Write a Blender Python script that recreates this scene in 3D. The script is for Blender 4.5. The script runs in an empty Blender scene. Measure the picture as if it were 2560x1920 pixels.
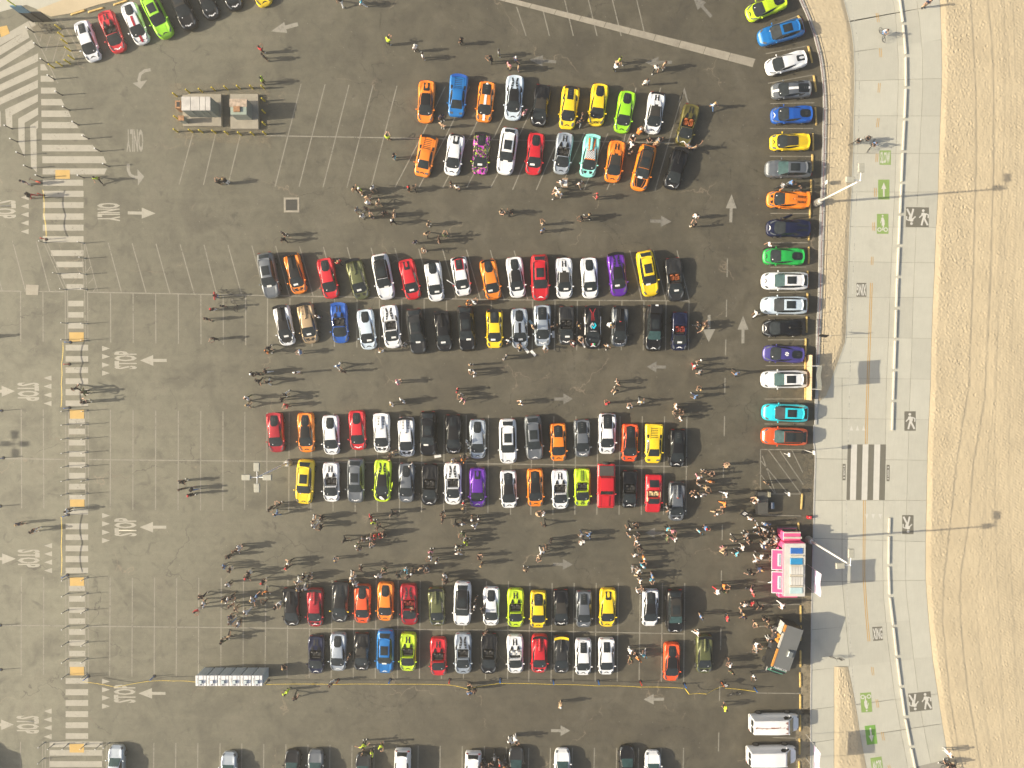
import bpy, bmesh, math, random
import numpy as np
from mathutils import Vector, Matrix, noise

random.seed(7); np.random.seed(7)
D = bpy.data
scene = bpy.context.scene
C = scene.collection

# ------------------------------------------------------------------ camera
F = 1837.0            # focal length in photo pixels (photo 2560 wide)
H = 83.5              # drone height, metres
TILT = math.radians(1.96)
cam = D.cameras.new("camera"); cam.sensor_fit = 'HORIZONTAL'; cam.sensor_width = 36.0
cam.lens = 36.0 * F / 2560.0
cam.clip_start = 1.0; cam.clip_end = 2000.0
camo = D.objects.new("camera", cam); C.objects.link(camo)
camo.location = (0, 0, H); camo.rotation_euler = (-TILT, 0, 0)
scene.camera = camo

# ------------------------------------------------------------------ world, sun, exposure
SUN_EL = math.radians(26.0)
SUN_DIR = Vector((-math.cos(math.radians(4.3)) * math.cos(SUN_EL), -math.sin(math.radians(4.3)) * math.cos(SUN_EL), math.sin(SUN_EL)))
w = D.worlds.new("World"); scene.world = w; w.use_nodes = True
nt = w.node_tree; nt.nodes.clear()
sky = nt.nodes.new("ShaderNodeTexSky"); sky.sky_type = 'NISHITA'; sky.sun_disc = False
sky.sun_elevation = SUN_EL
sky.sun_rotation = math.atan2(SUN_DIR.x, SUN_DIR.y)
sky.air_density = 1.0; sky.dust_density = 4.5; sky.ozone_density = 1.0
bg = nt.nodes.new("ShaderNodeBackground"); bg.inputs[1].default_value = 0.10
wo = nt.nodes.new("ShaderNodeOutputWorld")
nt.links.new(sky.outputs[0], bg.inputs[0]); nt.links.new(bg.outputs[0], wo.inputs[0])
sl = D.lights.new("sun", 'SUN'); sl.energy = 4.9; sl.angle = math.radians(0.5); sl.color = (1.0, 0.885, 0.68)
so = D.objects.new("sun", sl); C.objects.link(so); so.location = (-60, -5, 60)
so.rotation_euler = SUN_DIR.to_track_quat('Z', 'Y').to_euler()
vs = scene.view_settings
vs.view_transform = 'Standard'; vs.look = 'None'; vs.gamma = 1.0; vs.use_curve_mapping = False
vs.exposure = 0.86

# ------------------------------------------------------------------ projection helpers
RX = Matrix.Rotation(-TILT, 3, 'X')
def P(px, py, z=0.0):
    """photo pixel -> world point on the plane z"""
    d = RX @ Vector(((px - 1280) / F, (960 - py) / F, -1.0))
    t = (z - H) / d.z
    return Vector((d.x * t, d.y * t, z))
K = 2212 / 640.0
def N(c, r, x, y):
    """position in one of the sixteen study crops -> photo pixel"""
    if c < 0: return (x, y)
    return (c * 640 + x / K, r * 480 + y / K)
def W(c, r, x, y, z=0.0):
    return P(*N(c, r, x, y), z)

# ------------------------------------------------------------------ materials
MATS = {}
def nodes_of(name):
    m = D.materials.new(name); m.use_nodes = True
    t = m.node_tree; t.nodes.clear()
    o = t.nodes.new("ShaderNodeOutputMaterial"); b = t.nodes.new("ShaderNodeBsdfPrincipled")
    t.links.new(b.outputs[0], o.inputs[0])
    return m, t, b, o
def nd(t, typ, **kw):
    n = t.nodes.new(typ)
    for k, v in kw.items():
        if k.startswith('_'): setattr(n, k[1:], v)
        else: n.inputs[k.replace('__', ' ')].default_value = v
    return n
def ramp(t, fac, stops):
    r = t.nodes.new("ShaderNodeValToRGB"); e = r.color_ramp.elements
    while len(e) < len(stops): e.new(0.5)
    for i, (p, c) in enumerate(stops):
        e[i].position = p; e[i].color = (c, c, c, 1) if not hasattr(c, '__len__') else (*c, 1)
    t.links.new(fac, r.inputs[0]); return r.outputs[0]
def mixc(t, fac, a, b, mode='MIX'):
    m = t.nodes.new("ShaderNodeMix"); m.data_type = 'RGBA'; m.blend_type = mode
    for s, v in ((0, fac), (6, a), (7, b)):
        if hasattr(v, 'links'): t.links.new(v, m.inputs[s])
        elif s == 0: m.inputs[0].default_value = v
        else: m.inputs[s].default_value = (*v, 1)
    return m.outputs[2]
def math_(t, op, a, b=None):
    m = t.nodes.new("ShaderNodeMath"); m.operation = op
    for i, v in enumerate((a, b)):
        if v is None: continue
        if hasattr(v, 'links'): t.links.new(v, m.inputs[i])
        else: m.inputs[i].default_value = v
    return m.outputs[0]
def noise_(t, vec, scale, detail=4, rough=0.55, dist=0.0):
    n = t.nodes.new("ShaderNodeTexNoise"); n.inputs['Scale'].default_value = scale
    n.inputs['Detail'].default_value = detail; n.inputs['Roughness'].default_value = rough; n.inputs['Distortion'].default_value = dist
    t.links.new(vec, n.inputs['Vector']); return n.outputs['Fac']
def pos_(t):
    return t.nodes.new("ShaderNodeNewGeometry").outputs['Position']
def scaled(t, vec, s):
    m = t.nodes.new("ShaderNodeVectorMath"); m.operation = 'MULTIPLY'; m.inputs[1].default_value = s
    t.links.new(vec, m.inputs[0]); return m.outputs[0]

def mat(name, col, rough=0.6, metal=0.0, coat=0.0, var=0.08, scale=3.0, bump=0.0, spec=0.5):
    """plain surface with a little procedural variation of tone"""
    if name in MATS: return MATS[name]
    m, t, b, o = nodes_of(name)
    p = t.nodes.new("ShaderNodeTexCoord").outputs['Object']
    n = noise_(t, p, scale, 3)
    c = mixc(t, ramp(t, n, [(0.3, 0.0), (0.7, 1.0)]), [max(0, v * (1 - var)) for v in col], [min(1, v * (1 + var)) for v in col])
    t.links.new(c, b.inputs['Base Color'])
    b.inputs['Roughness'].default_value = rough; b.inputs['Metallic'].default_value = metal
    b.inputs['Specular IOR Level'].default_value = spec
    b.inputs['Coat Weight'].default_value = coat; b.inputs['Coat Roughness'].default_value = 0.04
    if bump:
        bp = nd(t, "ShaderNodeBump", Strength=bump); bp.inputs['Distance'].default_value = 0.02
        t.links.new(noise_(t, p, scale * 8, 4), bp.inputs['Height']); t.links.new(bp.outputs[0], b.inputs['Normal'])
    MATS[name] = m; return m

PAINT = {  # key: (words, base colour, metallic)
 'white': ('white', (0.74, 0.75, 0.76), 0.0), 'silver': ('silver', (0.42, 0.47, 0.52), 0.55), 'grey': ('grey', (0.16, 0.175, 0.19), 0.5),
 'darkgrey': ('dark grey', (0.036, 0.037, 0.038), 0.3), 'black': ('black', (0.008, 0.008, 0.009), 0.0), 'navy': ('navy blue', (0.010, 0.014, 0.045), 0.2),
 'orange': ('orange', (0.85, 0.23, 0.012), 0.1), 'redorange': ('red orange', (0.78, 0.09, 0.015), 0.1), 'red': ('red', (0.58, 0.008, 0.018), 0.15),
 'crimson': ('crimson', (0.38, 0.006, 0.018), 0.35), 'yellow': ('yellow', (0.86, 0.60, 0.01), 0.05), 'lime': ('lime green', (0.30, 0.68, 0.012), 0.1),
 'acid': ('yellow green', (0.52, 0.72, 0.015), 0.1), 'green': ('green', (0.012, 0.38, 0.06), 0.15), 'blue': ('blue', (0.006, 0.085, 0.40), 0.15),
 'azure': ('bright blue', (0.004, 0.155, 0.46), 0.1), 'cyan': ('cyan', (0.02, 0.62, 0.74), 0.1), 'purple': ('purple', (0.13, 0.02, 0.36), 0.35),
 'violet': ('blue violet', (0.055, 0.045, 0.22), 0.2), 'olive': ('olive green', (0.115, 0.125, 0.045), 0.4), 'gold': ('dark gold', (0.15, 0.13, 0.03), 0.5),
 'tan': ('tan', (0.42, 0.30, 0.17), 0.35), 'mint': ('mint green', (0.28, 0.74, 0.66), 0.0), 'paleblue': ('pale blue', (0.60, 0.70, 0.78), 0.2),
}
def paint(k):
    if k == 'splash': return splash_mat()
    w_, c, mt = PAINT[k]
    dk = k in ('black', 'darkgrey', 'navy')
    return mat('car_paint_' + w_.replace(' ', '_'), c, rough=0.42 if not dk else 0.30, metal=mt, coat=0.8 if not dk else 0.35, var=0.02, spec=0.5 if not dk else 0.35)
def splash_mat():
    if 'splash' in MATS: return MATS['splash']
    m, t, b, o = nodes_of('black_magenta_splash_wrap')
    p = t.nodes.new("ShaderNodeTexCoord").outputs['Object']
    n1 = noise_(t, p, 1.3, 5, 0.7, 1.5)
    n2 = noise_(t, scaled(t, p, (1.3, 1.3, 1.3)), 2.0, 5, 0.7, 2.0)
    c = mixc(t, ramp(t, n1, [(0.50, 0.0), (0.54, 1.0)]), (0.012, 0.012, 0.016), (0.55, 0.03, 0.48))
    c = mixc(t, ramp(t, n2, [(0.56, 0.0), (0.59, 1.0)]), c, (0.55, 0.75, 0.02))
    t.links.new(c, b.inputs['Base Color']); b.inputs['Roughness'].default_value = 0.3; b.inputs['Coat Weight'].default_value = 0.8
    MATS['splash'] = m; return m
def checker_mat():
    if 'checker' in MATS: return MATS['checker']
    m, t, b, o = nodes_of('black_white_checker_print')
    p = t.nodes.new("ShaderNodeTexCoord").outputs['Object']
    ch = nd(t, "ShaderNodeTexChecker", Scale=9.0); t.links.new(p, ch.inputs['Vector'])
    ch.inputs[1].default_value = (0.8, 0.8, 0.8, 1); ch.inputs[2].default_value = (0.06, 0.06, 0.07, 1)
    t.links.new(ch.outputs[0], b.inputs['Base Color']); b.inputs['Roughness'].default_value = 0.35
    MATS['checker'] = m; return m

GLASS = mat('dark_car_glass', (0.022, 0.027, 0.029), rough=0.06, var=0.35, scale=2.2)
GLASS2 = mat('green_tinted_glass', (0.035, 0.075, 0.075), rough=0.06, var=0.35, scale=2.0)
CARBON = mat('black_carbon', (0.012, 0.012, 0.013), rough=0.35, coat=0.1, spec=0.35)
MATTE = mat('black_trim', (0.012, 0.012, 0.013), rough=0.6)
TOP = mat('black_fabric_top', (0.024, 0.022, 0.020), rough=0.9)
RUBBER = mat('rubber', (0.015, 0.015, 0.015), rough=0.85)
RIM = mat('rim_metal', (0.25, 0.25, 0.26), rough=0.35, metal=0.8)
INTERIOR = mat('black_leather', (0.018, 0.017, 0.017), rough=0.7)
ORANGE_L = mat('orange_leather', (0.28, 0.075, 0.02), rough=0.6)
RED_L = mat('red_leather', (0.20, 0.02, 0.012), rough=0.6)
TAN_L = mat('tan_leather', (0.55, 0.45, 0.25), rough=0.6)
WHITE_L = mat('white_leather', (0.65, 0.65, 0.65), rough=0.6)
LAMP = mat('head_lamp_lens', (0.10, 0.11, 0.12), rough=0.12)
TAIL = mat('tail_lamp_lens', (0.30, 0.01, 0.01), rough=0.15)
WHITE = mat('white_print', (0.78, 0.78, 0.78), rough=0.5, var=0.02)
BLACKP = mat('black_print', (0.015, 0.015, 0.016), rough=0.5)
PAPER = mat('white_paper', (0.72, 0.71, 0.68), rough=0.8, var=0.04)

# ------------------------------------------------------------------ object helpers
def new(name, me, m=None, parent=None, loc=None, rot=None):
    o = D.objects.new(name, me); C.objects.link(o)
    if parent is not None: o.parent = parent
    if loc is not None: o.location = loc
    if rot is not None: o.rotation_euler = rot
    if m is not None and me is not None:
        if not me.materials: me.materials.append(m)
        elif me.materials[0] is not m:
            pass
    return o
MESH = {}
def shared(key, builder, m):
    """mesh cached by shape and by material, so that alike parts share one mesh"""
    k = (key, m.name)
    if k in MESH: return MESH[k]
    if key not in MESH: MESH[key] = builder()
    me = MESH[key].copy(); me.materials.clear(); me.materials.append(m)
    MESH[k] = me; return me
def part(parent, name, key, builder, m, loc=None, rot=None, label=None):
    o = D.objects.new(name, shared(key, builder, m)); C.objects.link(o); o.parent = parent
    if loc is not None: o.location = loc
    if rot is not None: o.rotation_euler = rot
    if label: o['label'] = label
    return o
def empty(name, loc, rz=0.0):
    o = D.objects.new(name, None); C.objects.link(o); o.location = loc; o.rotation_euler = (0, 0, rz); o.empty_display_size = 0.3
    return o
def tag(o, label=None, cat=None, group=None, kind=None):
    if label: o['label'] = label
    if cat: o['category'] = cat
    if group: o['group'] = group
    if kind: o['kind'] = kind
    return o
def pydata(verts, faces, smooth=False, name='mesh'):
    me = D.meshes.new(name); me.from_pydata([tuple(v) for v in verts], [], faces); me.update()
    if smooth: me.polygons.foreach_set('use_smooth', [True] * len(me.polygons))
    return me
def bm_mesh(fn, smooth=False):
    bm = bmesh.new(); fn(bm); me = D.meshes.new('mesh'); bm.to_mesh(me); bm.free()
    if smooth: me.polygons.foreach_set('use_smooth', [True] * len(me.polygons))
    return me
def b_box(bm, c, s, rz=0.0, taper=0.0):
    v = []
    for z in (-1, 1):
        k = 1 - taper if z > 0 else 1
        for x, y in ((-1, -1), (1, -1), (1, 1), (-1, 1)):
            p = Vector((x * s[0] / 2 * k, y * s[1] / 2 * k, 0)); p.rotate(Matrix.Rotation(rz, 3, 'Z'))
            v.append(bm.verts.new((c[0] + p.x, c[1] + p.y, c[2] + z * s[2] / 2)))
    for f in ((0, 3, 2, 1), (4, 5, 6, 7), (0, 1, 5, 4), (1, 2, 6, 5), (2, 3, 7, 6), (3, 0, 4, 7)):
        bm.faces.new([v[i] for i in f])
def b_tube(bm, pts, r, n=6, r2=None):
    pts = [Vector(p) for p in pts]; rings = []
    for i, p in enumerate(pts):
        d = (pts[min(i + 1, len(pts) - 1)] - pts[max(i - 1, 0)]).normalized()
        a = d.cross(Vector((0, 0, 1)) if abs(d.z) < 0.9 else Vector((1, 0, 0))).normalized(); b = d.cross(a)
        rr = r if r2 is None else r + (r2 - r) * i / (len(pts) - 1)
        rings.append([bm.verts.new(p + (a * math.cos(2 * math.pi * k / n) + b * math.sin(2 * math.pi * k / n)) * rr) for k in range(n)])
    for i in range(len(rings) - 1):
        for k in range(n):
            bm.faces.new((rings[i][k], rings[i][(k + 1) % n], rings[i + 1][(k + 1) % n], rings[i + 1][k]))
    bm.faces.new(rings[0][::-1]); bm.faces.new(rings[-1])
def b_cyl(bm, c, r, h, n=16, r2=None, axis='Z'):
    r2 = r if r2 is None else r2
    def q(a, rr, z):
        x, y = rr * math.cos(a), rr * math.sin(a)
        return {'Z': (c[0] + x, c[1] + y, c[2] + z), 'X': (c[0] + z, c[1] + x, c[2] + y), 'Y': (c[0] + x, c[1] + z, c[2] + y)}[axis]
    lo = [bm.verts.new(q(2 * math.pi * k / n, r, 0)) for k in range(n)]; hi = [bm.verts.new(q(2 * math.pi * k / n, r2, h)) for k in range(n)]
    for k in range(n): bm.faces.new((lo[k], lo[(k + 1) % n], hi[(k + 1) % n], hi[k]))
    bm.faces.new(lo[::-1]); bm.faces.new(hi)
def box_me(s, taper=0.0, bev=0.0):
    def f(bm):
        b_box(bm, (0, 0, s[2] / 2), s, 0, taper)
        if bev: bmesh.ops.bevel(bm, geom=bm.edges[:], offset=bev, segments=1, affect='EDGES')
    return lambda: bm_mesh(f)
def torus_me(R, r, n=20, m=6, axis='X'):
    def f():
        v = []; fc = []
        for i in range(n):
            a = 2 * math.pi * i / n
            for j in range(m):
                b = 2 * math.pi * j / m; q = R + r * math.cos(b); z = r * math.sin(b)
                v.append((z, q * math.cos(a), q * math.sin(a)) if axis == 'X' else (q * math.cos(a), q * math.sin(a), z))
                fc.append((i * m + j, ((i + 1) % n) * m + j, ((i + 1) % n) * m + (j + 1) % m, i * m + (j + 1) % m))
        return pydata(v, fc, True)
    return f
def flat_poly(pts, z, th=0.0):
    """flat polygon (ngon) facing up from world (x, y) points"""
    ar = sum(pts[i][0] * pts[(i + 1) % len(pts)][1] - pts[(i + 1) % len(pts)][0] * pts[i][1] for i in range(len(pts)))
    if ar < 0: pts = pts[::-1]
    return pydata([(p[0], p[1], z) for p in pts], [tuple(range(len(pts)))])
def slab(pts, z0, z1, bev=0.0):
    ar = sum(pts[i][0] * pts[(i + 1) % len(pts)][1] - pts[(i + 1) % len(pts)][0] * pts[i][1] for i in range(len(pts)))
    if ar < 0: pts = pts[::-1]
    n = len(pts)
    v = [(p[0], p[1], z0) for p in pts] + [(p[0], p[1], z1) for p in pts]
    f = [tuple(range(n, 2 * n)), tuple(range(n - 1, -1, -1))] + [(i, (i + 1) % n, n + (i + 1) % n, n + i) for i in range(n)]
    return pydata(v, f)
def curve_x(pts):
    """x as a function of photo y, along points given in photo pixels"""
    pts = sorted(pts, key=lambda p: p[1]); ys = [p[1] for p in pts]; xs = [p[0] for p in pts]
    def f(y):
        if y < ys[0]: return xs[0] + (xs[1] - xs[0]) / (ys[1] - ys[0]) * (y - ys[0])
        if y > ys[-1]: return xs[-1] + (xs[-1] - xs[-2]) / (ys[-1] - ys[-2]) * (y - ys[-1])
        return float(np.interp(y, ys, xs))
    return f
def smooth_curve(f, win=45):
    return lambda y: sum(f(y + k * win / 3) for k in (-3, -2, -1, 0, 1, 2, 3)) / 7.0
# ================================================================== SETTING
def asphalt_mat():
    m, t, b, o = nodes_of('worn_asphalt')
    p = pos_(t)
    big = noise_(t, p, 0.035, 4, 0.5, 0.6)
    mid = noise_(t, p, 0.22, 6, 0.62, 0.8)
    fine = noise_(t, p, 9.0, 5, 0.7)
    grit = noise_(t, p, 45.0, 3, 0.7)
    # western lanes paler and greener: low-sun brightening painted into the base colour
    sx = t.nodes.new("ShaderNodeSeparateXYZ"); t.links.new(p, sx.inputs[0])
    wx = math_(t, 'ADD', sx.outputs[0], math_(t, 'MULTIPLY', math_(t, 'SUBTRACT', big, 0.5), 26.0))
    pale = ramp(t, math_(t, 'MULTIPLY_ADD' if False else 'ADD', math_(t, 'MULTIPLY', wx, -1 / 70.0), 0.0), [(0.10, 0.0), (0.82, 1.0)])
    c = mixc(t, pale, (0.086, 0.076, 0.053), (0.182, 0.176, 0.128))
    c = mixc(t, ramp(t, big, [(0.35, 0.0), (0.7, 0.45)]), c, (0.088, 0.085, 0.062))
    c = mixc(t, ramp(t, mid, [(0.34, 0.42), (0.52, 0.0)]), c, (0.044, 0.039, 0.030))
    c = mixc(t, ramp(t, mid, [(0.52, 0.0), (0.72, 0.42)]), c, (0.145, 0.130, 0.098))
    c = mixc(t, 1.0, c, ramp(t, fine, [(0.25, 0.80), (0.75, 1.16)]), 'MULTIPLY')
    c = mixc(t, 1.0, c, ramp(t, grit, [(0.25, 0.85), (0.75, 1.15)]), 'MULTIPLY')
    # traffic grain along the aisles
    st = noise_(t, scaled(t, p, (0.05, 0.9, 1)), 1.6, 3, 0.6)
    c = mixc(t, 1.0, c, ramp(t, st, [(0.3, 0.94), (0.7, 1.06)]), 'MULTIPLY')
    # oil and tyre stains
    m2 = noise_(t, p, 1.1, 5, 0.7, 0.6)
    c = mixc(t, 1.0, c, ramp(t, m2, [(0.28, 0.80), (0.5, 1.0), (0.74, 1.15)]), 'MULTIPLY')
    oil = noise_(t, p, 0.62, 4, 0.6, 0.8)
    c = mixc(t, ramp(t, oil, [(0.60, 0.0), (0.72, 0.5)]), c, (0.036, 0.033, 0.027))
    # cracks, some filled with sand
    wv = t.nodes.new("ShaderNodeVectorMath"); wv.operation = 'ADD'
    nz = t.nodes.new("ShaderNodeTexNoise"); nz.inputs['Scale'].default_value = 0.5; nz.inputs['Detail'].default_value = 5
    t.links.new(p, nz.inputs['Vector'])
    sc_ = scaled(t, nz.outputs['Color'], (4.5, 4.5, 0)); t.links.new(p, wv.inputs[0]); t.links.new(sc_, wv.inputs[1])
    vo = t.nodes.new("ShaderNodeTexVoronoi"); vo.feature = 'DISTANCE_TO_EDGE'; vo.voronoi_dimensions = '2D'; vo.inputs['Scale'].default_value = 0.085
    t.links.new(wv.outputs[0], vo.inputs['Vector'])
    crack = ramp(t, vo.outputs['Distance'], [(0.0, 1.0), (0.008, 0.0)])
    mask = ramp(t, noise_(t, p, 0.11, 2), [(0.50, 0.0), (0.58, 0.75)])
    mask2 = ramp(t, noise_(t, scaled(t, p, (1, 1, 3)), 0.17, 2), [(0.54, 0.0), (0.60, 0.6)])
    c = mixc(t, math_(t, 'MULTIPLY', crack, mask), c, (0.030, 0.026, 0.021))
    c = mixc(t, math_(t, 'MULTIPLY', crack, mask2), c, (0.26, 0.21, 0.15))
    # pale specks of grit and litter
    sp = t.nodes.new("ShaderNodeTexVoronoi"); sp.feature = 'F1'; sp.inputs['Scale'].default_value = 1.1; t.links.new(p, sp.inputs['Vector'])
    c = mixc(t, ramp(t, sp.outputs['Distance'], [(0.035, 0.55), (0.06, 0.0)]), c, (0.32, 0.29, 0.24))
    t.links.new(c, b.inputs['Base Color'])
    b.inputs['Roughness'].default_value = 0.72; b.inputs['Specular IOR Level'].default_value = 0.45
    bp = nd(t, "ShaderNodeBump", Strength=0.5); bp.inputs['Distance'].default_value = 0.02
    t.links.new(math_(t, 'ADD', grit, fine), bp.inputs['Height']); t.links.new(bp.outputs[0], b.inputs['Normal'])
    return m
def concrete_mat(name, c1, c2, scale=0.8, stain=0.25):
    m, t, b, o = nodes_of(name)
    p = pos_(t)
    a = noise_(t, p, scale, 6, 0.65); f = noise_(t, p, 20, 4, 0.7)
    oi = t.nodes.new("ShaderNodeObjectInfo").outputs['Random']
    c = mixc(t, ramp(t, a, [(0.3, 0.0), (0.7, 1.0)]), c1, c2)
    c = mixc(t, 1.0, c, ramp(t, oi, [(0.0, 0.93), (1.0, 1.05)]), 'MULTIPLY')
    c = mixc(t, 1.0, c, ramp(t, f, [(0.2, 0.93), (0.8, 1.06)]), 'MULTIPLY')
    br = noise_(t, scaled(t, p, (6, 0.4, 1)), 1.5, 3, 0.6)
    c = mixc(t, 1.0, c, ramp(t, br, [(0.3, 0.965), (0.7, 1.03)]), 'MULTIPLY')
    c = mixc(t, ramp(t, noise_(t, p, 0.35, 5, 0.6), [(0.60, 0.0), (0.72, stain)]), c, [v * 0.62 for v in c1])
    t.links.new(c, b.inputs['Base Color']); b.inputs['Roughness'].default_value = 0.85
    bp = nd(t, "ShaderNodeBump", Strength=0.25); bp.inputs['Distance'].default_value = 0.01
    t.links.new(f, bp.inputs['Height']); t.links.new(bp.outputs[0], b.inputs['Normal'])
    return m
def sand_mat():
    m, t, b, o = nodes_of('beach_sand')
    p = pos_(t)
    a = noise_(t, p, 0.25, 5, 0.6); f = noise_(t, p, 3.5, 6, 0.7); g = noise_(t, p, 60, 2, 0.7)
    c = mixc(t, ramp(t, a, [(0.3, 0.0), (0.7, 1.0)]), (0.46, 0.385, 0.262), (0.51, 0.43, 0.295))
    c = mixc(t, 1.0, c, ramp(t, f, [(0.25, 0.95), (0.75, 1.04)]), 'MULTIPLY')
    c = mixc(t, 1.0, c, ramp(t, g, [(0.25, 0.92), (0.75, 1.07)]), 'MULTIPLY')
    t.links.new(c, b.inputs['Base Color']); b.inputs['Roughness'].default_value = 0.95; b.inputs['Specular IOR Level'].default_value = 0.2
    bp = nd(t, "ShaderNodeBump", Strength=0.35); bp.inputs['Distance'].default_value = 0.03
    t.links.new(f, bp.inputs['Height']); t.links.new(bp.outputs[0], b.inputs['Normal'])
    return m
def worn_paint(name, col, wear=0.42, soft=0.10, dirt=0.5, hi=1.0, lo=0.15, sc=4.0):
    """road paint, worn through to what lies under it"""
    m = D.materials.new(name); m.use_nodes = True; t = m.node_tree; t.nodes.clear()
    o = t.nodes.new("ShaderNodeOutputMaterial"); b = t.nodes.new("ShaderNodeBsdfPrincipled"); tr = t.nodes.new("ShaderNodeBsdfTransparent"); mx = t.nodes.new("ShaderNodeMixShader")
    p = pos_(t)
    n = noise_(t, p, sc, 6, 0.75); n2 = noise_(t, p, 0.5, 3, 0.6)
    k = math_(t, 'ADD', math_(t, 'MULTIPLY', n, 0.7), math_(t, 'MULTIPLY', n2, 0.3))
    fac = ramp(t, k, [(wear - soft, lo), (wear + soft, hi)])
    c = mixc(t, ramp(t, noise_(t, p, 1.2, 5, 0.7), [(0.35, dirt), (0.65, 0.0)]), col, [v * 0.6 for v in col])
    t.links.new(c, b.inputs['Base Color']); b.inputs['Roughness'].default_value = 0.7
    t.links.new(fac, mx.inputs[0]); t.links.new(tr.outputs[0], mx.inputs[1]); t.links.new(b.outputs[0], mx.inputs[2]); t.links.new(mx.outputs[0], o.inputs[0])
    return m

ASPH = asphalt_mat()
SAND = sand_mat()
CONC = concrete_mat('promenade_concrete', (0.43, 0.42, 0.355), (0.47, 0.46, 0.39))
CONC2 = concrete_mat('old_concrete', (0.26, 0.235, 0.19), (0.34, 0.31, 0.25), 1.6, 0.5)
KERBM = concrete_mat('kerb_concrete', (0.36, 0.36, 0.34), (0.45, 0.44, 0.42), 1.6, 0.3)
JOINT = mat('joint_dirt', (0.29, 0.275, 0.235), rough=0.95)
SANDY = worn_paint('drifted_sand_film', (0.34, 0.28, 0.19), 0.60, 0.16, 0.3, 0.6, 0.0, 1.4)
SANDY2 = worn_paint('packed_sand_film', (0.30, 0.25, 0.165), 0.42, 0.14, 0.3, 0.85, 0.1, 1.2)
LINE = worn_paint('faded_stall_paint', (0.255, 0.238, 0.195), 0.38, 0.10)
BAR = worn_paint('crosswalk_paint', (0.35, 0.33, 0.275), 0.36, 0.08, 0.35)
ARROWP = worn_paint('faded_arrow_paint', (0.20, 0.19, 0.165), 0.40, 0.12, 0.3, 0.95, 0.4)
ARROWB = worn_paint('bright_arrow_paint', (0.27, 0.255, 0.215), 0.38, 0.10, 0.3, 1.0, 0.4)
WALKW = worn_paint('white_path_paint', (0.56, 0.545, 0.49), 0.30, 0.06, 0.2, 1.0, 0.8)
WALKD = worn_paint('dark_path_paint', (0.150, 0.142, 0.112), 0.28, 0.06, 0.2, 1.0, 0.85)
GREENP = worn_paint('green_lane_paint', (0.235, 0.345, 0.10), 0.26, 0.06, 0.3)
GREEND = worn_paint('deep_green_lane_paint', (0.16, 0.34, 0.06), 0.26, 0.06, 0.3)
YELP = worn_paint('yellow_centre_paint', (0.50, 0.30, 0.08), 0.30, 0.06, 0.3)
TACT = worn_paint('yellow_tactile_paint', (0.52, 0.335, 0.095), 0.30, 0.06, 0.3)
SKID = worn_paint('tyre_skid_rubber', (0.026, 0.024, 0.020), 0.66, 0.18, 0.5, 0.75, 0.0)
YELC = mat('yellow_painted_concrete', (0.54, 0.38, 0.13), rough=0.8, var=0.25, scale=2.5, bump=0.4)
YELS = mat('yellow_painted_steel', (0.58, 0.45, 0.03), rough=0.5, var=0.15)

# base ground far beyond the frame
g = new('ground', pydata([(-600, -600, -0.06), (600, -600, -0.06), (600, 600, -0.06), (-600, 600, -0.06)], [(0, 1, 2, 3)]), SAND); tag(g, kind='structure')
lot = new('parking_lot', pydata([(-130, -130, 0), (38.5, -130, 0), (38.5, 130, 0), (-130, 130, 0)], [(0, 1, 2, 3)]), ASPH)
tag(lot, kind='structure')

# ---- curves of the promenade, in photo pixels
def cc(lists):
    out = []
    for (r, pts) in lists:
        out += [N(3, r, x, y) for x, y in pts]
    return curve_x(out)
kerbL = cc([(0, [(205, -150), (265, 0), (330, 130), (395, 320), (440, 500), (460, 620), (470, 750), (475, 900), (470, 1100), (465, 1300), (460, 1500)]), (1, [(455, 0), (440, 300), (435, 600), (430, 900), (415, 1200), (410, 1659)]), (2, [(402, 150), (397, 500), (413, 560), (410, 750), (403, 900), (395, 1300), (385, 1659)]), (3, [(378, 400), (375, 800), (372, 1100), (372, 1900)])])
kerbR = cc([(0, [(240, -150), (300, 0), (355, 130), (422, 320), (467, 500), (487, 650), (499, 800), (505, 950), (501, 1200), (492, 1600)]), (1, [(480, 300), (470, 700), (457, 1100), (445, 1300), (436, 1659)]), (2, [(428, 150)])])
pathL = cc([(0, [(620, -150), (655, 0), (690, 130), (720, 250), (740, 400), (748, 600), (748, 800), (742, 1000), (735, 1300), (722, 1659)]), (1, [(705, 300), (695, 600), (683, 900), (672, 1200), (665, 1300), (620, 1430), (555, 1600), (540, 1659)]), (2, [(500, 100), (428, 160)])])
pathR = cc([(0, [(1470, -150), (1485, 0), (1492, 150), (1500, 400), (1503, 600), (1500, 750), (1490, 1000), (1483, 1200), (1475, 1450)]), (1, [(1470, 0), (1462, 150), (1450, 350), (1440, 650), (1425, 950), (1412, 1300)]), (2, [(1405, 0), (1390, 300), (1378, 600), (1370, 1000), (1362, 1400)]), (3, [(1362, 0), (1370, 150), (1390, 400), (1420, 700), (1465, 1000), (1510, 1300), (1545, 1500), (1600, 1800)])])
wallX = cc([(0, [(1125, -150), (1140, 0), (1165, 185), (1190, 462), (1192, 740), (1180, 1015), (1165, 1295), (1152, 1600)]), (1, [(1140, 200), (1130, 450), (1118, 722), (1108, 990), (1100, 1258), (1090, 1528)]), (2, [(1080, 135), (1072, 402), (1050, 1160), (1045, 1320), (1042, 1600)]), (3, [(1050, 162), (1082, 427), (1112, 690), (1145, 950), (1182, 1212), (1232, 1470), (1290, 1750)])])
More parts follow.
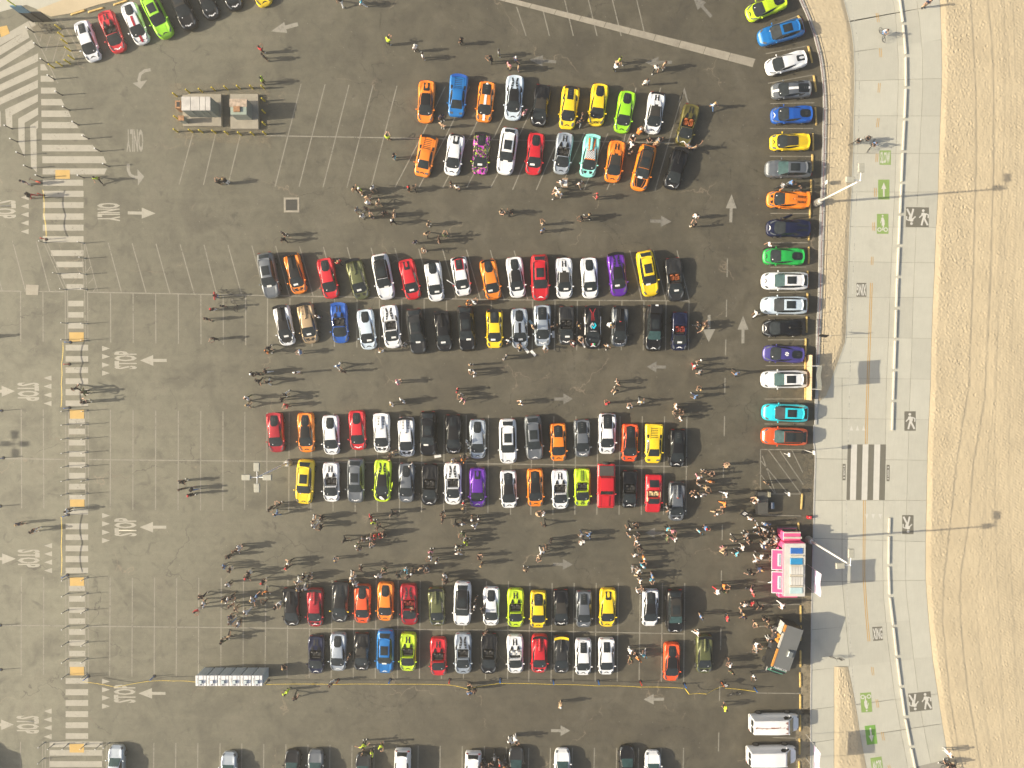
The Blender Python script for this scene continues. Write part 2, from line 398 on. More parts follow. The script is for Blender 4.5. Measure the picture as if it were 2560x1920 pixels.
lineX = cc([(0, [(690, -100), (715, 30), (750, 200), (770, 300), (788, 600), (790, 900), (778, 1200), (768, 1600)]), (1, [(755, 300), (735, 700), (722, 1200), (705, 1659)]), (2, [(695, 400), (680, 900), (672, 1500)]), (3, [(680, 100), (705, 500), (735, 900), (770, 1250), (840, 1659), (860, 1800)])])
jointX = cc([(0, [(1060, -100), (1100, 100), (1125, 500), (1125, 750), (1110, 1200), (1098, 1600)]), (1, [(1085, 200), (1070, 500), (1050, 1000), (1040, 1300), (1022, 1659)]), (2, [(1018, 400), (1000, 1000), (990, 1500)]), (3, [(1000, 200), (1040, 600), (1090, 1000), (1150, 1350), (1210, 1659), (1240, 1800)])])
rightJ = lambda y: wallX(y) + 42

# slabs between joints: (y at path left, y at path right) in photo pixels
JL = [N(3, 0, 0, -130)[1], N(3, 0, 0, 172)[1], N(3, 0, 0, 446)[1], N(3, 0, 0, 700)[1], N(3, 0, 0, 1000)[1], N(3, 0, 0, 1325)[1], N(3, 1, 0, 0)[1], N(3, 1, 0, 300)[1], N(3, 1, 0, 602)[1], N(3, 1, 0, 910)[1], N(3, 1, 0, 1257)[1], N(3, 1, 0, 1608)[1], N(3, 2, 0, 298)[1], N(3, 2, 0, 650)[1], N(3, 2, 0, 1005)[1], N(3, 2, 0, 1343)[1], N(3, 3, 0, 45)[1], N(3, 3, 0, 430)[1], N(3, 3, 0, 775)[1], N(3, 3, 0, 1110)[1], N(3, 3, 0, 1390)[1], N(3, 3, 0, 1760)[1]]
JR = [N(3, 0, 0, -250)[1], N(3, 0, 0, 50)[1], N(3, 0, 0, 350)[1], N(3, 0, 0, 680)[1], N(3, 0, 0, 1003)[1], N(3, 0, 0, 1325)[1], N(3, 1, 0, 0)[1], N(3, 1, 0, 305)[1], N(3, 1, 0, 612)[1], N(3, 1, 0, 910)[1], N(3, 1, 0, 1265)[1], N(3, 1, 0, 1618)[1], N(3, 2, 0, 310)[1], N(3, 2, 0, 660)[1], N(3, 2, 0, 1005)[1], N(3, 2, 0, 1365)[1], N(3, 3, 0, 35)[1], N(3, 3, 0, 360)[1], N(3, 3, 0, 695)[1], N(3, 3, 0, 1020)[1], N(3, 3, 0, 1285)[1], N(3, 3, 0, 1600)[1]]
XA, XB = 2130, 2335
def joint_y(i, x): return JL[i] + (JR[i] - JL[i]) * (x - XA) / (XB - XA)
Y_PLAZA = N(3, 2, 0, 140)[1]
def slab_left(y):
    return kerbL(y) if y > Y_PLAZA else pathL(y)
prom = new('promenade', pydata([P(1990, -60, -0.03), P(2420, -60, -0.03), P(2420, 1980, -0.03), P(1990, 1980, -0.03)], [(0, 3, 2, 1)]), JOINT); tag(prom, kind='structure')
GAP = 0.45
WEDGE_Y0 = N(3, 3, 0, 782)[1]
wedgeR = cc([(3, [(690, 775), (735, 1000), (770, 1200), (800, 1400), (850, 1659), (880, 1800)])])
wedgeL = N(3, 3, 571, 0)[0]
def col_slab(i, fl, fr):
    ys = []
    pts = []
    n = 5
    for k in range(n + 1):   # left side, top to bottom
        x0 = fl((JL[i] + JR[i]) / 2); yt = joint_y(i, x0) + GAP; yb = joint_y(i + 1, x0) - GAP
        y = yt + (yb - yt) * k / n; pts.append((fl(y) + GAP, y))
    for k in range(n, -1, -1):
        x0 = fr((JL[i] + JR[i]) / 2); yt = joint_y(i, x0) + GAP; yb = joint_y(i + 1, x0) - GAP
        y = yt + (yb - yt) * k / n; pts.append((fr(y) - GAP, y))
    return pts
for i in range(len(JL) - 1):
    ym = JL[i]
    cols = [(slab_left, jointX), (jointX, rightJ), (rightJ, pathR)]
    if ym > Y_PLAZA - 60:
        plazaJ = (lambda y: min(jointX(y) - 20, (N(3, 2, 640, 0)[0] if y < 1450 else N(3, 2, 640, 0)[0] + (y - 1450) * 0.09)))
        if ym > WEDGE_Y0 - 40:
            cols = [(slab_left, lambda y: wedgeL), (wedgeR, jointX), (jointX, rightJ), (rightJ, pathR)]
        else:
            cols = [(slab_left, plazaJ), (plazaJ, jointX), (jointX, rightJ), (rightJ, pathR)]
    for fl, fr in cols:
        pts = [P(x, y) for x, y in col_slab(i, fl, fr)]
        o = new('concrete_slab', slab([(p.x, p.y) for p in pts], -0.028, 0.008), CONC, prom)
# kerb pieces, about three metres each, under one kerb
kerb = new('kerb', pydata([P(kerbL(y) + 1, y, 0.0) for y in range(-60, 1080, 30)] + [P(kerbR(y) - 1, y, 0.0) for y in range(-60, 1080, 30)],
    [(k, k + 1, 38 + k + 1, 38 + k) for k in range(37)]), KERBM); tag(kerb, kind='structure')
y = -60
while y < 1050:
    y2 = min(y + 66, 1064); pts = []
    for k in range(4): yy = y + 0.4 + (y2 - y - 0.8) * k / 3; pts.append(P(kerbL(yy), yy))
    for k in range(3, -1, -1): yy = y + 0.4 + (y2 - y - 0.8) * k / 3; pts.append(P(kerbR(yy), yy))
    new('kerb_stone', slab([(p.x, p.y) for p in pts], 0.0, 0.13), KERBM, kerb); y = y2
# lower kerb strip along the plaza
pts = [P(kerbL(y_) - 2.5, y_) for y_ in range(1062, 1990, 40)] + [P(kerbL(y_) + 0.5, y_) for y_ in range(1982, 1060, -40)]
ks = new('kerb_edge', slab([(p.x, p.y) for p in pts], 0.0, 0.05), KERBM); tag(ks, kind='structure')

# ---- sand with real footprints
def sand_sheet(name, left, right, y0, y1, step, dense, tracks=(), z0=0.0, amp=1.0):
    """left/right: photo x as function of photo y. Grid in world space with dimples"""
    ny = int((P(0, y0).y - P(0, y1).y) / step)
    ys = np.linspace(y0, y1, ny + 1)
    wl = max(1e-3, np.mean([P(right(y), y).x - P(left(y), y).x for y in ys]))
    nx = max(3, int(wl / step))
    X = np.zeros((ny + 1, nx + 1)); Y = np.zeros_like(X); U = np.zeros_like(X)
    for j, y in enumerate(ys):
        a, b_ = P(left(y), y), P(right(y), y)
        X[j] = np.linspace(a.x, b_.x, nx + 1); Y[j] = a.y; U[j] = X[j] - a.x
    Z = np.zeros_like(X)
    TR = [np.array([P(f_(y), y).x for y in ys]) for f_, _, _ in tracks]
    rs = np.random.RandomState(3)
    # soft undulation
    for k in range(14):
        a = rs.rand() * 6.28; f = 0.25 * 1.35 ** k; ph = rs.rand() * 6.28
        Z += 0.018 / 1.15 ** k * np.sin((X * math.cos(a) + Y * math.sin(a)) * f + ph)
    area = wl * abs(Y[0, 0] - Y[-1, 0]); n = int(area * dense)
    dx = wl / nx; dy = abs(Y[0, 0] - Y[-1, 0]) / ny
    for k in range(n):
        j = rs.randint(2, ny - 1); u = rs.rand() * wl
        if tracks and X[j, 0] + u > TR[0][j] and rs.rand() < 0.55: continue
        if tracks and X[j, 0] + u > TR[1][j] + 1.5 and rs.rand() < 0.35: continue
        if tracks and min(abs(X[j, 0] + u - TR[0][j] - .2), abs(X[j, 0] + u - TR[1][j] - .2)) < 0.35 and rs.rand() < 0.85: continue
        i = int(u / dx); ang = rs.normal(1.45, .55); L = 0.10 + 0.10 * rs.rand(); Wd = 0.055 + 0.04 * rs.rand(); dep = amp * (0.013 + 0.036 * rs.rand() ** 2)
        R = 4; j0, j1, i0, i1 = max(0, j - R), min(ny + 1, j + R + 1), max(0, i - R), min(nx + 1, i + R + 1)
        if i1 <= i0: continue
        xx = X[j0:j1, i0:i1] - X[j, min(i, nx)]; yy = Y[j0:j1, i0:i1] - Y[j, min(i, nx)]
        a_ = (xx * math.cos(ang) + yy * math.sin(ang)) / L; b2 = (-xx * math.sin(ang) + yy * math.cos(ang)) / Wd
        q = a_ ** 2 + b2 ** 2
        Z[j0:j1, i0:i1] += -dep * np.exp(-q) + 0.45 * dep * np.exp(-(np.sqrt(q) - 1.7) ** 2 * 3)
    for k, (f_, amp, wd) in enumerate(tracks):
        c = TR[k][:, None]
        Z += amp * np.tanh((X - c) / wd) * np.exp(-np.abs(X - c) / (wd * 5)) * -1
        m_ = np.exp(-((X - c - 0.28) / 0.22) ** 2) * min(1, amp * 40)
        Z += m_ * 0.006 * np.sin((Y + np.abs(X - c - 0.28) * 1.2) * 26)
    if tracks:   # beach cleaner rake lines further out
        far = 1 / (1 + np.exp(-(U - 5.0) * 2.5))
        Z += far * 0.0045 * np.sin(U * 19 + 0.8 * np.sin(Y * 0.2))
        band = np.exp(-((U - 8.4) / 0.7) ** 2) + np.exp(-((U - 10.3) / 0.5) ** 2)
        Z += band * 0.011 * np.sin((Y + np.abs(U - 8.4) * 0.7) * 17)
    Wr = (X[:, -1] - X[:, 0])[:, None]
    edge = np.minimum(1, np.minimum(U, (Wr - U).clip(0) if not tracks else U) / 0.55).clip(0, 1)
    Z = (Z * 0.8 + z0) * (0.18 + 0.82 * edge)
    V = np.stack([X, Y, Z], -1).reshape(-1, 3)
    idx = np.arange((ny + 1) * (nx + 1)).reshape(ny + 1, nx + 1)
    Fc = np.stack([idx[:-1, :-1], idx[1:, :-1], idx[1:, 1:], idx[:-1, 1:]], -1).reshape(-1, 4)
    me = D.meshes.new(name); me.from_pydata(V.tolist(), [], Fc.tolist()); me.update()
    me.polygons.foreach_set('use_smooth', [True] * len(me.polygons))
    o = new(name, me, SAND); tag(o, kind='structure'); return o
T1 = cc([(0, [(1745, 0), (1790, 800), (1795, 1400)]), (1, [(1785, 0), (1770, 600), (1740, 1400)]), (2, [(1735, 0), (1680, 300), (1620, 700), (1570, 1200), (1525, 1600)]), (3, [(1510, 50), (1500, 400), (1560, 1000), (1640, 1500), (1690, 1700)])])
T2 = cc([(0, [(1890, 0), (1930, 400), (1945, 900), (1940, 1600)]), (1, [(1935, 0), (1920, 600), (1890, 1300)]), (2, [(1870, 100), (1820, 400), (1765, 700), (1730, 1200), (1665, 1600)]), (3, [(1650, 200), (1665, 500), (1720, 1000), (1790, 1400), (1840, 1700)])])
T3 = lambda y: T2(y) + 34 + 9 * math.sin(y / 190.0); T4 = lambda y: 2497 + 12 * math.sin(y / 300.0 + 1); T5 = lambda y: 2530 + 10 * math.sin(y / 240.0); T6 = lambda y: T1(y) - 20 + 14 * math.sin(y / 210.0)
sand_sheet('beach', pathR, lambda y: 2760, -120, 2040, 0.088, 13.0, tracks=((T1, 0.034, 0.09), (T2, 0.034, 0.09), (T3, 0.012, 0.1), (T4, 0.014, 0.10), (T5, 0.012, 0.10), (T6, 0.009, 0.12)), z0=0.13)
sand_sheet('sand_strip', lambda y: kerbR(y) - 0.5, lambda y: max(pathL(y), kerbR(y)) + 0.3, -100, N(3, 2, 0, 150)[1], 0.09, 17.0, z0=0.14, amp=0.85)
sand_sheet('sand_bed', lambda y: wedgeL, wedgeR, WEDGE_Y0, 2010, 0.09, 17.0, z0=0.14, amp=0.85)

nw = new('upper_path', slab([tuple(P(*q_)[:2]) for q_ in ((-60, -70), (345, -70), (168, -4), (95, 24), (66, 12), (0, 30), (-60, 52))], 0.0, 0.012), CONC); tag(nw, kind='structure')
nsd = new('upper_sand', slab([tuple(P(*q_)[:2]) for q_ in ((92, 25), (168, -4), (345, -70), (560, -70), (340, -10), (245, 12), (180, 33), (128, 42))], 0.0, 0.05), SAND); tag(nsd, kind='structure')
# thin white edge strip between the path and the sand
for (fx, y0, y1, wd, nm) in ((lambda y: pathL(y) - 1.0, -40, 955, 2.0, 'path_edging'),):
    ys_ = np.linspace(y0, y1, 60)
    pts = [P(fx(y_), y_) for y_ in ys_] + [P(fx(y_) + wd, y_) for y_ in ys_[::-1]]
    tag(new(nm, slab([(p.x, p.y) for p in pts], 0.0, 0.04), CONC), kind='structure')
# low seat-kerb segments
wall = empty('low_barrier_wall', P(wallX(900), 900, 0)); tag(wall, 'long low white concrete barrier in short segments dividing the concrete beach path', 'barrier wall')
WHITEC = concrete_mat('white_wall_concrete', (0.50, 0.48, 0.41), (0.56, 0.535, 0.46), 1.5, 0.2)
segs = [(0, -85), (0, 185), (0, 210), (0, 462), (0, 490), (0, 740), (0, 765), (0, 1015), (0, 1040), (0, 1295), (0, 1318), (0, 1565), (0, 1590), (1, 180), (1, 205), (1, 450), (1, 478), (1, 722), (1, 745), (1, 990), (1, 1018), (1, 1258), (1, 1285), (1, 1528), (1, 1553), (2, 135), (2, 160), (2, 402), (2, 1160), (2, 1295), (2, 1320), (2, 1558), (2, 1583), (3, 162), (3, 190), (3, 427), (3, 450), (3, 690), (3, 715), (3, 950), (3, 975), (3, 1212), (3, 1240), (3, 1470), (3, 1497), (3, 1800)]
WLOC = wall.location
for k in range(0, len(segs), 2):
    ya = N(3, segs[k][0], 0, segs[k][1])[1]; yb = N(3, segs[k + 1][0], 0, segs[k + 1][1])[1]
    L_, R_ = [], []
    for j in range(4):
        y_ = ya + (yb - ya) * j / 3; p = P(wallX(y_), y_, 0.22) - WLOC; q = P(wallX(y_) + 3.4, y_, 0.22) - WLOC
        L_.append((p.x, p.y)); R_.append((q.x, q.y))
    new('wall_segment', slab(L_ + R_[::-1], 0.008, 0.20), WHITEC, wall)

# ================================================================== PAINTED MARKINGS (children of the surface they lie on)
ZP = 0.004
def mark(name, pts, m, parent=None, z=ZP):
    return new(name, flat_poly([(p[0], p[1]) for p in pts], z), m, parent or lot)
def stroke(name, a, b, wd, m, parent=None, z=ZP):
    a, b = Vector(a[:2]), Vector(b[:2]); d = (b - a).normalized(); n = Vector((-d.y, d.x)) * wd / 2
    n_seg = max(1, int((b - a).length / 1.2))
    return new(name, pydata([(*(a - n), z), (*(b - n), z), (*(b + n), z), (*(a + n), z)], [(0, 1, 2, 3)]), m, parent or lot)
def polyline(name, pts, wd, m, parent=None, z=ZP):
    pts = [Vector(p[:2]) for p in pts]; L_, R_ = [], []
    for i, p in enumerate(pts):
        d = (pts[min(i + 1, len(pts) - 1)] - pts[max(i - 1, 0)]).normalized(); n = Vector((-d.y, d.x)) * wd / 2
        L_.append(p + n); R_.append(p - n)
    v = [(*p, z) for p in R_] + [(*p, z) for p in L_]; k = len(pts)
    return new(name, pydata(v, [(i, i + 1, k + i + 1, k + i) for i in range(k - 1)]), m, parent or lot)
def letters(name, word, c0, c1, rot, m, parent=None, z=ZP, bold=0.032, exact=None):
    """word set in a box given by two world corners; rot = 0, 90, 180, 270 (reading direction, counter-clockwise)"""
    x0, x1 = sorted((c0[0], c1[0])); y0, y1 = sorted((c0[1], c1[1]))
    cu = D.curves.new('txt', 'FONT'); cu.body = word; cu.offset = bold; cu.resolution_u = 2
    o = D.objects.new('txt', cu); C.objects.link(o); bpy.context.view_layer.update()
    me = D.meshes.new_from_object(o.evaluated_get(bpy.context.evaluated_depsgraph_get())); D.objects.remove(o)
    v = np.array([q.co[:] for q in me.vertices]); mn, mx = v.min(0), v.max(0)
    s = (v[:, :2] - mn[:2]) / (mx[:2] - mn[:2]) - 0.5
    a = math.radians(rot); wx, wy = x1 - x0, y1 - y0
    if rot in (90, 270): Wd, Ht = wy, wx
    else: Wd, Ht = wx, wy
    if exact: Wd, Ht = exact
    s = s * [Wd, Ht]
    cx, cy = (x0 + x1) / 2, (y0 + y1) / 2
    for q, (u, w_) in zip(me.vertices, s):
        q.co = (cx + u * math.cos(a) - w_ * math.sin(a), cy + u * math.sin(a) + w_ * math.cos(a), z)
    return new(name, me, m, parent or lot)

LW = 0.115
# ---- stall lines
def vline(c, r, x0, y0, x1, y1, wd=LW, m=None): stroke('stall_line', W(c, r, x0, y0), W(c, r, x1, y1), wd, m or LINE)
for x in (955, 1150, 1345, 1540, 1735, 1928, 2122): vline(0, 1, x, 875 + (x - 955) * 0.012, x + 2, 1300 + (x - 955) * 0.02)
for x in (178, 371): vline(0, 1, x, 860, x + 2, 1292)
for x0, x1 in ((108, 222), (315, 430), (935, 1050), (1142, 1262), (1348, 1467), (1556, 1677), (1763, 1870), (1970, 2086), (2176, 2290), (-92, 20)):
    vline(0, 1, x0, 420 + x0 * 0.02, x1, 855 + x1 * 0.012)
polyline('stall_spine_line', [W(0, 1, -200, 853), W(0, 1, 555, 862)], LW, LINE, z=ZP + .0015); polyline('stall_spine_line', [W(0, 1, 755, 865), W(0, 1, 2212, 893), W(1, 1, 2212, 932), W(2, 1, 1532, 941)], LW, LINE, z=ZP + .0015)
for k in range(11):    # angled stubs above the cars of the third row
    x = 170 + k * 206; vline(1, 1, x, 466 + k * 4, x + 120, 905 + k * 3)
for x in (1017, 1222, 1425): vline(2, 1, x, 505, x + 105, 930)
for k in range(11):
    x = 100 + k * 193.3; vline(1, 1, x, 915 + k * 2.2, x - 2, 1330 + k * 3)
for x in (180, 372, 565, 755, 950, 1140, 1332, 1530): vline(2, 1, x, 940, x - 6, 1368)
# block of rows 5 and 6
for x in (955, 1150, 1346, 1541, 1735, 1927, 2116): vline(0, 2, x, 222 + (x - 955) * 0.015, x - 2, 1085 + (x - 955) * 0.01)
for x in (183, 374): vline(0, 2, x, 215, x + 5, 1075)
for k in range(11):
    x = 96 + k * 191.2; vline(1, 2, x, 245 + k * 2.5, x - 4, 1095 + k * 2)
for x in (-6, 170, 360, 550, 740, 932, 1124, 1316, 1509): vline(2, 2, x + 2, 278, x - 7, 1130)
stroke('stall_spine_line', W(0, 2, -200, 640), W(0, 2, 560, 652), LW, LINE, z=ZP + .0015); polyline('stall_spine_line', [W(0, 2, 770, 653), W(0, 2, 2212, 667), W(1, 2, 2212, 692), W(2, 2, 1520, 715)], LW, LINE, z=ZP + .0015)
# block of rows 7 and 8
for x in (952, 1144, 1336, 1527, 1718, 1912, 2104): vline(0, 3, x, 15, x - 4, 868)
for x in (185, 378): vline(0, 3, x, 5, x - 2, 857)
for k in range(12):
    x = 86 + k * 190.5; vline(1, 3, x, 30 + k * 1.5, x - 8, 880 + k * 1)
for x in (155, 347, 537, 728, 919, 1108, 1300, 1493): vline(2, 3, x, 60, x - 10, 912)
stroke('stall_spine_line', W(0, 3, -200, 425), W(0, 3, 570, 431), LW, LINE, z=ZP + .0015); polyline('stall_spine_line', [W(0, 3, 765, 433), W(0, 3, 2212, 449), W(1, 3, 2212, 470), W(2, 3, 1488, 500)], LW, LINE, z=ZP + .0015)
# bottom row
for x in (178, 1330, 1520, 1710, 1902, 2090): vline(0, 3, x, 1430 + x * 0.008, x - 4, 1800)
for k in range(12): x = 68 + k * 190.5; vline(1, 3, x, 1452 + k * 2, x - 4, 1800)
for x in (145, 332, 522, 712, 905, 1094, 1288, 1482): vline(2, 3, x, 1485, x - 6, 1800)
# top block, slanted stalls
for k in range(5): vline(1, 0, 390 + k * 207, 725 + k * 4, 165 + k * 207, 1612 + k * 3)
for k in range(5): vline(1, 0, 1425 + k * 207, 1190, 1200 + k * 207, 1620)
for k in range(5): vline(1, 0, 1635 + k * 210, 748, 1425 + k * 210, 1190)
for x0 in (50, 255, 460, 665, 865): vline(2, 0, x0 + 165, 1150, x0 - 45, 1640)
vline(2, 0, 1072, 757, 880, 1600); vline(2, 0, 1285, 757, 1060, 1640); vline(2, 0, 1478, 790, 1235, 1650)
for x0, y0, x1, y1 in ((1665, 1160, 1548, 1595), (1862, 1158, 1758, 1598), (2075, 1170, 1970, 1602)): vline(0, 0, x0, y0, x1, y1)
stroke('stall_spine_line', W(1, 0, 90, 1172), W(2, 0, 1400, 1235), LW, LINE, z=ZP + .0015)
for x0, x1 in ((40, 122), (268, 323), (455, 530), (660, 735), (868, 943), (1078, 1150)): vline(2, 0, x0, 60 if x0 < 100 else (90 if x0 < 300 else 0), x1, 310)
# dashed lane line on the right and the stalls along the kerb
for r, ys_ in ((1, ((572, 735), (930, 1080), (1275, 1412), (1605, 1740))), (2, ((278, 450), (720, 810), (955, 1000), (1215, 1350), (1612, 1700))), (3, ((450, 640), (950, 1080), (1352, 1515)))):
    for a_, b_ in ys_:
        xx = {1: 1863, 2: 1832, 3: 1804}[r]; vline(2, r, xx - (a_ - 500) * 0.02, a_, xx - (b_ - 500) * 0.02, b_, 0.12)
for (c0, r0, x0, y0, x1, y1) in ((3, 0, -20, 245, 255, 140), (3, 0, -20, 465, 335, 398), (3, 0, 0, 720, 385, 648), (3, 0, 15, 1110, 390, 1110), (3, 0, 15, 1350, 375, 1352), (3, 0, 20, 895, 400, 888),
        (3, 1, 20, 650, 330, 648), (3, 1, 10, 868, 330, 862), (3, 1, 0, 1070, 320, 1068), (3, 1, 0, 1278, 320, 1276), (3, 1, -20, 1500, 320, 1496), (3, 1, 20, 440, 345, 438), (3, 1, 20, 185, 355, 185),
        (3, 2, -30, 345, 320, 345), (3, 2, -30, 130, 325, 128), (3, 3, -60, 248, 275, 246), (2, 3, 2125, 50, 2205, 52), (2, 3, 2120, 435, 2205, 435), (2, 3, 2110, 628, 2205, 626), (2, 3, 2110, 1010, 2205, 1012),
        (3, 3, 0, 1012, 275, 1015), (3, 3, 40, 1395, 275, 1402), (2, 3, 2150, 820, 2330, 822), (2, 2, 2130, 1130, 2500, 1140), (2, 2, 2130, 1520, 2290, 1522)):
    vline(c0, r0, x0, y0, x1, y1, 0.10)
# hatched bay
for a_, b_ in (((-65, 565), (-65, 950)), ((-65, 565), (320, 568)), ((-65, 950), (285, 950)), ((-50, 620), (65, 945)), ((-60, 665), (175, 948)), ((0, 565), (285, 950)), ((105, 580), (305, 870)), ((205, 570), (300, 765)), ((-65, 780), (60, 948))):
    stroke('hatch_line', W(3, 2, *a_), W(3, 2, *b_), 0.10, LINE, z=ZP + 0.002)
for a_, b_ in (((245, 185), (500, 720)), ((480, 160), (650, 520)), ((365, 290), (345, 360)), ((437, 310), (395, 440)), ((520, 310), (455, 540)), ((580, 400), (525, 560)), ((560, 230), (650, 380))):
    stroke('hatch_line', W(0, 0, *a_), W(0, 0, *b_), 0.11, LINE, z=ZP + 0.002)

# ---- crosswalk bars
def bar(c, r, x0, y0, x1, y1, sk=0): mark('crosswalk_bar', [W(c, r, x0, y0), W(c, r, x1, y0), W(c, r, x1 + sk, y1), W(c, r, x0, y1)], BAR)
for (y0, y1, x1, sk) in ((555, 608, 385, 30), (655, 706, 455, 10), (757, 808, 480, 15), (856, 910, 530, 28), (955, 1010, 590, 25), (1055, 1108, 645, 35), (1153, 1208, 720, 42), (1252, 1308, 800, 48), (1350, 1410, 895, 26), (1455, 1507, 925, -22), (1553, 1605, 718, 0)):
    bar(0, 0, 350 + (y0 - 555) * 0.02, y0, x1, y1, sk)
for y0, y1 in ((-10, 42), (88, 138), (185, 240), (282, 334), (382, 434)): bar(0, 1, 370, y0, 722, y1)
for y0, y1, xl in ((503, 553, 440), (602, 650, 487), (700, 747, 530), (795, 845, 575), (940, 988, 590), (1038, 1085, 590), (1130, 1180, 590)): bar(0, 1, xl, y0, 722, y1)
for r, L_ in ((1, ((1320, 1370), (1418, 1466), (1514, 1563), (1610, 1660))), (2, ((45, 97), (142, 190), (1080, 1128), (1205, 1255), (1300, 1348), (1396, 1445), (1486, 1540), (1587, 1635))), (3, ((882, 931), (978, 1030), (1072, 1122), (1168, 1218), (1264, 1314), (1358, 1407)))):
    for y0, y1 in L_: bar(0, r, 567, y0, 762, y1)
for r, L_ in ((2, ((300, 345), (385, 435), (483, 531), (580, 628), (675, 722), (768, 818), (862, 912), (958, 1000))), (3, ((85, 130), (172, 222), (270, 318), (366, 413), (458, 508), (552, 603), (646, 694), (740, 785)))):
    for y0, y1 in L_: bar(0, r, 595, y0, 735, y1)
for y0, y1 in ((1430, 1478), (1502, 1552), (1600, 1650)): bar(0, 3, 430, y0, 890, y1)
# chevron part, north-west
CH = [((0, 655), (330, 460)), ((0, 765), (328, 575)), ((0, 878), (328, 690)), ((45, 955), (328, 812))]
for (x0, y0), (x1, y1) in CH:
    mark('crosswalk_bar', [W(0, 0, x0 - 40, y0 - 15), W(0, 0, x1, y1), W(0, 0, x1, y1 + 68), W(0, 0, x0 - 40, y0 + 45)] if x0 == 0 else [W(0, 0, x0, y0 - 10), W(0, 0, x1, y1), W(0, 0, x1, y1 + 65), W(0, 0, x0 + 60, y0 + 40), W(0, 0, 108, 1105), W(0, 0, 55, 1095)], BAR)
mark('crosswalk_bar', [W(0, 0, 158, 1025), W(0, 0, 330, 928), W(0, 0, 330, 992), W(0, 0, 213, 1062), W(0, 0, 215, 1365), W(0, 0, 160, 1240)], BAR)
mark('crosswalk_bar', [W(0, 0, 260, 1085), W(0, 0, 330, 1040), W(0, 0, 330, 1105), W(0, 0, 315, 1115), W(0, 0, 318, 1490), W(0, 0, 268, 1440)], BAR)
for (x0, y0, x1, y1) in ((0, 540, 290, 372), (0, 430, 245, 292), (0, 345, 300, 188)):
    mark('crosswalk_bar', [W(0, 0, x0 - 40, y0), W(0, 0, x1 - 12, y1 - 30), W(0, 0, x1 + 10, y1 + 32), W(0, 0, x0 - 40, y0 + 72)], BAR)
mark('crosswalk_bar', [W(0, 0, -40, 985), W(0, 0, 5, 960), W(0, 0, 8, 1095), W(0, 0, -40, 1095)], BAR)
# tactile warning plates: raised a little, each a piece of its own
for c, r, x0, y0, x1, y1 in ((0, 0, 478, 1468, 605, 1545), (0, 1, 598, 1212, 725, 1292), (0, 2, 603, 222, 727, 300), (0, 2, 605, 997, 730, 1060), (0, 3, 603, 12, 727, 85), (0, 3, 605, 785, 727, 858), (0, 3, 600, 1450, 727, 1525)):
    a_, b_ = W(c, r, x0, y0), W(c, r, x1, y1)
    new('tactile_plate', slab([(a_.x, a_.y), (b_.x, a_.y), (b_.x, b_.y), (a_.x, b_.y)], 0.001, 0.012), TACT, lot)
new('tactile_plate', slab([tuple(W(0, 0, *q)[:2]) for q in ((-10, 235), (60, 220), (85, 290), (10, 322))], 0.001, 0.012), TACT, lot)
# twin borders of the walkway
for r, xa, xb, y0, y1 in ((1, 563, 566, 850, 1300), (1, 583, 588, 850, 1300), (1, 731, 738, 850, 1300), (1, 757, 760, 860, 1300), (2, 568, 570, 225, 1075), (2, 593, 595, 225, 1075), (2, 737, 740, 225, 1075), (2, 762, 765, 225, 1075), (3, 569, 570, 10, 855), (3, 594, 595, 10, 855), (3, 736, 738, 10, 855), (3, 760, 764, 10, 855), (3, 368, 366, 1430, 1760), (3, 392, 390, 1430, 1760), (3, 428, 426, 1430, 1760), (3, 890, 886, 1430, 1760), (3, 922, 920, 1430, 1760), (3, 945, 942, 1430, 1760)):
    vline(0, r, xa, y0, xb, y1, 0.085)
for a_, b_ in (((380, 440), (560, 850)), ((408, 445), (585, 850)), ((705, 440), (730, 850)), ((730, 440), (750, 860)), ((735, 440), (845, 860)), ((750, 690), (785, 640)), ((765, 790), (810, 740)), ((805, 860), (830, 825))):
    stroke('walkway_line', W(0, 1, *a_), W(0, 1, *b_), 0.085, LINE, z=ZP + 0.002)
# ---- yield teeth
def tooth(c, r, x, y, d, hx=68, hy=45, m=None):
    mark('yield_tooth', [W(c, r, x, y - hy / 2), W(c, r, x, y + hy / 2), W(c, r, x + d * hx, y)], m or BAR)
for r, ys_ in ((1, (47, 122, 195, 268, 342)),):
    for y_ in ys_: tooth(0, r, 248, y_, -1)
for r, ys_ in ((1, (1352, 1422, 1495, 1565)), (2, (1137, 1208, 1282, 1352)), (3, (910, 982, 1053, 1125))):
    for y_ in ys_: tooth(0, r, 882, y_, 1)
for r, x, ys_ in ((1, 445, (1607,)), (2, 445, (20, 95, 168)), (2, 450, (1397, 1468, 1540, 1612)), (3, 446, (1168, 1240, 1312, 1388))):
    for y_ in ys_: tooth(0, r, x, y_, -1)
# ---- words
letters('road_word', 'STOP', W(0, 1, 985, 1375), W(0, 1, 1185, 1530), 90, BAR)
letters('road_word', 'STOP', W(0, 2, 985, 1158), W(0, 2, 1183, 1315), 90, BAR)
letters('road_word', 'STOP', W(0, 3, 980, 940), W(0, 3, 1175, 1095), 90, BAR)
letters('road_word', 'STOP', W(0, 1, -58, 70), W(0, 1, 142, 228), 270, BAR)
letters('road_word', 'STOP', W(0, 2, 148, -12), W(0, 2, 342, 146), 270, BAR)
letters('road_word', 'STOP', W(0, 2, 150, 1430), W(0, 2, 348, 1585), 270, BAR)
letters('road_word', 'STOP', W(0, 3, 140, 1208), W(0, 3, 340, 1362), 270, BAR)
letters('road_word', 'ONLY', W(0, 1, 838, 95), W(0, 1, 1040, 252), 270, BAR)
letters('road_word', 'ONLY', W(0, 0, 1088, 1115), W(0, 0, 1240, 1315), 180, ARROWB)
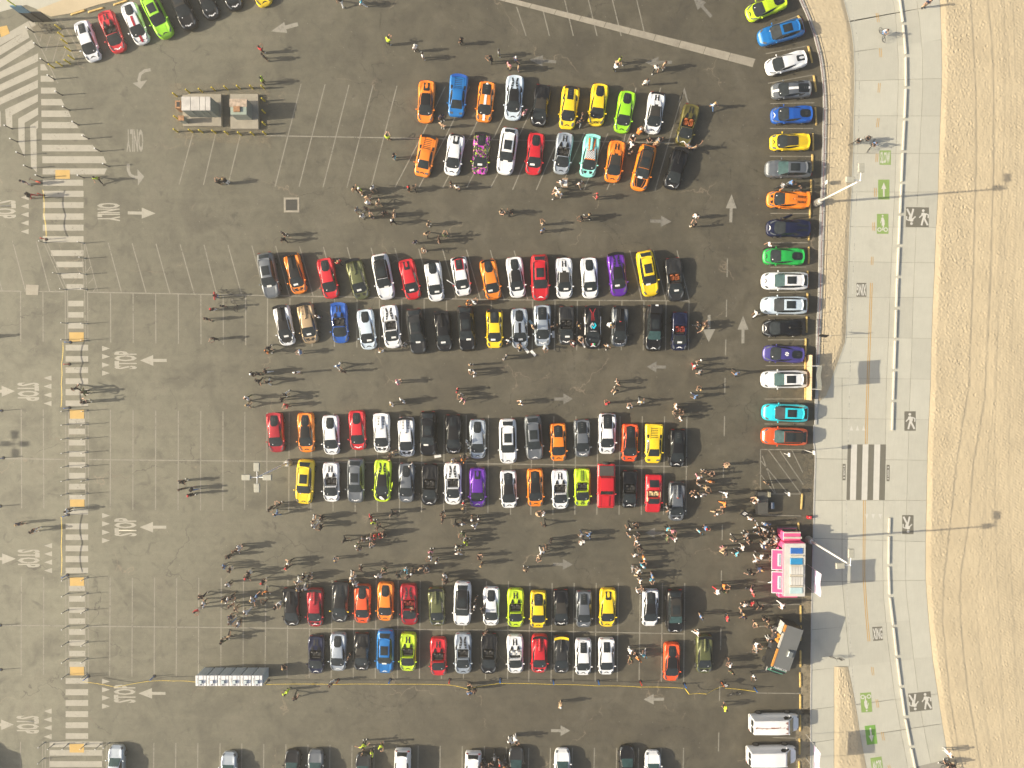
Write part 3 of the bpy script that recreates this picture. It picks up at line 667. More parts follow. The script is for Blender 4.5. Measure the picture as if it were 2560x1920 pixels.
# ---- arrows: shaft and head in one flat piece
def arrow(c, r, tail, tip, m=None, hw=0.62, sw=0.17, hl=0.5):
    a_, b_ = W(c, r, *tail), W(c, r, *tip); a_ = Vector(a_[:2]); b_ = Vector(b_[:2]); d = (b_ - a_); L_ = d.length; d.normalize(); n = Vector((-d.y, d.x)); k = b_ - d * L_ * hl
    mark('lane_arrow', [a_ + n * sw, k + n * sw, k + n * hw, b_, k - n * hw, k - n * sw, a_ - n * sw], m or ARROWP)
arrow(0, 1, (1105, 180), (1345, 185), BAR); arrow(0, 1, (1440, 1455), (1210, 1455), BAR); arrow(0, 2, (1437, 1237), (1208, 1237), BAR); arrow(0, 3, (1430, 1014), (1197, 1014), BAR)
arrow(0, 2, (-100, 62), (130, 62), BAR); arrow(0, 2, (-100, 1510), (138, 1510), BAR); arrow(0, 3, (-100, 1285), (120, 1285), BAR)
arrow(1, 0, (362, 208), (128, 272), ARROWB, sw=0.22, hl=0.55); arrow(2, 0, (1722, 145), (1560, -40), ARROWP)
arrow(2, 0, (380, 535), (150, 515)); arrow(2, 0, (1382, 538), (1150, 540)); arrow(2, 1, (1890, 262), (1897, 20), ARROWB); arrow(2, 1, (1995, 1308), (1997, 1070), ARROWB)
arrow(2, 1, (1703, 1062), (1700, 1298), ARROWB, hw=0.72, hl=0.48); arrow(2, 1, (1195, 250), (1378, 256)); arrow(2, 1, (1330, 1513), (1165, 1510)); arrow(2, 2, (365, 130), (525, 128)); arrow(2, 2, (355, 1557), (525, 1560))
arrow(2, 2, (1318, 1290), (1150, 1285)); arrow(2, 3, (1312, 1064), (1137, 1066), ARROWB); arrow(2, 3, (337, 1336), (503, 1336), ARROWB)
polyline('turn_arrow_shaft', [W(0, 0, 1302, 602), W(0, 0, 1250, 612), W(0, 0, 1212, 640), W(0, 0, 1200, 690), W(0, 0, 1208, 722)], 0.34, ARROWB)
mark('turn_arrow_head', [W(0, 0, 1145, 718), W(0, 0, 1272, 692), W(0, 0, 1215, 768)], ARROWB, z=ZP + 0.003)
polyline('turn_arrow_shaft', [W(0, 0, 1108, 1415), W(0, 0, 1108, 1470), W(0, 0, 1125, 1510), W(0, 0, 1160, 1530), W(0, 0, 1195, 1532)], 0.34, ARROWB)
mark('turn_arrow_head', [W(0, 0, 1187, 1462), W(0, 0, 1247, 1526), W(0, 0, 1193, 1603)], ARROWB, z=ZP + 0.003)
mark('chevron_mark', [W(2, 0, 1490, 755), W(2, 0, 1528, 885), W(2, 0, 1512, 885), W(2, 0, 1487, 800), W(2, 0, 1452, 885), W(2, 0, 1436, 885)], ARROWP)
# ---- concrete pieces let into the asphalt
a0, a1, b0, b1 = N(2, 0, -260, -75), N(2, 0, 2105, 510), N(2, 0, -280, -45), N(2, 0, 2080, 580)
strip = empty('concrete_gutter', P(*a1)); tag(strip, kind='structure')
for k in range(11):
    f0, f1 = k / 11 + 0.0008, (k + 1) / 11 - 0.0008; wg = 1
    q = []
    for (s_, t_) in ((a0, a1), (b0, b1)):
        q.append([P(s_[0] + (t_[0] - s_[0]) * f, s_[1] + (t_[1] - s_[1]) * f) - strip.location for f in (f0, f1)])
    new('concrete_slab', slab([tuple(v[:2]) for v in (q[0][0], q[0][1], q[1][1], q[1][0])], -0.02, 0.006), CONC2, strip)
o = new('drain_frame', None); D.objects.remove(o)
dr = empty('storm_drain', W(1, 1, 308, 112)); tag(dr, 'square concrete framed drain grate set into the asphalt above the row of cars', 'drain')
def drf(bm):
    for cx, cy, sx, sy in ((0, 0.72, 1.76, 0.22), (0, -0.72, 1.76, 0.22), (-0.77, 0, 0.22, 1.22), (0.77, 0, 0.22, 1.22)): b_box(bm, (cx, cy, 0.015), (sx, sy, 0.03))
new('frame', bm_mesh(drf), CONC2, dr)
for k in range(14): new('grate_bar', shared('gbar', box_me((0.055, 1.2, 0.02)), RIM if False else mat('dark_iron', (0.09, 0.09, 0.08), 0.7, 0.3)), None, dr, (-0.60 + k * 0.0925, 0, 0.001))
q = [tuple(W(0, 1, *p_)[:2]) for p_ in ((225, 800), (335, 805), (332, 890), (225, 888))]
ut = new('utility_cover', slab(q, 0.0, 0.02), CONC2); tag(ut, 'pale square concrete utility cover crossing the stall line at far left', 'utility cover')
# skid marks
def arc(c, r, cx, cy, rad, a0, a1, wd=0.16, asp=1.0):
    pts = [W(c, r, cx + rad * math.cos(math.radians(a)), cy - rad * asp * math.sin(math.radians(a))) for a in np.linspace(a0, a1, 28)]
    polyline('skid_mark', pts, wd, SKID, z=0.0025 + random.random() * 0.001)
arc(2, 1, 560, 430, 165, 100, 245, 0.18); arc(2, 1, 640, 560, 330, -5, 70, 0.2); arc(2, 1, 1050, 650, 215, 25, 150, 0.15); arc(2, 1, 620, 560, 290, -5, 50, 0.1)
arc(2, 1, 60, 1500, 480, -70, 60, 0.16); arc(2, 1, 180, 1480, 430, 200, 330, 0.14); arc(2, 1, 1400, 1180, 310, -30, 80, 0.14); arc(2, 1, 1100, 1150, 260, 60, 200, 0.14)
arc(1, 2, 1800, 1150, 250, 120, 260, 0.12); arc(2, 2, 140, -50, 300, 190, 350, 0.12); arc(1, 3, 1150, 800, 330, 180, 350, 0.14); arc(1, 3, 1050, 760, 420, 200, 330, 0.1); arc(1, 0, 1450, 200, 380, 140, 230, 0.18); arc(2, 2, 620, 1000, 260, -80, 40, 0.12); arc(2, 3, 1420, 1600, 300, 60, 150, 0.15)
for pts in ([(1890, -200), (1885, 60), (1875, 400)], [(2000, 1300), (1960, 1500)], [(450, 1300), (470, 1500), (520, 1640)], [(690, 1370), (600, 1500), (500, 1659)]):
    polyline('skid_mark', [W(2, 1, *p_) for p_ in pts], 0.14, SKID, z=0.003)
polyline('seam_mark', [W(2, 0, -2500 + 1000, -500), W(2, 0, 0, 330), W(2, 0, 700, 730), W(2, 0, 1650, 1240), W(2, 0, 2200, 1520)], 0.10, SKID, z=0.003)
# drifted sand along the kerb stalls
for (r, y0, y1, xl, xr) in ((0, 100, 1500, 415, 480), (2, 0, 160, 0, 400), (2, 540, 900, 300, 400), (2, 1150, 1300, 160, 395), (3, 170, 330, 290, 378), (3, 760, 1200, 285, 373), (3, 1150, 1659, 240, 372), (2, 900, 1130, 320, 400)):
    if r == 0: continue
    if xr < 380: xr = 376
    mark('sand_drift', [W(3, r, xl, y0), W(3, r, xr, y0), W(3, r, xr - 5, y1), W(3, r, xl, y1)], SANDY2 if r == 3 else SANDY, z=0.0085)
mark('sand_drift', [W(0, 0, 1450, 720), W(0, 0, 2212, 720), W(1, 0, 120, 760), W(1, 0, 130, 1280), W(0, 0, 1500, 1190)], SANDY, z=0.0095)
mark('sand_drift', [W(0, 0, 260, 230), W(0, 0, 600, 140), W(0, 0, 700, 250), W(0, 0, 520, 520)], SANDY, z=0.0095)

# ---- promenade markings
ZM = 0.013
def pm(name, pts, m, z=ZM): return mark(name, pts, m, prom, z)
for r, L_ in ((0, ((933, 112, 192, 14), (962, 418, 494, 6), (955, 718, 800, -6), (945, 1022, 1100, -8), (935, 1328, 1400, -4), (920, 1625, 1700, 0))), (1, ((905, 262, 335, 0), (893, 558, 632, -2))), (3, ((893, 786, 858, 8), (931, 1066, 1137, 12), (978, 1348, 1420, 14), (1035, 1634, 1700, 18)))):
    for x, y0, y1, sl_ in L_:
        for dx in (0, 15): stroke('centre_dash', W(3, r, x + dx, y0), W(3, r, x + dx + sl_, y1), 0.07, YELP, prom, ZM)
for dx in (-2.2, 2.2):
    for ya, yb in ((N(3, 1, 0, 785)[1], N(3, 2, 0, 520)[1]), (N(3, 2, 0, 1005)[1], N(3, 3, 0, 565)[1])):
        cx_ = cc([(1, [(893, 785), (880, 1200), (862, 1659)]), (2, [(850, 400), (848, 520), (832, 1005), (828, 1659)]), (3, [(835, 100), (848, 300), (872, 565)])])
        ys_ = np.linspace(ya, yb, 16); polyline('centre_line', [P(cx_(y_) + dx, y_) for y_ in ys_], 0.085, YELP, prom, ZM - .001)
ys_ = np.linspace(-20, 1940, 70); polyline('edge_line', [P(lineX(y_), y_) for y_ in ys_], 0.09, worn_paint('faded_edge_line', (0.50, 0.49, 0.43), 0.42, 0.1, 0.3), prom, ZM - .002)
def panel(r, cx, cy, w_, h_, rot, bgm, draw):
    """painted panel centred at crop position; local units are crop pixels, rot degrees clockwise in the picture"""
    ca, sa = math.cos(math.radians(rot)), math.sin(math.radians(rot))
    def q(x, y): return W(3, r, cx + x * ca - y * sa, cy + x * sa + y * ca)
    pm('panel_ground', [q(-w_ / 2, -h_ / 2), q(w_ / 2, -h_ / 2), q(w_ / 2, h_ / 2), q(-w_ / 2, h_ / 2)], bgm)
    draw(q)
def thick(q, a_, b_, t_, z=ZM + 0.004, m=None, name='symbol_stroke'):
    stroke(name, q(*a_), q(*b_), t_ / K / 22.0, m or WALKW, prom, z)
def disc(q, x, y, r_, z=ZM + 0.004, hole=0.0, m=None):
    if hole:
        v = [(*q(x + rr * math.cos(a), y + rr * math.sin(a))[:2], z) for rr in (hole, r_) for a in np.linspace(0, 2 * math.pi, 17)[:-1]]
        f = [(k, (k + 1) % 16, 16 + (k + 1) % 16, 16 + k) for k in range(16)]
        return new('symbol_ring', pydata(v, f), m or WALKW, prom)
    return pm('symbol_dot', [q(x + r_ * math.cos(a), y + r_ * math.sin(a)) for a in np.linspace(0, 2 * math.pi, 17)[:-1]], m or WALKW, z)
def walker(q0, ox=0, oy=0, flip=1, s=1.0):
    """pedestrian symbol, upright when flip = 1, upside down when -1, about 150 crop pixels tall"""
    q = lambda x, y: q0(ox + x * flip * s, oy + y * flip * s)
    disc(q, -2, -58, 12 * s)
    body = [(-16, -38), (2, -42), (24, -30), (22, -2), (14, 10), (-6, 10), (-6, -14), (-22, -8)]
    pm('symbol_torso', [q(*p_) for p_ in body], WALKW, ZM + 0.004)
    for k, (a_, b_, t_) in enumerate((((-14, -18), (-36, 4), 10), ((18, -32), (42, -22), 10), ((42, -24), (40, 6), 10), ((0, 5), (-16, 70), 16), ((6, 5), (38, 68), 16))):
        thick(q, a_, b_, t_ * s, ZM + 0.006 + k * 0.001)
def up_arrow(flip):
    def f(q):
        pm('symbol_arrow', [q(x * flip, y * flip) for x, y in ((-7, 62), (-7, -5), (-22, -5), (0, -62), (22, -5), (7, -5), (7, 62))], WALKW, ZM + 0.004)
    return f
def bike(flip):
    def f(q0):
        q = lambda x, y: q0(x * flip, y * flip)
        disc(q, -27, 50, 19, hole=11); disc(q, 27, 50, 19, hole=11); disc(q, 0, -70, 8)
        pm('symbol_torso', [q(-14, -50), q(4, -58), q(16, -30), q(18, 5), q(8, 20), q(-10, 15), q(-6, -20)], WALKW, ZM + 0.004)
        thick(q, (8, 10), (0, 56), 10, ZM + 0.006); thick(q, (-10, -35), (-18, -5), 7, ZM + 0.007)
    return f
def word_on(word, rot):
    def f(q):
        a_, b_ = q(-40, -50), q(40, 50); c_ = (a_ + b_) / 2
        letters('path_word', word, (c_.x - 1, c_.y - 1), (c_.x + 1, c_.y + 1), rot, WALKW, prom, ZM + 0.004, exact=(82 / K / 22, 100 / K / 22))
    return f
panel(0, 1012, 1362, 98, 124, 0, GREENP, word_on('SLOW', 0))
panel(0, 1000, 1638, 98, 172, 0, GREENP, up_arrow(1))
panel(1, 990, 275, 100, 172, 0, GREENP, bike(1))
panel(3, 848, 1092, 94, 170, -4, GREENP, bike(-1))
panel(3, 890, 1372, 92, 165, -7, GREEND, up_arrow(-1))
panel(3, 942, 1640, 98, 150, -8, GREENP, word_on('SLOW', 188))
panel(1, 807, 845, 86, 120, 0, WALKD, word_on('XING', 180))
panel(3, 947, 498, 86, 120, -4, WALKD, word_on('XING', 4))
panel(1, 1290, 218, 198, 172, 1, WALKD, lambda q: (walker(q, -52, -2, -1), walker(q, 52, 0, 1)))
panel(3, 1315, 1085, 195, 160, -6, WALKD, lambda q: (walker(q, -52, 0, -1), walker(q, 50, 0, 1)))
panel(2, 1227, 320, 98, 168, 0, WALKD, lambda q: walker(q, 0, 0, 1))
panel(2, 1208, 1215, 98, 165, 0, WALKD, lambda q: walker(q, 0, 0, -1))
def look(rot):
    def f(q):
        c_ = q(0, 0)
        letters('path_word', 'LOOK', (c_.x - 1, c_.y - 1), (c_.x + 1, c_.y + 1), rot, WALKW, prom, ZM + 0.004, exact=(64 / K / 22, 15 / K / 22))
        for s_ in (-1, 1): pm('symbol_arrow', [q(-7, s_ * 49), q(0, s_ * 49 - 9), q(7, s_ * 49), q(0, s_ * 49 + 9)], WALKW, ZM + 0.004)
    return f
panel(2, 657, 761, 26, 142, 0.5, WALKD, look(270)); panel(2, 1037, 769, 26, 142, 0.5, WALKD, look(90))
for x0, x1, m_ in ((688, 718, 0), (718, 770, 1), (770, 818, 0), (818, 868, 1), (868, 918, 0), (918, 970, 1), (970, 1019, 0)):
    pm('crossing_stripe', [W(3, 2, x0, 522), W(3, 2, x1, 522), W(3, 2, x1 - 11, 1002), W(3, 2, x0 - 11, 1002)], WALKW if m_ else WALKD)
for x in (720, 772, 826): pm('yield_tooth', [W(3, 2, x - 15, 402), W(3, 2, x + 15, 402), W(3, 2, x, 358)], WALKW)
for x in (852, 908, 970): pm('yield_tooth', [W(3, 2, x - 15, 1124), W(3, 2, x + 15, 1124), W(3, 2, x, 1168)], WALKW)
# ================================================================== VEHICLES
def interp(pts, y):
    ys = [p[0] for p in pts]
    if y <= ys[0]: return pts[0][1:]
    for a, b in zip(pts, pts[1:]):
        if y <= b[0]:
            t = (y - a[0]) / (b[0] - a[0]); return [a[i] + (b[i] - a[i]) * t for i in range(1, len(a))]
    return pts[-1][1:]
def sst(t): t = max(0.0, min(1.0, t)); return t * t * (3 - 2 * t)

class Shape:
    """top surface of a vehicle as a height over (x, y); front is +y. outline (y, half width), deck (y, z), cabin (y, base half, top half, z)"""
    def __init__(s, outline, deck, cabin, haunch=0.05, edge=0.22, sill=0.2, pit=None, round_=True, box=False):
        s.o, s.d, s.c, s.h, s.e, s.sill, s.pit, s.box = sorted(outline), sorted(deck), sorted(cabin), haunch, edge, sill, pit, box
    def w(s, y): return interp(s.o, y)[0]
    def z(s, x, y):
        ax = abs(x); W_ = s.w(y); zd = interp(s.d, y)[0]
        t = ax / max(W_, 1e-3)
        L = s.o[-1][0]
        bulge = s.h * (math.exp(-((t - 0.78) / 0.16) ** 2)) * (math.exp(-((y - L * 0.62) / 0.5) ** 2) + 1.1 * math.exp(-((y + L * 0.60) / 0.6) ** 2))
        z = zd + bulge - s.e * max(0, (t - 0.80) / 0.20) ** 2
        if s.c and s.c[0][0] < y < s.c[-1][0]:
            hb, ht, zt = interp(s.c, y)
            k = sst((hb - ax) / max(hb - ht, 0.02))
            zc = zt - 0.035 * min(1, ax / max(ht, .1)) ** 2
            z = z + max(0, zc - z) * k
        if s.pit and s.pit[0] < y < s.pit[1] and ax < s.pit[2]: z = s.pit[3]
        return z
    def body(s, ny=60, nx=12):
        def f():
            y0, y1 = s.o[0][0], s.o[-1][0]
            ys = list(np.linspace(y0, y1, ny))
            if s.pit: ys += [s.pit[0] - .01, s.pit[0] + .01, s.pit[1] - .01, s.pit[1] + .01]
            ys = sorted(ys); base = list(np.sin(np.linspace(-1, 1, 2 * nx + 1) * math.pi / 2) * 0.35 + np.linspace(-1, 1, 2 * nx + 1) * 0.65)
            V = []; rows = []
            for y in ys:
                W_ = s.w(y); row = []
                xs = [b * W_ for b in base]
                ze = s.z(W_, y); 
                for (xx, zz) in ((-W_ * 0.96, s.sill), (-W_ * 1.01, s.sill + 0.5 * (ze - s.sill))): row.append((xx, y, zz))
                for x in xs: row.append((x, y, s.z(x, y)))
                for (xx, zz) in ((W_ * 1.01, s.sill + 0.5 * (ze - s.sill)), (W_ * 0.96, s.sill)): row.append((xx, y, zz))
                rows.append(range(len(V), len(V) + len(row))); V += row
            Fc = []
            for a, b in zip(rows, rows[1:]):
                for i in range(len(a) - 1): Fc.append((a[i], a[i + 1], b[i + 1], b[i]))
            # ends and floor
            Fc.append(tuple(rows[0])[::-1]); Fc.append(tuple(rows[-1]))
            for a, b in zip(rows, rows[1:]): Fc.append((a[0], b[0], b[-1], a[-1]))
            me = pydata(V, Fc); me.polygons.foreach_set('use_smooth', [True] * len(me.polygons))
            bm = bmesh.new(); bm.from_mesh(me)
            for e in bm.edges:
                if len(e.link_faces) == 2 and e.calc_face_angle(0) > 0.7: e.smooth = False
            bm.to_mesh(me); bm.free(); return me
        return f
    def patch(s, st, lift=0.012, nx=6, sub=3, zfix=None):
        """ribbon over the surface: stations (y, x left, x right)"""
        def f():
            V = []; rows = []
            yy = []; lf = lift + .007; nx_ = max(nx0 if False else 1, int(math.ceil(max(q[2] - q[1] for q in st) / .09)))
            for a, b in zip(st, st[1:]):
                sub_ = max(1, int(math.ceil(abs(b[0] - a[0]) / .07)))
                for k in range(sub_): t = k / sub_; yy.append([a[i] + (b[i] - a[i]) * t for i in range(3)])
            yy.append(list(st[-1]))
            for (y, xl, xr) in yy:
                row = []
                for i in range(nx_ + 1):
                    x = xl + (xr - xl) * i / nx_; row.append((x, y, (s.z(x, y) if zfix is None else zfix) + lf))
                rows.append(range(len(V), len(V) + nx_ + 1)); V += row
            up = st[-1][0] > st[0][0]
            Fc = []
            for a, b in zip(rows, rows[1:]):
                for i in range(nx_):
                    q = (a[i], a[i + 1], b[i + 1], b[i]); Fc.append(q if up else q[::-1])
            return pydata(V, Fc, True)
        return f

SUP_OUT = [(-2.26, .55), (-2.24, .70), (-2.18, .80), (-1.95, .90), (-1.5, .965), (-1.0, .955), (-.4, .90), (.3, .885), (.9, .92), (1.4, .945), (1.75, .90), (2.0, .80), (2.12, .69), (2.20, .55), (2.24, .40), (2.255, .22)]
DECK = [(-2.25, .62), (-2.15, .88), (-1.5, .93), (-.8, .90), (.5, .84), (1.2, .77), (1.7, .66), (2.1, .52), (2.25, .38)]
def scale_o(o, sy, sx): return [(y * sy, w_ * sx) for y, w_ in o]
CAB_H = [(-2.05, .45, .35, .90), (-1.3, .60, .44, 1.03), (-.7, .74, .52, 1.12), (0, .82, .58, 1.165), (.5, .84, .60, 1.13), (1.0, .83, .68, .93), (1.5, .72, .60, .72)]
CAB_OPEN = [(-2.0, .5, .4, .90), (-1.2, .66, .50, 1.0), (-.75, .74, .55, 1.02), (-.62, .8, .7, .86), (.32, .82, .75, .86), (.42, .84, .62, 1.10), (1.0, .83, .68, .93), (1.5, .72, .60, .72)]
SH = {
 'H': Shape(SUP_OUT, DECK, CAB_H),
 'HO': Shape(SUP_OUT, DECK, CAB_OPEN, pit=(-.62, .34, .60, .50)),
 'A': Shape(scale_o(SUP_OUT, 1.07, 1.05), [(y * 1.07, z) for y, z in DECK], [(y * 1.05, a, b, z) for y, a, b, z in CAB_H]),
 'AO': Shape(scale_o(SUP_OUT, 1.07, 1.05), [(y * 1.07, z) for y, z in DECK], CAB_OPEN, pit=(-.62, .34, .60, .50)),
 'G': Shape([(-2.15, .74), (-2.05, .86), (-1.5, .94), (-.8, .91), (.2, .88), (1.2, .92), (1.7, .88), (2.0, .76), (2.15, .55)], [(y * .955, z) for y, z in DECK], [(y * .97, a, b, z) for y, a, b, z in CAB_H]),
 'GO': Shape([(-2.15, .74), (-2.05, .86), (-1.5, .94), (-.8, .91), (.2, .88), (1.2, .92), (1.7, .88), (2.0, .76), (2.15, .55)], [(y * .955, z) for y, z in DECK], [(y * .97, a, b, z) for y, a, b, z in CAB_OPEN], pit=(-.60, .33, .58, .50)),
 'M': Shape([(-2.3, .74), (-2.2, .90), (-1.5, 1.01), (-.8, .97), (.2, .93), (1.2, .96), (1.8, .90), (2.15, .76), (2.3, .55)], [(y * 1.02, z - .02) for y, z in DECK], [(y, a, b - .03, z - .02) for y, a, b, z in CAB_H]),
 'D': Shape([(-2.23, .90), (-2.15, 1.0), (-1.5, 1.02), (-.8, .98), (.2, .93), (1.2, .95), (1.8, .90), (2.1, .78), (2.23, .62)], [(-2.23, .80), (-2.1, .90), (-1.4, .92), (-.6, .88), (.5, .80), (1.2, .72), (1.7, .60), (2.1, .48), (2.23, .36)],
    [(-1.0, .8, .5, .90), (-.5, .82, .48, 1.06), (-.3, .82, .50, 1.10), (.55, .82, .54, 1.08), (1.0, .80, .62, .88), (1.45, .74, .62, .68)], haunch=.02, edge=.12),
 'U': Shape([(-2.55, .62), (-2.45, .84), (-2.1, .95), (-1.4, 1.0), (0, .97), (1.3, .99), (1.9, .95), (2.25, .85), (2.42, .70), (2.50, .56), (2.545, .38), (2.56, .22)], [(-2.55, .9), (-2.4, 1.10), (-1.5, 1.10), (1.0, 1.05), (1.6, 1.0), (2.2, .88), (2.45, .70), (2.55, .5)],
    [(-2.45, .72, .52, 1.14), (-1.9, .80, .58, 1.48), (-1.5, .83, .565, 1.55), (-.6, .86, .585, 1.63), (.3, .87, .585, 1.60), (.75, .87, .68, 1.33), (1.25, .80, .64, 1.04)], haunch=.05, edge=.25, sill=.28),
 'L': Shape([(-2.45, .90), (-2.4, .98), (-.2, 1.0), (2.3, .97), (2.45, .90)], [(-2.45, 1.1), (.25, 1.15), (.4, 1.20), (2.3, 1.12), (2.45, .9)],
    [(-1.1, .90, .70, 1.16), (-1.0, .90, .74, 1.80), (.35, .92, .74, 1.82), (1.0, .90, .72, 1.20)], haunch=.02, edge=.10, sill=.45),
 'J': Shape([(-2.16, .82), (-2.1, .92), (-1.2, .94), (.8, .92), (1.9, .86), (2.1, .80), (2.16, .70)], [(-2.16, .78), (-2.0, .88), (-1.0, .88), (.6, .80), (1.4, .70), (2.0, .55), (2.16, .42)],
    [(-1.65, .72, .55, .90), (-.95, .78, .58, 1.10), (-.45, .80, .60, 1.14), (-.38, .8, .62, .86), (.38, .8, .62, .86), (.45, .82, .58, 1.10), (1.1, .78, .66, .78)], haunch=.02, edge=.12, pit=(-.40, .36, .55, .52)),
 'S': Shape([(-2.4, .62), (-2.3, .84), (-1.6, .93), (0, .92), (1.4, .93), (2.0, .86), (2.3, .70), (2.4, .5)], [(-2.4, .8), (-2.2, 1.0), (-1.6, 1.02), (.9, .95), (1.5, .93), (2.1, .82), (2.4, .55)],
    [(-1.95, .70, .52, 1.02), (-1.1, .80, .56, 1.36), (-.2, .83, .58, 1.42), (.35, .84, .60, 1.38), (1.1, .80, .66, .97)], haunch=.04, edge=.22, sill=.24),
 'V': Shape([(-2.35, .80), (-2.25, .92), (0, .95), (1.5, .94), (2.1, .85), (2.35, .65)], [(-2.35, 1.0), (-2.2, 1.1), (1.0, 1.08), (1.9, 1.0), (2.35, .7)],
    [(-2.3, .85, .60, 1.15), (-2.0, .87, .64, 1.68), (-.5, .88, .66, 1.76), (.5, .88, .66, 1.72), (1.25, .82, .68, 1.09)], haunch=.02, edge=.22, sill=.3),
 'VAN': Shape([(-2.9, .86), (-2.8, .96), (0, 1.0), (1.8, .99), (2.5, .88), (2.8, .68)], [(-2.9, 1.0), (-2.8, 1.25), (1.6, 1.22), (2.3, 1.12), (2.65, .95), (2.8, .6)],
    [(-2.84, .92, .78, 1.2), (-2.72, .93, .80, 2.04), (0, .95, .80, 2.10), (1.2, .95, .78, 2.04), (1.95, .88, .78, 1.2)], haunch=.02, edge=.20, sill=.38),
}
WB = {'H': (1.32, -1.30), 'HO': (1.32, -1.30), 'A': (1.40, -1.36), 'AO': (1.40, -1.36), 'G': (1.28, -1.28), 'GO': (1.28, -1.28), 'M': (1.34, -1.33), 'D': (1.33, -1.32), 'U': (1.50, -1.48), 'L': (1.50, -1.50), 'J': (1.22, -1.22), 'S': (1.42, -1.38), 'V': (1.35, -1.35), 'VAN': (1.55, -1.75)}
def mir(st): return [(y, -b, -a) for y, a, b in st]

def tyre_me():
    def f(bm): b_cyl(bm, (-.12, 0, 0), .335, .25, 20, axis='X')
    return bm_mesh(f)
def rim_me():
    def f(bm):
        b_cyl(bm, (-.128, 0, 0), .235, .266, 12, axis='X')
    return bm_mesh(f)
def seat_me():
    def f(bm):
        b_box(bm, (0, .10, .10), (.46, .50, .16)); b_box(bm, (0, -.20, .30), (.44, .14, .52)); b_box(bm, (0, -.22, .58), (.24, .12, .14))
        b_box(bm, (-.21, .08, .16), (.07, .46, .20)); b_box(bm, (.21, .08, .16), (.07, .46, .20))
        bmesh.ops.bevel(bm, geom=bm.edges[:], offset=.03, segments=1, affect='EDGES')
    return bm_mesh(f, True)
def mirror_me():
    def f(bm):
        b_box(bm, (.07, -.02, 0), (.16, .06, .035)); b_box(bm, (.17, -.03, .02), (.16, .13, .11))
        bmesh.ops.bevel(bm, geom=bm.edges[:], offset=.02, segments=1, affect='EDGES')
    return bm_mesh(f, True)
def wing_me(width, chord, h, y, z):
    def f(bm):
        n = 8; rows = []
        for i in range(n + 1):
            x = -width + 2 * width * i / n; s_ = abs(x) / width; yy = y + 0.16 * s_ * s_
            rows.append([bm.verts.new((x, yy + a, z + h + b + 0.02 * s_)) for a, b in ((chord / 2, 0), (-chord / 2, .05), (-chord / 2, .02), (chord / 2, -.03))])
        for a, b in zip(rows, rows[1:]):
            for k in range(4): bm.faces.new((a[k], a[(k + 1) % 4], b[(k + 1) % 4], b[k]))
        bm.faces.new(rows[0][::-1]); bm.faces.new(rows[-1])
    return lambda: bm_mesh(f)
def strut_me(h):
    def f(bm): b_box(bm, (0, 0, h / 2), (.035, .16, h))
    return lambda: bm_mesh(f)
def lip_me(width, y, z):
    return wing_me(width, .20, .03, y, z)
def door_up_me():
    def f(bm):   # scissor door swung up
        b_box(bm, (0, 0, .55), (.07, .55, 1.1), 0, .35)
        bmesh.ops.bevel(bm, geom=bm.edges[:], offset=.025, segments=1, affect='EDGES')
    return bm_mesh(f, True)
def door_out_me():
    def f(bm):
        b_box(bm, (0, -.5, .35), (.07, 1.0, .60)); bmesh.ops.bevel(bm, geom=bm.edges[:], offset=.025, segments=1, affect='EDGES')
    return bm_mesh(f, True)
def mousse(kind, s, key, y0):
    """moustache sticker conforming to the bonnet"""
    def f():
        V = []; Fc = []; n = 22
        for i in range(n + 1):
            u = -1 + 2 * i / n; x = u * .36
            if kind == 'curl':
                cy = -.06 * math.cos(u * math.pi) * 0.9 + (.10 * max(0, abs(u) - .7) / .3 * math.sin(min(1, max(0, (abs(u) - .7) / .3)) * 3.1)); th = .022 + .055 * math.exp(-((abs(u) - .35) / .25) ** 2)
            else:
                cy = .10 * (1 - abs(u)) - .05 - .10 * abs(u) ** 2 * 0.6; th = .012 + .052 * math.exp(-((abs(u) - .30) / .30) ** 2)
            for sgn in (-1, 1):
                yy = y0 - cy * -1 * -1 + sgn * th; V.append((x, yy, s.z(x, yy) + .016))
            if i: a = 2 * (i - 1); Fc.append((a, a + 2, a + 3, a + 1))
        if kind == 'curl':   # curled tips as little rings
            for sg in (-1, 1):
                b0 = len(V)
                for k in range(10):
                    a = 2 * math.pi * k / 10
                    for rr in (.035, .062):
                        x = sg * .36 + rr * math.cos(a); yy = y0 - .045 + rr * math.sin(a); V.append((x, yy, s.z(x, yy) + .018))
                for k in range(10): q = (b0 + 2 * k, b0 + 2 * k + 1, b0 + 2 * ((k + 1) % 10) + 1, b0 + 2 * ((k + 1) % 10)); Fc.append(q)
        me = pydata(V, Fc); bm = bmesh.new(); bm.from_mesh(me); bmesh.ops.recalc_face_normals(bm, faces=bm.faces[:]); bm.to_mesh(me); bm.free(); return me
    return f
def engine_boss():
    def f(bm):
        for x in (-.11, .11):
            for k in range(4): b_box(bm, (x, -.18 + .12 * k, .01), (.09, .05, .02))
    return bm_mesh(f)

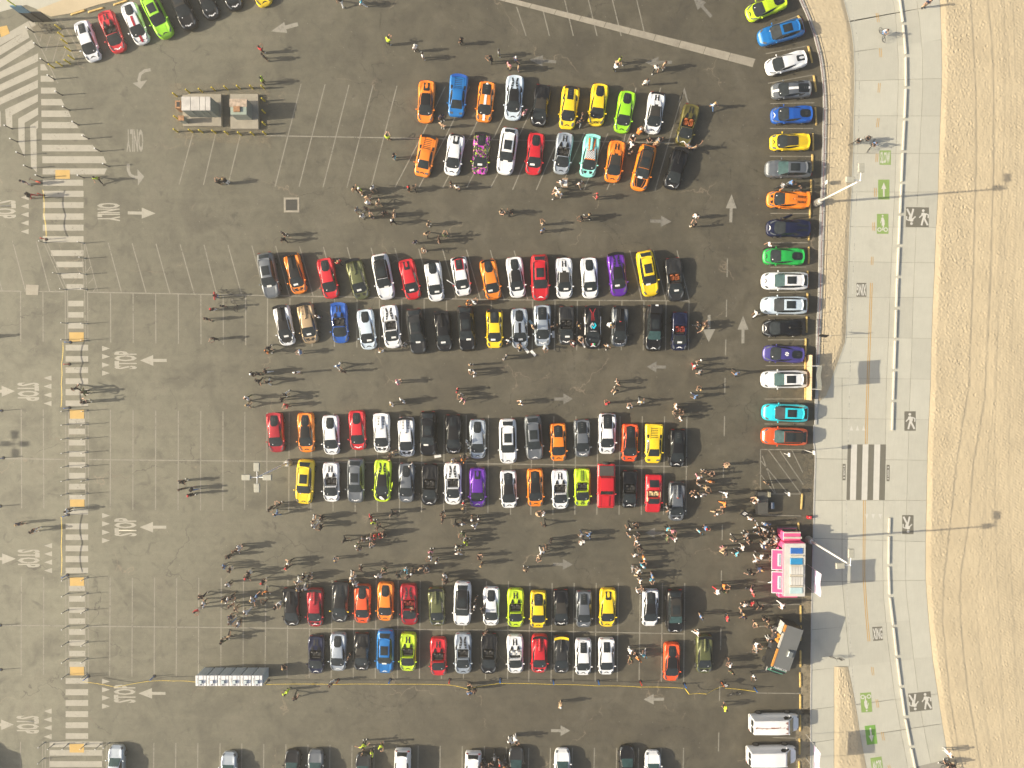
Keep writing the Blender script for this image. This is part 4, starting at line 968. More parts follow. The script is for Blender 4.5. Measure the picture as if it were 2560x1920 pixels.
def car(kind, px, opts, loc, ang):
    """build one vehicle. opts: r = roof key, o = interior key, m = moustache colour (w, k) and c = curled, w = wing, f = flat lip, s = stripe, card, ev etc."""
    hs = {'H': 'H', 'HS': 'H', 'HO': 'HO', 'HT': 'H', 'HP': 'H', 'A': 'A', 'AO': 'AO', 'G': 'G', 'GO': 'GO', 'GS': 'G', 'M': 'M', 'MO': 'GO', 'D': 'D', 'U': 'U', 'L': 'L', 'J': 'J', 'S': 'S', 'V': 'V', 'VAN': 'VAN'}[kind]
    s = SH[hs]; pm_ = paint(px)
    nm = {'U': 'sport_utility_car', 'L': 'pickup_truck', 'S': 'parked_car', 'V': 'station_wagon', 'VAN': 'panel_van'}.get(kind, 'sports_car')
    root = empty(nm, loc, ang)
    pp = lambda name, key, b, m=pm_, loc=None, rot=None, label=None: part(root, name, hs + key, b, m, loc, rot, label)
    body = pp('body', 'body', s.body())
    yf, yr = WB[hs]; big = kind in ('U', 'L', 'V', 'VAN')
    for y, sgn in ((yf, 1), (yf, -1), (yr, 1), (yr, -1)):
        zz = .335 * (1.12 if big else 1)
        wl = part(root, 'wheel', 'tyre', tyre_me, RUBBER, (sgn * (s.w(y) - (.02 if kind == 'VAN' else .10)), y, zz)); wl.scale = (1, 1.12, 1.12) if big else (1, 1, 1)
        part(wl, 'rim', 'rim', rim_me, RIM)
    mm = pm_ if opts.get('mirror') is None else paint(opts['mirror'])
    if px in ('white', 'olive', 'grey', 'silver', 'yellow') and kind in ('U', 'HT', 'H') and not opts.get('mirror') and (int(abs(loc[0]) * 10) % 2): mm = MATTE
    my = {'U': .95, 'L': .9, 'V': 1.0, 'VAN': 1.5, 'S': .85}.get(kind, 1.0)
    if kind != 'L' or True:
        mz = {'U': 1.12, 'V': 1.15, 'VAN': 1.35, 'L': 1.3, 'S': 1.0}.get(kind, .90)
        pp('mirror', 'mir', mirror_me, mm, (s.w(my) - .10, my, mz)); o = pp('mirror', 'mir', mirror_me, mm, (-(s.w(my) - .10), my, mz)); o.scale = (-1, 1, 1)
    roof = opts.get('r'); glass = GLASS2 if opts.get('tint') else GLASS
    A_ = 1.05 if hs in ('A', 'AO') else 0.97 if hs in ('G', 'GO') else 1.0
    if kind in ('H', 'HS', 'HO', 'HT', 'HP', 'A', 'AO', 'G', 'GO', 'GS', 'M', 'MO'):
        wsst = [(1.54 * A_, -.34, .34), (1.47 * A_, -.60, .60), (1.32 * A_, -.735, .735), (.95 * A_, -.70, .70), (.48 * A_, -.60, .60)]
        pp('windshield', 'ws', s.patch(wsst), glass)
        for mf, k_ in ((lambda q: q, 'r'), (mir, 'l')):
            pp('side_window', 'sw' + k_, s.patch(mf([(1.12, .735, .76), (.5, .65, .79), (0, .625, .78), (-.45, .59, .72), (-.85, .57, .61)] if not kind.endswith('O') else [(1.12, .735, .76), (.5, .66, .79), (0.1, .70, .78), (-.45, .70, .76)]), .014, 3), GLASS)
            hl = [(2.02, .44, .60), (1.86, .56, .72), (1.62, .68, .80), (1.42, .76, .82)] if hs[0] in 'HA' else [(1.98, .52, .66), (1.84, .52, .74), (1.60, .62, .78)]
            if hs == 'M': hl = [(2.05, .50, .62), (1.80, .46, .72), (1.62, .58, .70)]
            pp('headlight', 'hl' + k_, s.patch(mf(hl), .013, 3), LAMP)
        yb = s.o[0][0]
        for sg in (-1, 1): part(root, 'tail_light', 'tl', box_me((.34, .03, .07)), TAIL, (sg * .58, yb - .005, .66))
        rb = {'H': 1, 'A': 1.05, 'G': .97, 'M': 1}.get(hs[0], 1)
    if roof and kind not in ('U', 'L', 'J', 'S', 'V', 'VAN', 'HO', 'AO', 'GO', 'MO'):
        rm = TOP if kind in ('HS', 'GS') else CARBON if roof == 'black' else paint(roof)
        pp('roof', 'rf', s.patch([(.50 * A_, -.58, .58), (0, -.56, .56), (-.5, -.525, .525), (-.78 * A_, -.46, .46)]), rm)
    if kind in ('H', 'HP'):
        hexm = opts.get('hex') and paint(opts['hex'])
        if hexm: pp('engine_frame', 'hexf', s.patch([(-.72, -.26, .26), (-1.0, -.46, .46), (-1.9, -.48, .48), (-2.1, -.40, .40)], .010), hexm)
        pp('engine_cover', 'hex' + kind, s.patch([(-.76, -.22, .22), (-1.0, -.44, .44), (-1.60, -.44, .44), (-2.02, -.34, .34)] if kind == 'H' else [(-1.05, -.22, .22), (-1.15, -.34, .34), (-1.6, -.30, .30), (-1.98, -.34, .34)], .015), GLASS)
        if kind == 'HP': pp('engine_spine', 'hsp', s.patch([(-1.35, -.10, .10), (-1.6, -.16, .16), (-1.95, -.10, .10)], .03), pm_)
        else: pp('engine', 'eng', engine_boss, mat('engine_metal', (.05, .05, .048), .5), (0, -1.45, s.z(0, -1.45) + .02))
        for k_, mf in (('r', lambda q: q), ('l', mir)): pp('vent', 'hv' + k_, s.patch(mf([(-2.02, .38, .66), (-2.10, .36, .62)]), .013, 3), MATTE)
    if kind in ('HS', 'HO'):
        for k_, mf in (('r', lambda q: q), ('l', mir)):
            pp('engine_vent', 'ev' + k_, s.patch(mf([(-1.22, .10, .27), (-1.5, .08, .24), (-1.9, .10, .24)]), .014, 3), MATTE)
            pp('deck_hump', 'dh' + k_, s.patch(mf([(-.60, .20, .56), (-.8, .22, .54), (-1.15, .30, .40)]), .05, 4), CARBON if kind == 'HO' else pm_)
        pp('engine_vent', 'evb', s.patch([(-1.54, -.09, .09), (-1.60, -.09, .09)], .016, 2), MATTE)
        pp('vent', 'evc', s.patch([(-1.98, -.30, .30), (-2.05, -.30, .30)], .016, 2), MATTE)
    if kind == 'HT':
        cov = opts.get('cover')
        if cov: pp('engine_cover', 'htc', s.patch([(-.78, -.44, .44), (-1.2, -.46, .46), (-2.0, -.42, .42)], .010), paint(cov) if cov != 'carbon' else CARBON)
        if opts.get('hood'): pp('bonnet', 'hth', s.patch([(1.46, -.55, .55), (1.7, -.62, .62), (1.9, -.35, .35)], .010), CARBON)
        dark = MATTE
        for k_ in range(6):
            y = -.98 - .165 * k_
            for kk, mf in (('r', lambda q: q), ('l', mir)): pp('louver', 'lv%d%s' % (k_, kk), s.patch(mf([(y, .17, .40), (y - .035, .17, .41), (y - .075, .19, .40)]), .022, 2, 1), dark)
        def spine():
            V = []; Fc = []; st = [(-.50, .10, 0.0), (-.60, .12, .13), (-1.1, .085, .12), (-2.05, .015, .20)]
            for y, hw, hh in st:
                z0 = s.z(0, y); V += [(-hw - .03, y, z0), (-hw * .7, y, z0 + hh), (hw * .7, y, z0 + hh), (hw + .03, y, z0)]
            for a in range(3):
                for i in range(3): Fc.append((4 * a + i, 4 * a + i + 1, 4 * a + 5 + i, 4 * a + 4 + i)[::-1])
            return pydata(V, Fc)
        pp('roof_scoop', 'spn', spine, CARBON if (px == 'black' or opts.get('cover') == 'carbon') else pm_)
        part(root, 'scoop_mouth', 'scm', box_me((.24, .10, .10), .2, .02), paint(opts['scoop']) if opts.get('scoop') else MATTE, (0, -.54, s.z(0, -.54) - .01))
        for k_, mf in (('r', lambda q: q), ('l', mir)): pp('bonnet_vent', 'bv' + k_, s.patch(mf([(1.92, .20, .34), (1.80, .16, .50), (1.66, .12, .46)]), .018, 3), MATTE)
    if kind in ('A', 'AO'):
        for k_, mf in (('r', lambda q: q), ('l', mir)):
            pp('engine_vent', 'av' + k_, s.patch(mf([(-.80, .26, .42), (-1.25, .12, .40), (-1.65, .08, .30), (-2.1, .22, .38)]), .014, 3), GLASS if kind == 'A' else MATTE)
            for j in range(3): pp('louver', 'al%d%s' % (j, k_), s.patch(mf([(-1.0 - .3 * j, .14, .42 - .05 * j), (-1.05 - .3 * j, .14, .42 - .05 * j)]), .03, 2, 1), pm_)
            pp('side_intake', 'ai' + k_, s.patch(mf([(-.55, .70, .86), (-.9, .66, .86), (-1.2, .62, .70)]), .014, 3), MATTE)
        if opts.get('y'): pp('engine_cover', 'ayc', s.patch([(-.7, -.10, .10), (-1.7, -.05, .05), (-2.2, -.10, .10)], .02, 2), paint(opts['y']))
    if kind in ('G', 'M'):
        ehw = .38 if kind == 'G' else .36; cm = opts.get('cover')
        if cm: pp('engine_frame', 'gfr', s.patch([(-.62, -.46, .46), (-1.2, -.50, .50), (-2.02, -.46, .46)], .010), CARBON if cm == 'black' else paint(cm))
        pp('engine_cover', 'gec', s.patch([(-.72 * A_, -ehw, ehw), (-1.9 * A_ if kind == 'G' else -2.0, -ehw * .92, ehw * .92)], .015, 6, 8), GLASS)
        for j in range(3): pp('louver', 'gl%d' % j, s.patch([(-1.25 - .22 * j, -.12, .12), (-1.35 - .22 * j, -.12, .12)], .03, 2, 1), mat('engine_metal', (.05, .05, .048), .5))
        pp('rear_vent', 'grv', s.patch([(-1.98 * A_, -.62, .62), (-2.06 * A_, -.62, .62)], .014, 4, 1), MATTE)
        for k_, mf in (('r', lambda q: q), ('l', mir)): pp('side_intake', 'gi' + k_, s.patch(mf([(-.70, .66, .82), (-1.0, .62, .82), (-1.35, .60, .66)]), .014, 3), MATTE)
    if kind in ('GS', 'GO', 'MO'):
        for j in range(4): pp('deck_rib', 'gr%d' % j, s.patch([(-.85, -.42 + .24 * j, -.30 + .24 * j), (-1.9, -.34 + .19 * j, -.25 + .19 * j)], .035, 2, 6), pm_)
    if kind in ('HO', 'AO', 'GO', 'MO', 'J'):
        pt = s.pit
        pp('cockpit', 'ck', s.patch([(pt[1] - .02, -pt[2] + .01, pt[2] - .01), (pt[0] + .02, -pt[2] + .01, pt[2] - .01)], .012, 2, 1, zfix=pt[3]), INTERIOR)
        lm = {'orange': ORANGE_L, 'red': RED_L, 'tan': TAN_L, 'white': WHITE_L}.get(opts.get('o'), mat('charcoal_seat', (.035, .034, .034), .6))
        for sg in (-1, 1): part(root, 'seat', 'seat', seat_me, lm, (sg * .29, pt[0] + .34, pt[3] + .02))
        part(root, 'dashboard', 'dash', box_me((1.05, .18, .12), .1, .02), INTERIOR, (0, pt[1] - .10, pt[3] + .12))
    if kind == 'D':
        pp('windshield', 'ws', s.patch([(1.42, -.62, .62), (1.0, -.60, .60), (.58, -.52, .52)]), glass)
        for k_, mf in (('r', lambda q: q), ('l', mir)):
            pp('side_window', 'sw' + k_, s.patch(mf([(1.1, .70, .77), (.5, .58, .80), (-.1, .56, .80), (-.5, .60, .72)]), .014, 3), GLASS)
            pp('headlight', 'hl' + k_, s.patch(mf([(1.98, .34, .66), (1.78, .36, .70)]), .013, 3), LAMP)
            pp('side_intake', 'gi' + k_, s.patch(mf([(-.62, .62, .80), (-1.05, .60, .86)]), .014, 3), MATTE)
            pp('deck_fin', 'df' + k_, s.patch(mf([(-.55, .50, .58), (-2.0, .44, .54)]), .06, 2, 6), pm_)
        for j in range(6): pp('louver', 'dl%d' % j, s.patch([(-.72 - .20 * j, -.40, .40), (-.78 - .20 * j, -.40, .40)], .016, 4, 1), MATTE)
        for sg in (-1, 1): part(root, 'tail_light', 'tl', box_me((.34, .03, .07)), TAIL, (sg * .62, -2.235, .66))
        if not opts.get('w'): pp('rear_wing', 'dlip', lip_me(.86, -2.06, .93), pm_)
    if kind == 'U':
        if roof: pp('roof', 'rf', s.patch([(.28, -.58, .58), (-.6, -.58, .58), (-1.5, -.56, .56), (-1.85, -.54, .54)], .010), TOP if roof == 'matte' else CARBON)
        if opts.get('hood'): pp('bonnet', 'ub', s.patch([(1.30, -.62, .62), (1.8, -.60, .60), (2.25, -.40, .40)], .010), CARBON)
        pp('windshield', 'ws', s.patch([(1.25, -.60, .60), (1.15, -.72, .72), (.75, -.69, .69), (.32, -.60, .60)]), glass)
        pp('sunroof', 'sr', s.patch([(.05, -.42, .42), (-.98, -.42, .42)], .018, 4, 4), GLASS)
        if not opts.get('open'): pp('rear_window', 'rw', s.patch([(-1.86, -.54, .54), (-2.30, -.60, .60)], .014, 5, 4), GLASS)
        for k_, mf in (('r', lambda q: q), ('l', mir)):
            pp('side_window', 'sw' + k_, s.patch(mf([(1.0, .70, .79), (.3, .615, .82), (-.8, .615, .81), (-1.55, .60, .76), (-1.8, .62, .66)]), .014, 3), GLASS)
            pp('headlight', 'hl' + k_, s.patch(mf([(2.30, .50, .68), (2.12, .58, .80), (1.92, .74, .84)]), .013, 3), LAMP)
            pp('bonnet_crease', 'bc' + k_, s.patch(mf([(1.4, .42, .46), (2.2, .24, .27)]), .02, 1, 6), pm_)
        for sg in (-1, 1): part(root, 'tail_light', 'tl', box_me((.34, .03, .07)), TAIL, (sg * .60, -2.555, .90))
        if not opts.get('open'): pp('rear_wing', 'uw', wing_me(.60, .13, .02, -1.80, 1.50), pm_ if not roof else CARBON)
        else:
            tg = part(root, 'tailgate', 'tg', box_me((1.35, .95, .07), 0, .03), CARBON, (0, -2.15, 1.95), (math.radians(-14), 0, 0), 'black tailgate raised open')
            part(tg, 'number_plate', 'npl', box_me((.32, .16, .01)), WHITE, (0, -.40, .08))
    if kind == 'L':
        pp('windshield', 'ws', s.patch([(.95, -.70, .70), (.50, -.68, .68)]), GLASS); pp('roof', 'rf', s.patch([(.36, -.72, .72), (-.98, -.72, .72)], .02), pm_)
        part(root, 'bed_cover', 'lbd', box_me((1.62, 1.15, .10), 0, .02), mat('dark_tonneau', (.055, .05, .048), .8), (0, -1.72, 1.12))
        part(root, 'spare_wheel', 'sp', lambda: bm_mesh(lambda bm: b_cyl(bm, (0, 0, 0), .42, .25, 20, axis='Y')), RUBBER, (0, -2.68, .95))
        pp('bonnet_bulge', 'lbb', s.patch([(1.1, -.36, .36), (2.3, -.28, .28)], .09, 4, 4), pm_)
        for k_, mf in (('r', lambda q: q), ('l', mir)): pp('bonnet_crease', 'lc' + k_, s.patch(mf([(1.1, .60, .64), (2.35, .58, .62)]), .03, 1, 3), pm_)
        part(root, 'bull_bar', 'lbar', box_me((1.7, .10, .30), 0, .03), pm_, (0, 2.48, .60))
    if kind == 'J':
        pp('windshield', 'ws', s.patch([(1.15, -.55, .55), (1.0, -.64, .64), (.50, -.56, .56)]), GLASS)
        pp('rear_window', 'rw', s.patch([(-.80, -.54, .54), (-1.6, -.52, .52)], .014), GLASS)
        for k_, mf in (('r', lambda q: q), ('l', mir)):
            pp('side_window', 'sw' + k_, s.patch(mf([(.9, .68, .76), (.3, .68, .78), (-.3, .68, .78)]), .014, 3), TAN_L); pp('headlight', 'hl' + k_, s.patch(mf([(1.80, .40, .70), (1.66, .40, .72)]), .010, 3), pm_)
    if kind in ('S', 'V', 'VAN'):
        t_ = {'S': (1.12, .36, .58, .66), 'V': (1.25, .55, .64, .68), 'VAN': (1.98, 1.30, .74, .78)}[kind]
        pp('windshield', 'ws', s.patch([(t_[0], -t_[3], t_[3]), (t_[1], -t_[2], t_[2])]), GLASS2 if kind != 'VAN' else mat('tan_tinted_glass', (.16, .14, .09), .1))
        y0, y1 = {'S': (-1.15, -1.85), 'V': (-2.02, -2.27), 'VAN': (-2.75, -2.82)}[kind]
        if kind != 'VAN': pp('rear_window', 'rw', s.patch([(y0, -.54, .54), (y1, -.6, .6)], .014), GLASS)
        else:
            for sg in (-1, 1): part(root, 'rear_window', 'vrw', box_me((.62, .03, .55)), GLASS, (sg * .40, -2.86, 1.30))
            pp('roof_skin', 'vroof', s.patch([(1.1, -.70, .70), (-2.6, -.72, .72)], .012), rust_roof() if opts.get('rust') else pm_)
            for k_, mf in (('r', lambda q: q), ('l', mir)): pp('side_window', 'sw' + k_, s.patch(mf([(1.75, .83, .90), (1.1, .84, .93), (.75, .84, .92)]), .014, 3), GLASS)
        if kind != 'VAN':
            for k_, mf in (('r', lambda q: q), ('l', mir)):
                pp('side_window', 'sw' + k_, s.patch(mf([(.85, .70, .78), (.2, .64, .80), (-.9, .62, .77), (-1.3, .60, .70)]), .014, 3), GLASS)
        yf_ = s.o[-1][0]; yb_ = s.o[0][0]; zz = 1.0 if kind == 'V' else .68
        for sg in (-1, 1):
            part(root, 'tail_light', 'tl2', box_me((.26, .08, .16), 0, .02), TAIL, (sg * (s.w(yb_ + .05) - .16), yb_ + .02, zz))
            hlk = [(yf_ - .12, s.w(yf_ - .12) - .26, s.w(yf_ - .12) - .03), (yf_ - .35, s.w(yf_ - .35) - .20, s.w(yf_ - .35) - .03)]
            pp('headlight', 'hl%d' % sg, s.patch(hlk if sg > 0 else mir(hlk), .014, 3, 2), LAMP)
        if kind == 'V': pp('rear_wing', 'vw', wing_me(.62, .18, .02, -2.02, 1.68), pm_)
    # extras
    yb = s.o[0][0]; L2 = s.o[-1][0]
    if opts.get('w') or kind == 'HT':
        wm = opts.get('w'); wm = CARBON if wm in (None, 'black', True) else paint(wm)
        h_ = .30 if kind == 'HT' else .18
        wg = pp('rear_wing', 'wing%.2f' % h_, wing_me(.82 if hs != 'A' else .92, .30, h_, yb + .10, .90), wm)
        for sg in (-1, 1): part(wg, 'wing_strut', 'st%.2f' % h_, strut_me(h_), MATTE, (sg * .38, yb + .20, .90))
    elif kind in ('H', 'HS', 'HO', 'HP', 'A', 'AO', 'G', 'GO', 'GS', 'M') and opts.get('lip', 1):
        pp('rear_lip', 'lip', lip_me(.72, yb + .13, .88), CARBON if opts.get('lip') == 'k' else pm_)
    if opts.get('s'):
        sm = paint(opts['s']) if opts['s'] != 'white' else WHITE; x0 = opts.get('sx', 0.0)
        segs_ = [[(2.12 if hs != 'G' else 2.05, -.13, .13), (1.47 * A_, -.13, .13)], [(.50 * A_, -.13, .13), (-.62, -.13, .13)]]
        if opts.get('sr', 1): segs_.append([(-1.75, -.13, .13), (-2.1 if hs == 'G' else -2.15, -.13, .13)])
        for j, q in enumerate(segs_): pp('stripe', 'stp%d' % j, s.patch(q, .024, 2, 6), sm)
    if opts.get('twin'):
        for x in (-.10, .10):
            for j, (ya, yb2) in enumerate(((2.0, 1.48), (-.75, -2.0))): pp('stripe', 'tw%.1f%d' % (x, j), s.patch([(ya, x - .035, x + .035), (yb2, x - .035, x + .035)], .045, 1, 6), BLACKP)
    if opts.get('m'):
        mk = opts['m']; kd = 'curl' if 'c' in mk else 'plain'; y0 = L2 - (.36 if kind in ('U',) else .34)
        pp('moustache', 'mou' + kd, mousse(kd, s, hs, y0), WHITE if 'w' in mk else BLACKP)
    if opts.get('door') == 'up':
        part(root, 'door', 'dup', door_up_me, pm_, (s.w(.6) + .12, .55, .80), (math.radians(28), math.radians(14), 0), 'scissor door swung up open')
    if opts.get('door') == 'upl':
        part(root, 'door', 'dup', door_up_me, pm_, (-s.w(.6) - .12, .55, .80), (math.radians(28), math.radians(-14), 0), 'scissor door swung up open')
    if opts.get('door') == 'out':
        part(root, 'door', 'dout', door_out_me, pm_, (-(s.w(.8)) * -1, .85, .25), (0, 0, math.radians(48)), 'door standing open')
    if opts.get('door') == 'outl':
        part(root, 'door', 'dout', door_out_me, pm_, (-s.w(.8), .85, .25), (0, 0, math.radians(-48)), 'door standing open')
    return root, s

def rust_roof():
    if 'rust' in MATS: return MATS['rust']
    m, t, b, o = nodes_of('white_paint_peeling_to_rust')
    p = t.nodes.new("ShaderNodeTexCoord").outputs['Object']
    n = noise_(t, scaled(t, p, (2.6, .45, 1)), 2.2, 4, .6, .3); sx = t.nodes.new("ShaderNodeSeparateXYZ"); t.links.new(p, sx.inputs[0])
    fr = ramp(t, math_(t, 'ADD', math_(t, 'MULTIPLY', sx.outputs[1], .45), math_(t, 'MULTIPLY', n, .6)), [(.72, 0.0), (.76, 1.0)])
    mid = math_(t, 'SUBTRACT', 1.0, math_(t, 'MULTIPLY', math_(t, 'ABSOLUTE', sx.outputs[0]), 1.6))
    r_ = ramp(t, math_(t, 'MULTIPLY', n, mid), [(.46, 0.0), (.49, 1.0)])
    f = math_(t, 'MAXIMUM', fr, r_)
    t.links.new(mixc(t, f, (.74, .74, .73), (.22, .075, .035)), b.inputs['Base Color']); b.inputs['Roughness'].default_value = .5
    MATS['rust'] = m; return m
def heading(f, r):
    a, b = P(*r, .55), P(*f, .55); d = (b - a); c = (a + b) / 2
    return Vector((c.x, c.y, 0)), math.atan2(-d.x, d.y)

CARS = []   # (row, crop col, crop row, front xy, rear xy, kind, paint, opts)
def row(name, *items):
    for it in items: CARS.append((name,) + it)
k_, w_ = 'k', 'w'
row('first row from the top', (1, 0, (1460, 1072), (1482, 690), 'HP', 'orange', dict(r='black')), (1, 0, (1725, 1012), (1760, 650), 'D', 'azure', dict(w='blue')), (1, 0, (1962, 1062), (2003, 700), 'G', 'orange', dict(s='white', m='k', cover='black')),
 (-1, 0, (1281, 303), (1289, 187), 'A', 'paleblue', dict(r='black', m='k')), (2, 0, (222, 1105), (272, 725), 'HS', 'black', dict(r='black', m='w')), (2, 0, (470, 1122), (515, 738), 'M', 'yellow', dict(m='k', cover='yellow', lip='k')),
 (2, 0, (718, 1100), (768, 715), 'H', 'yellow', dict(m='k', mirror='yellow')), (2, 0, (940, 1160), (1005, 780), 'H', 'lime', dict(m='k')), (2, 0, (1205, 1170), (1258, 785), 'HS', 'white', dict(r='black', m='k', lip='k')), (2, 0, (1470, 1268), (1560, 895), 'HO', 'gold', dict(o='orange', m='w')))
row('second row from the top', (1, 0, (1425, 1535), (1505, 1165), 'D', 'orange', dict(m='k', w='black')), (1, 0, (1685, 1525), (1742, 1150), 'HP', 'white', dict(m='k', lip='k')), (1, 0, (1930, 1522), (1958, 1140), 'H', 'splash', dict(w='black', card=1, mirror='acid')),
 (-1, 0, (1260, 441), (1277, 317), 'U', 'white', dict(card=1)), (2, 0, (180, 1522), (215, 1142), 'H', 'red', dict(card=1, mirror='red')), (2, 0, (418, 1515), (465, 1140), 'HO', 'silver', dict(m='k')), (2, 0, (645, 1550), (700, 1155), 'HT', 'mint', dict(w='mint', check=1)),
 (2, 0, (860, 1588), (915, 1208), 'HS', 'orange', dict(r='black', m='k')), (2, 0, (1080, 1660), (1185, 1245), 'U', 'orange', dict(r='matte', hood=1, card=1)), (2, 0, (1360, 1655), (1470, 1270), 'HT', 'black', dict(m='w')))
row('third row', (1, 1, (150, 922), (80, 525), 'U', 'grey', dict(card=1)), (1, 1, (385, 890), (300, 520), 'HT', 'orange', dict(r='black', cover='carbon', card=1, m='k')), (1, 1, (660, 927), (590, 567), 'H', 'red', {}), (1, 1, (925, 940), (835, 570), 'HT', 'olive', dict(card=1)),
 (1, 1, (1140, 935), (1065, 533), 'U', 'white', dict(r='black', card=1)), (1, 1, (1370, 938), (1290, 572), 'HP', 'red', dict(card=1, m=None)), (1, 1, (1565, 950), (1520, 590), 'H', 'white', dict(w='black', card=1)), (1, 1, (1800, 903), (1745, 552), 'G', 'white', dict(cover='red', door='out', card=1, mirror='red', lip='k')),
 (1, 1, (2062, 937), (1995, 577), 'H', 'orange', dict(card=1, lip='k')), (-1, 0, (1296, 745), (1284, 642), 'H', 'white', dict(r='black', card=1)), (2, 1, (248, 942), (235, 540), 'U', 'red', dict(m='w')), (2, 1, (455, 925), (445, 565), 'HS', 'white', dict(r='black', card=1)),
 (2, 1, (680, 923), (660, 565), 'H', 'white', dict(card=1)), (2, 1, (932, 908), (890, 520), 'A', 'purple', dict(r='black', w='black', card=1)), (2, 1, (1205, 910), (1135, 503), 'U', 'yellow', dict(card=1)), (2, 1, (1420, 932), (1385, 585), 'AO', 'darkgrey', dict(o='orange', card=1)))
row('fourth row', (1, 1, (280, 1335), (215, 972), 'HT', 'white', dict(r='black', cover='carbon', hood=1, card=1, m='k')), (1, 1, (480, 1315), (420, 955), 'HT', 'tan', dict(card=1, m='k')), (1, 1, (735, 1308), (715, 958), 'HO', 'blue', dict(w='blue')), (1, 1, (980, 1365), (940, 1012), 'H', 'paleblue', dict(card=1, m='k')),
 (1, 1, (1190, 1350), (1145, 978), 'AO', 'white', dict(card=1)), (1, 1, (1410, 1402), (1365, 1010), 'U', 'darkgrey', dict(card=1)), (1, 1, (1635, 1380), (1600, 1030), 'HT', 'black', dict(card=1)), (1, 1, (1830, 1378), (1805, 985), 'U', 'black', dict(card=1)), (1, 1, (2062, 1355), (2060, 1008), 'G', 'yellow', dict(cover='black', card=1, w='black')),
 (2, 1, (72, 1357), (60, 1003), 'H', 'silver', dict(s='black', card=1, m='w')), (2, 1, (265, 1342), (260, 965), 'M', 'silver', dict(cover='black', mc='w', m='cw')), (2, 1, (470, 1325), (470, 985), 'GO', 'darkgrey', dict(card=1, m='cw')), (2, 1, (700, 1360), (692, 983), 'A', 'black', dict(logo='rally', m='w', w='black')),
 (2, 1, (925, 1342), (935, 983), 'HT', 'grey', dict(r='black', cover='carbon', scoop='red', hood=1, m='cw')), (2, 1, (1215, 1387), (1230, 975), 'U', 'black', dict(open=1, m='w', tint=1)), (2, 1, (1445, 1378), (1450, 1030), 'GO', 'navy', dict(o='red', card=1, m='w')))
row('fifth row', (1, 2, (185, 607), (160, 233), 'H', 'crimson', dict(w='crimson')), (1, 2, (440, 597), (430, 243), 'H', 'orange', dict(r='black', m='k', mirror='orange')), (1, 2, (657, 612), (645, 270), 'H', 'white', dict(m='k')), (1, 2, (885, 573), (872, 228), 'H', 'red', dict(m='cw', mirror='red')),
 (1, 2, (1090, 598), (1085, 250), 'HT', 'white', dict(w='white', m='k')), (1, 2, (1303, 632), (1298, 283), 'HT', 'white', dict(w='black', m='k')), (1, 2, (1488, 620), (1490, 238), 'U', 'black', dict(card=1)), (1, 2, (1708, 620), (1705, 255), 'HP', 'black', dict(m='cw', r='black')), (1, 2, (1915, 650), (1915, 303), 'H', 'silver', dict(door='up', m='k')),
 (-1, 0, (1271, 1159.7), (1269, 1046), 'U', 'white', dict(m='k')), (2, 2, (200, 660), (175, 270), 'U', 'grey', dict(m='w')), (2, 2, (403, 670), (395, 335), 'G', 'orange', dict(cover='black', m='k')), (2, 2, (612, 635), (600, 305), 'G', 'grey', dict(cover='black', m='cw')), (2, 2, (820, 612), (825, 248), 'M', 'white', dict(cover='black', m='k', lip='k')),
 (2, 2, (1015, 680), (1022, 335), 'G', 'redorange', dict(r='black', cover='black', m='k')), (2, 2, (1220, 690), (1228, 340), 'D', 'yellow', {}), (2, 2, (1422, 722), (1432, 390), 'G', 'black', dict(m='w')))
row('sixth row', (1, 2, (415, 1045), (440, 642), 'U', 'yellow', dict(m='k')), (1, 2, (652, 1020), (650, 678), 'HO', 'white', dict(m='k')), (1, 2, (865, 1027), (868, 640), 'U', 'grey', dict(m='cw')), (1, 2, (1090, 1023), (1100, 650), 'A', 'acid', dict(r='black', door='upl', splash=1)), (1, 2, (1297, 1027), (1305, 682), 'H', 'grey', dict(m='w')),
 (1, 2, (1497, 1052), (1505, 690), 'AO', 'black', dict(m='w')), (1, 2, (1705, 1048), (1700, 675), 'AO', 'white', dict(m='k')), (1, 2, (1915, 1070), (1915, 720), 'HP', 'purple', dict(m='w')), (-1, 0, (1273.6, 1272), (1270, 1174.7), 'G', 'white', dict(r='black', cover='black', m='k')),
 (2, 2, (205, 1065), (197, 727), 'G', 'orange', dict(r='black', cover='black', m='k')), (2, 2, (420, 1082), (412, 740), 'HO', 'white', dict(m='k')), (2, 2, (610, 1062), (605, 722), 'GO', 'acid', dict(twin=1, m='k')), (2, 2, (808, 1065), (812, 682), 'L', 'red', {}), (2, 2, (1012, 1083), (1018, 737), 'GO', 'black', dict(m='w')),
 (2, 2, (1218, 1115), (1225, 778), 'J', 'red', dict(o='tan')), (2, 2, (1420, 1190), (1425, 842), 'HT', 'grey', dict(scoop='redorange', m='w')))
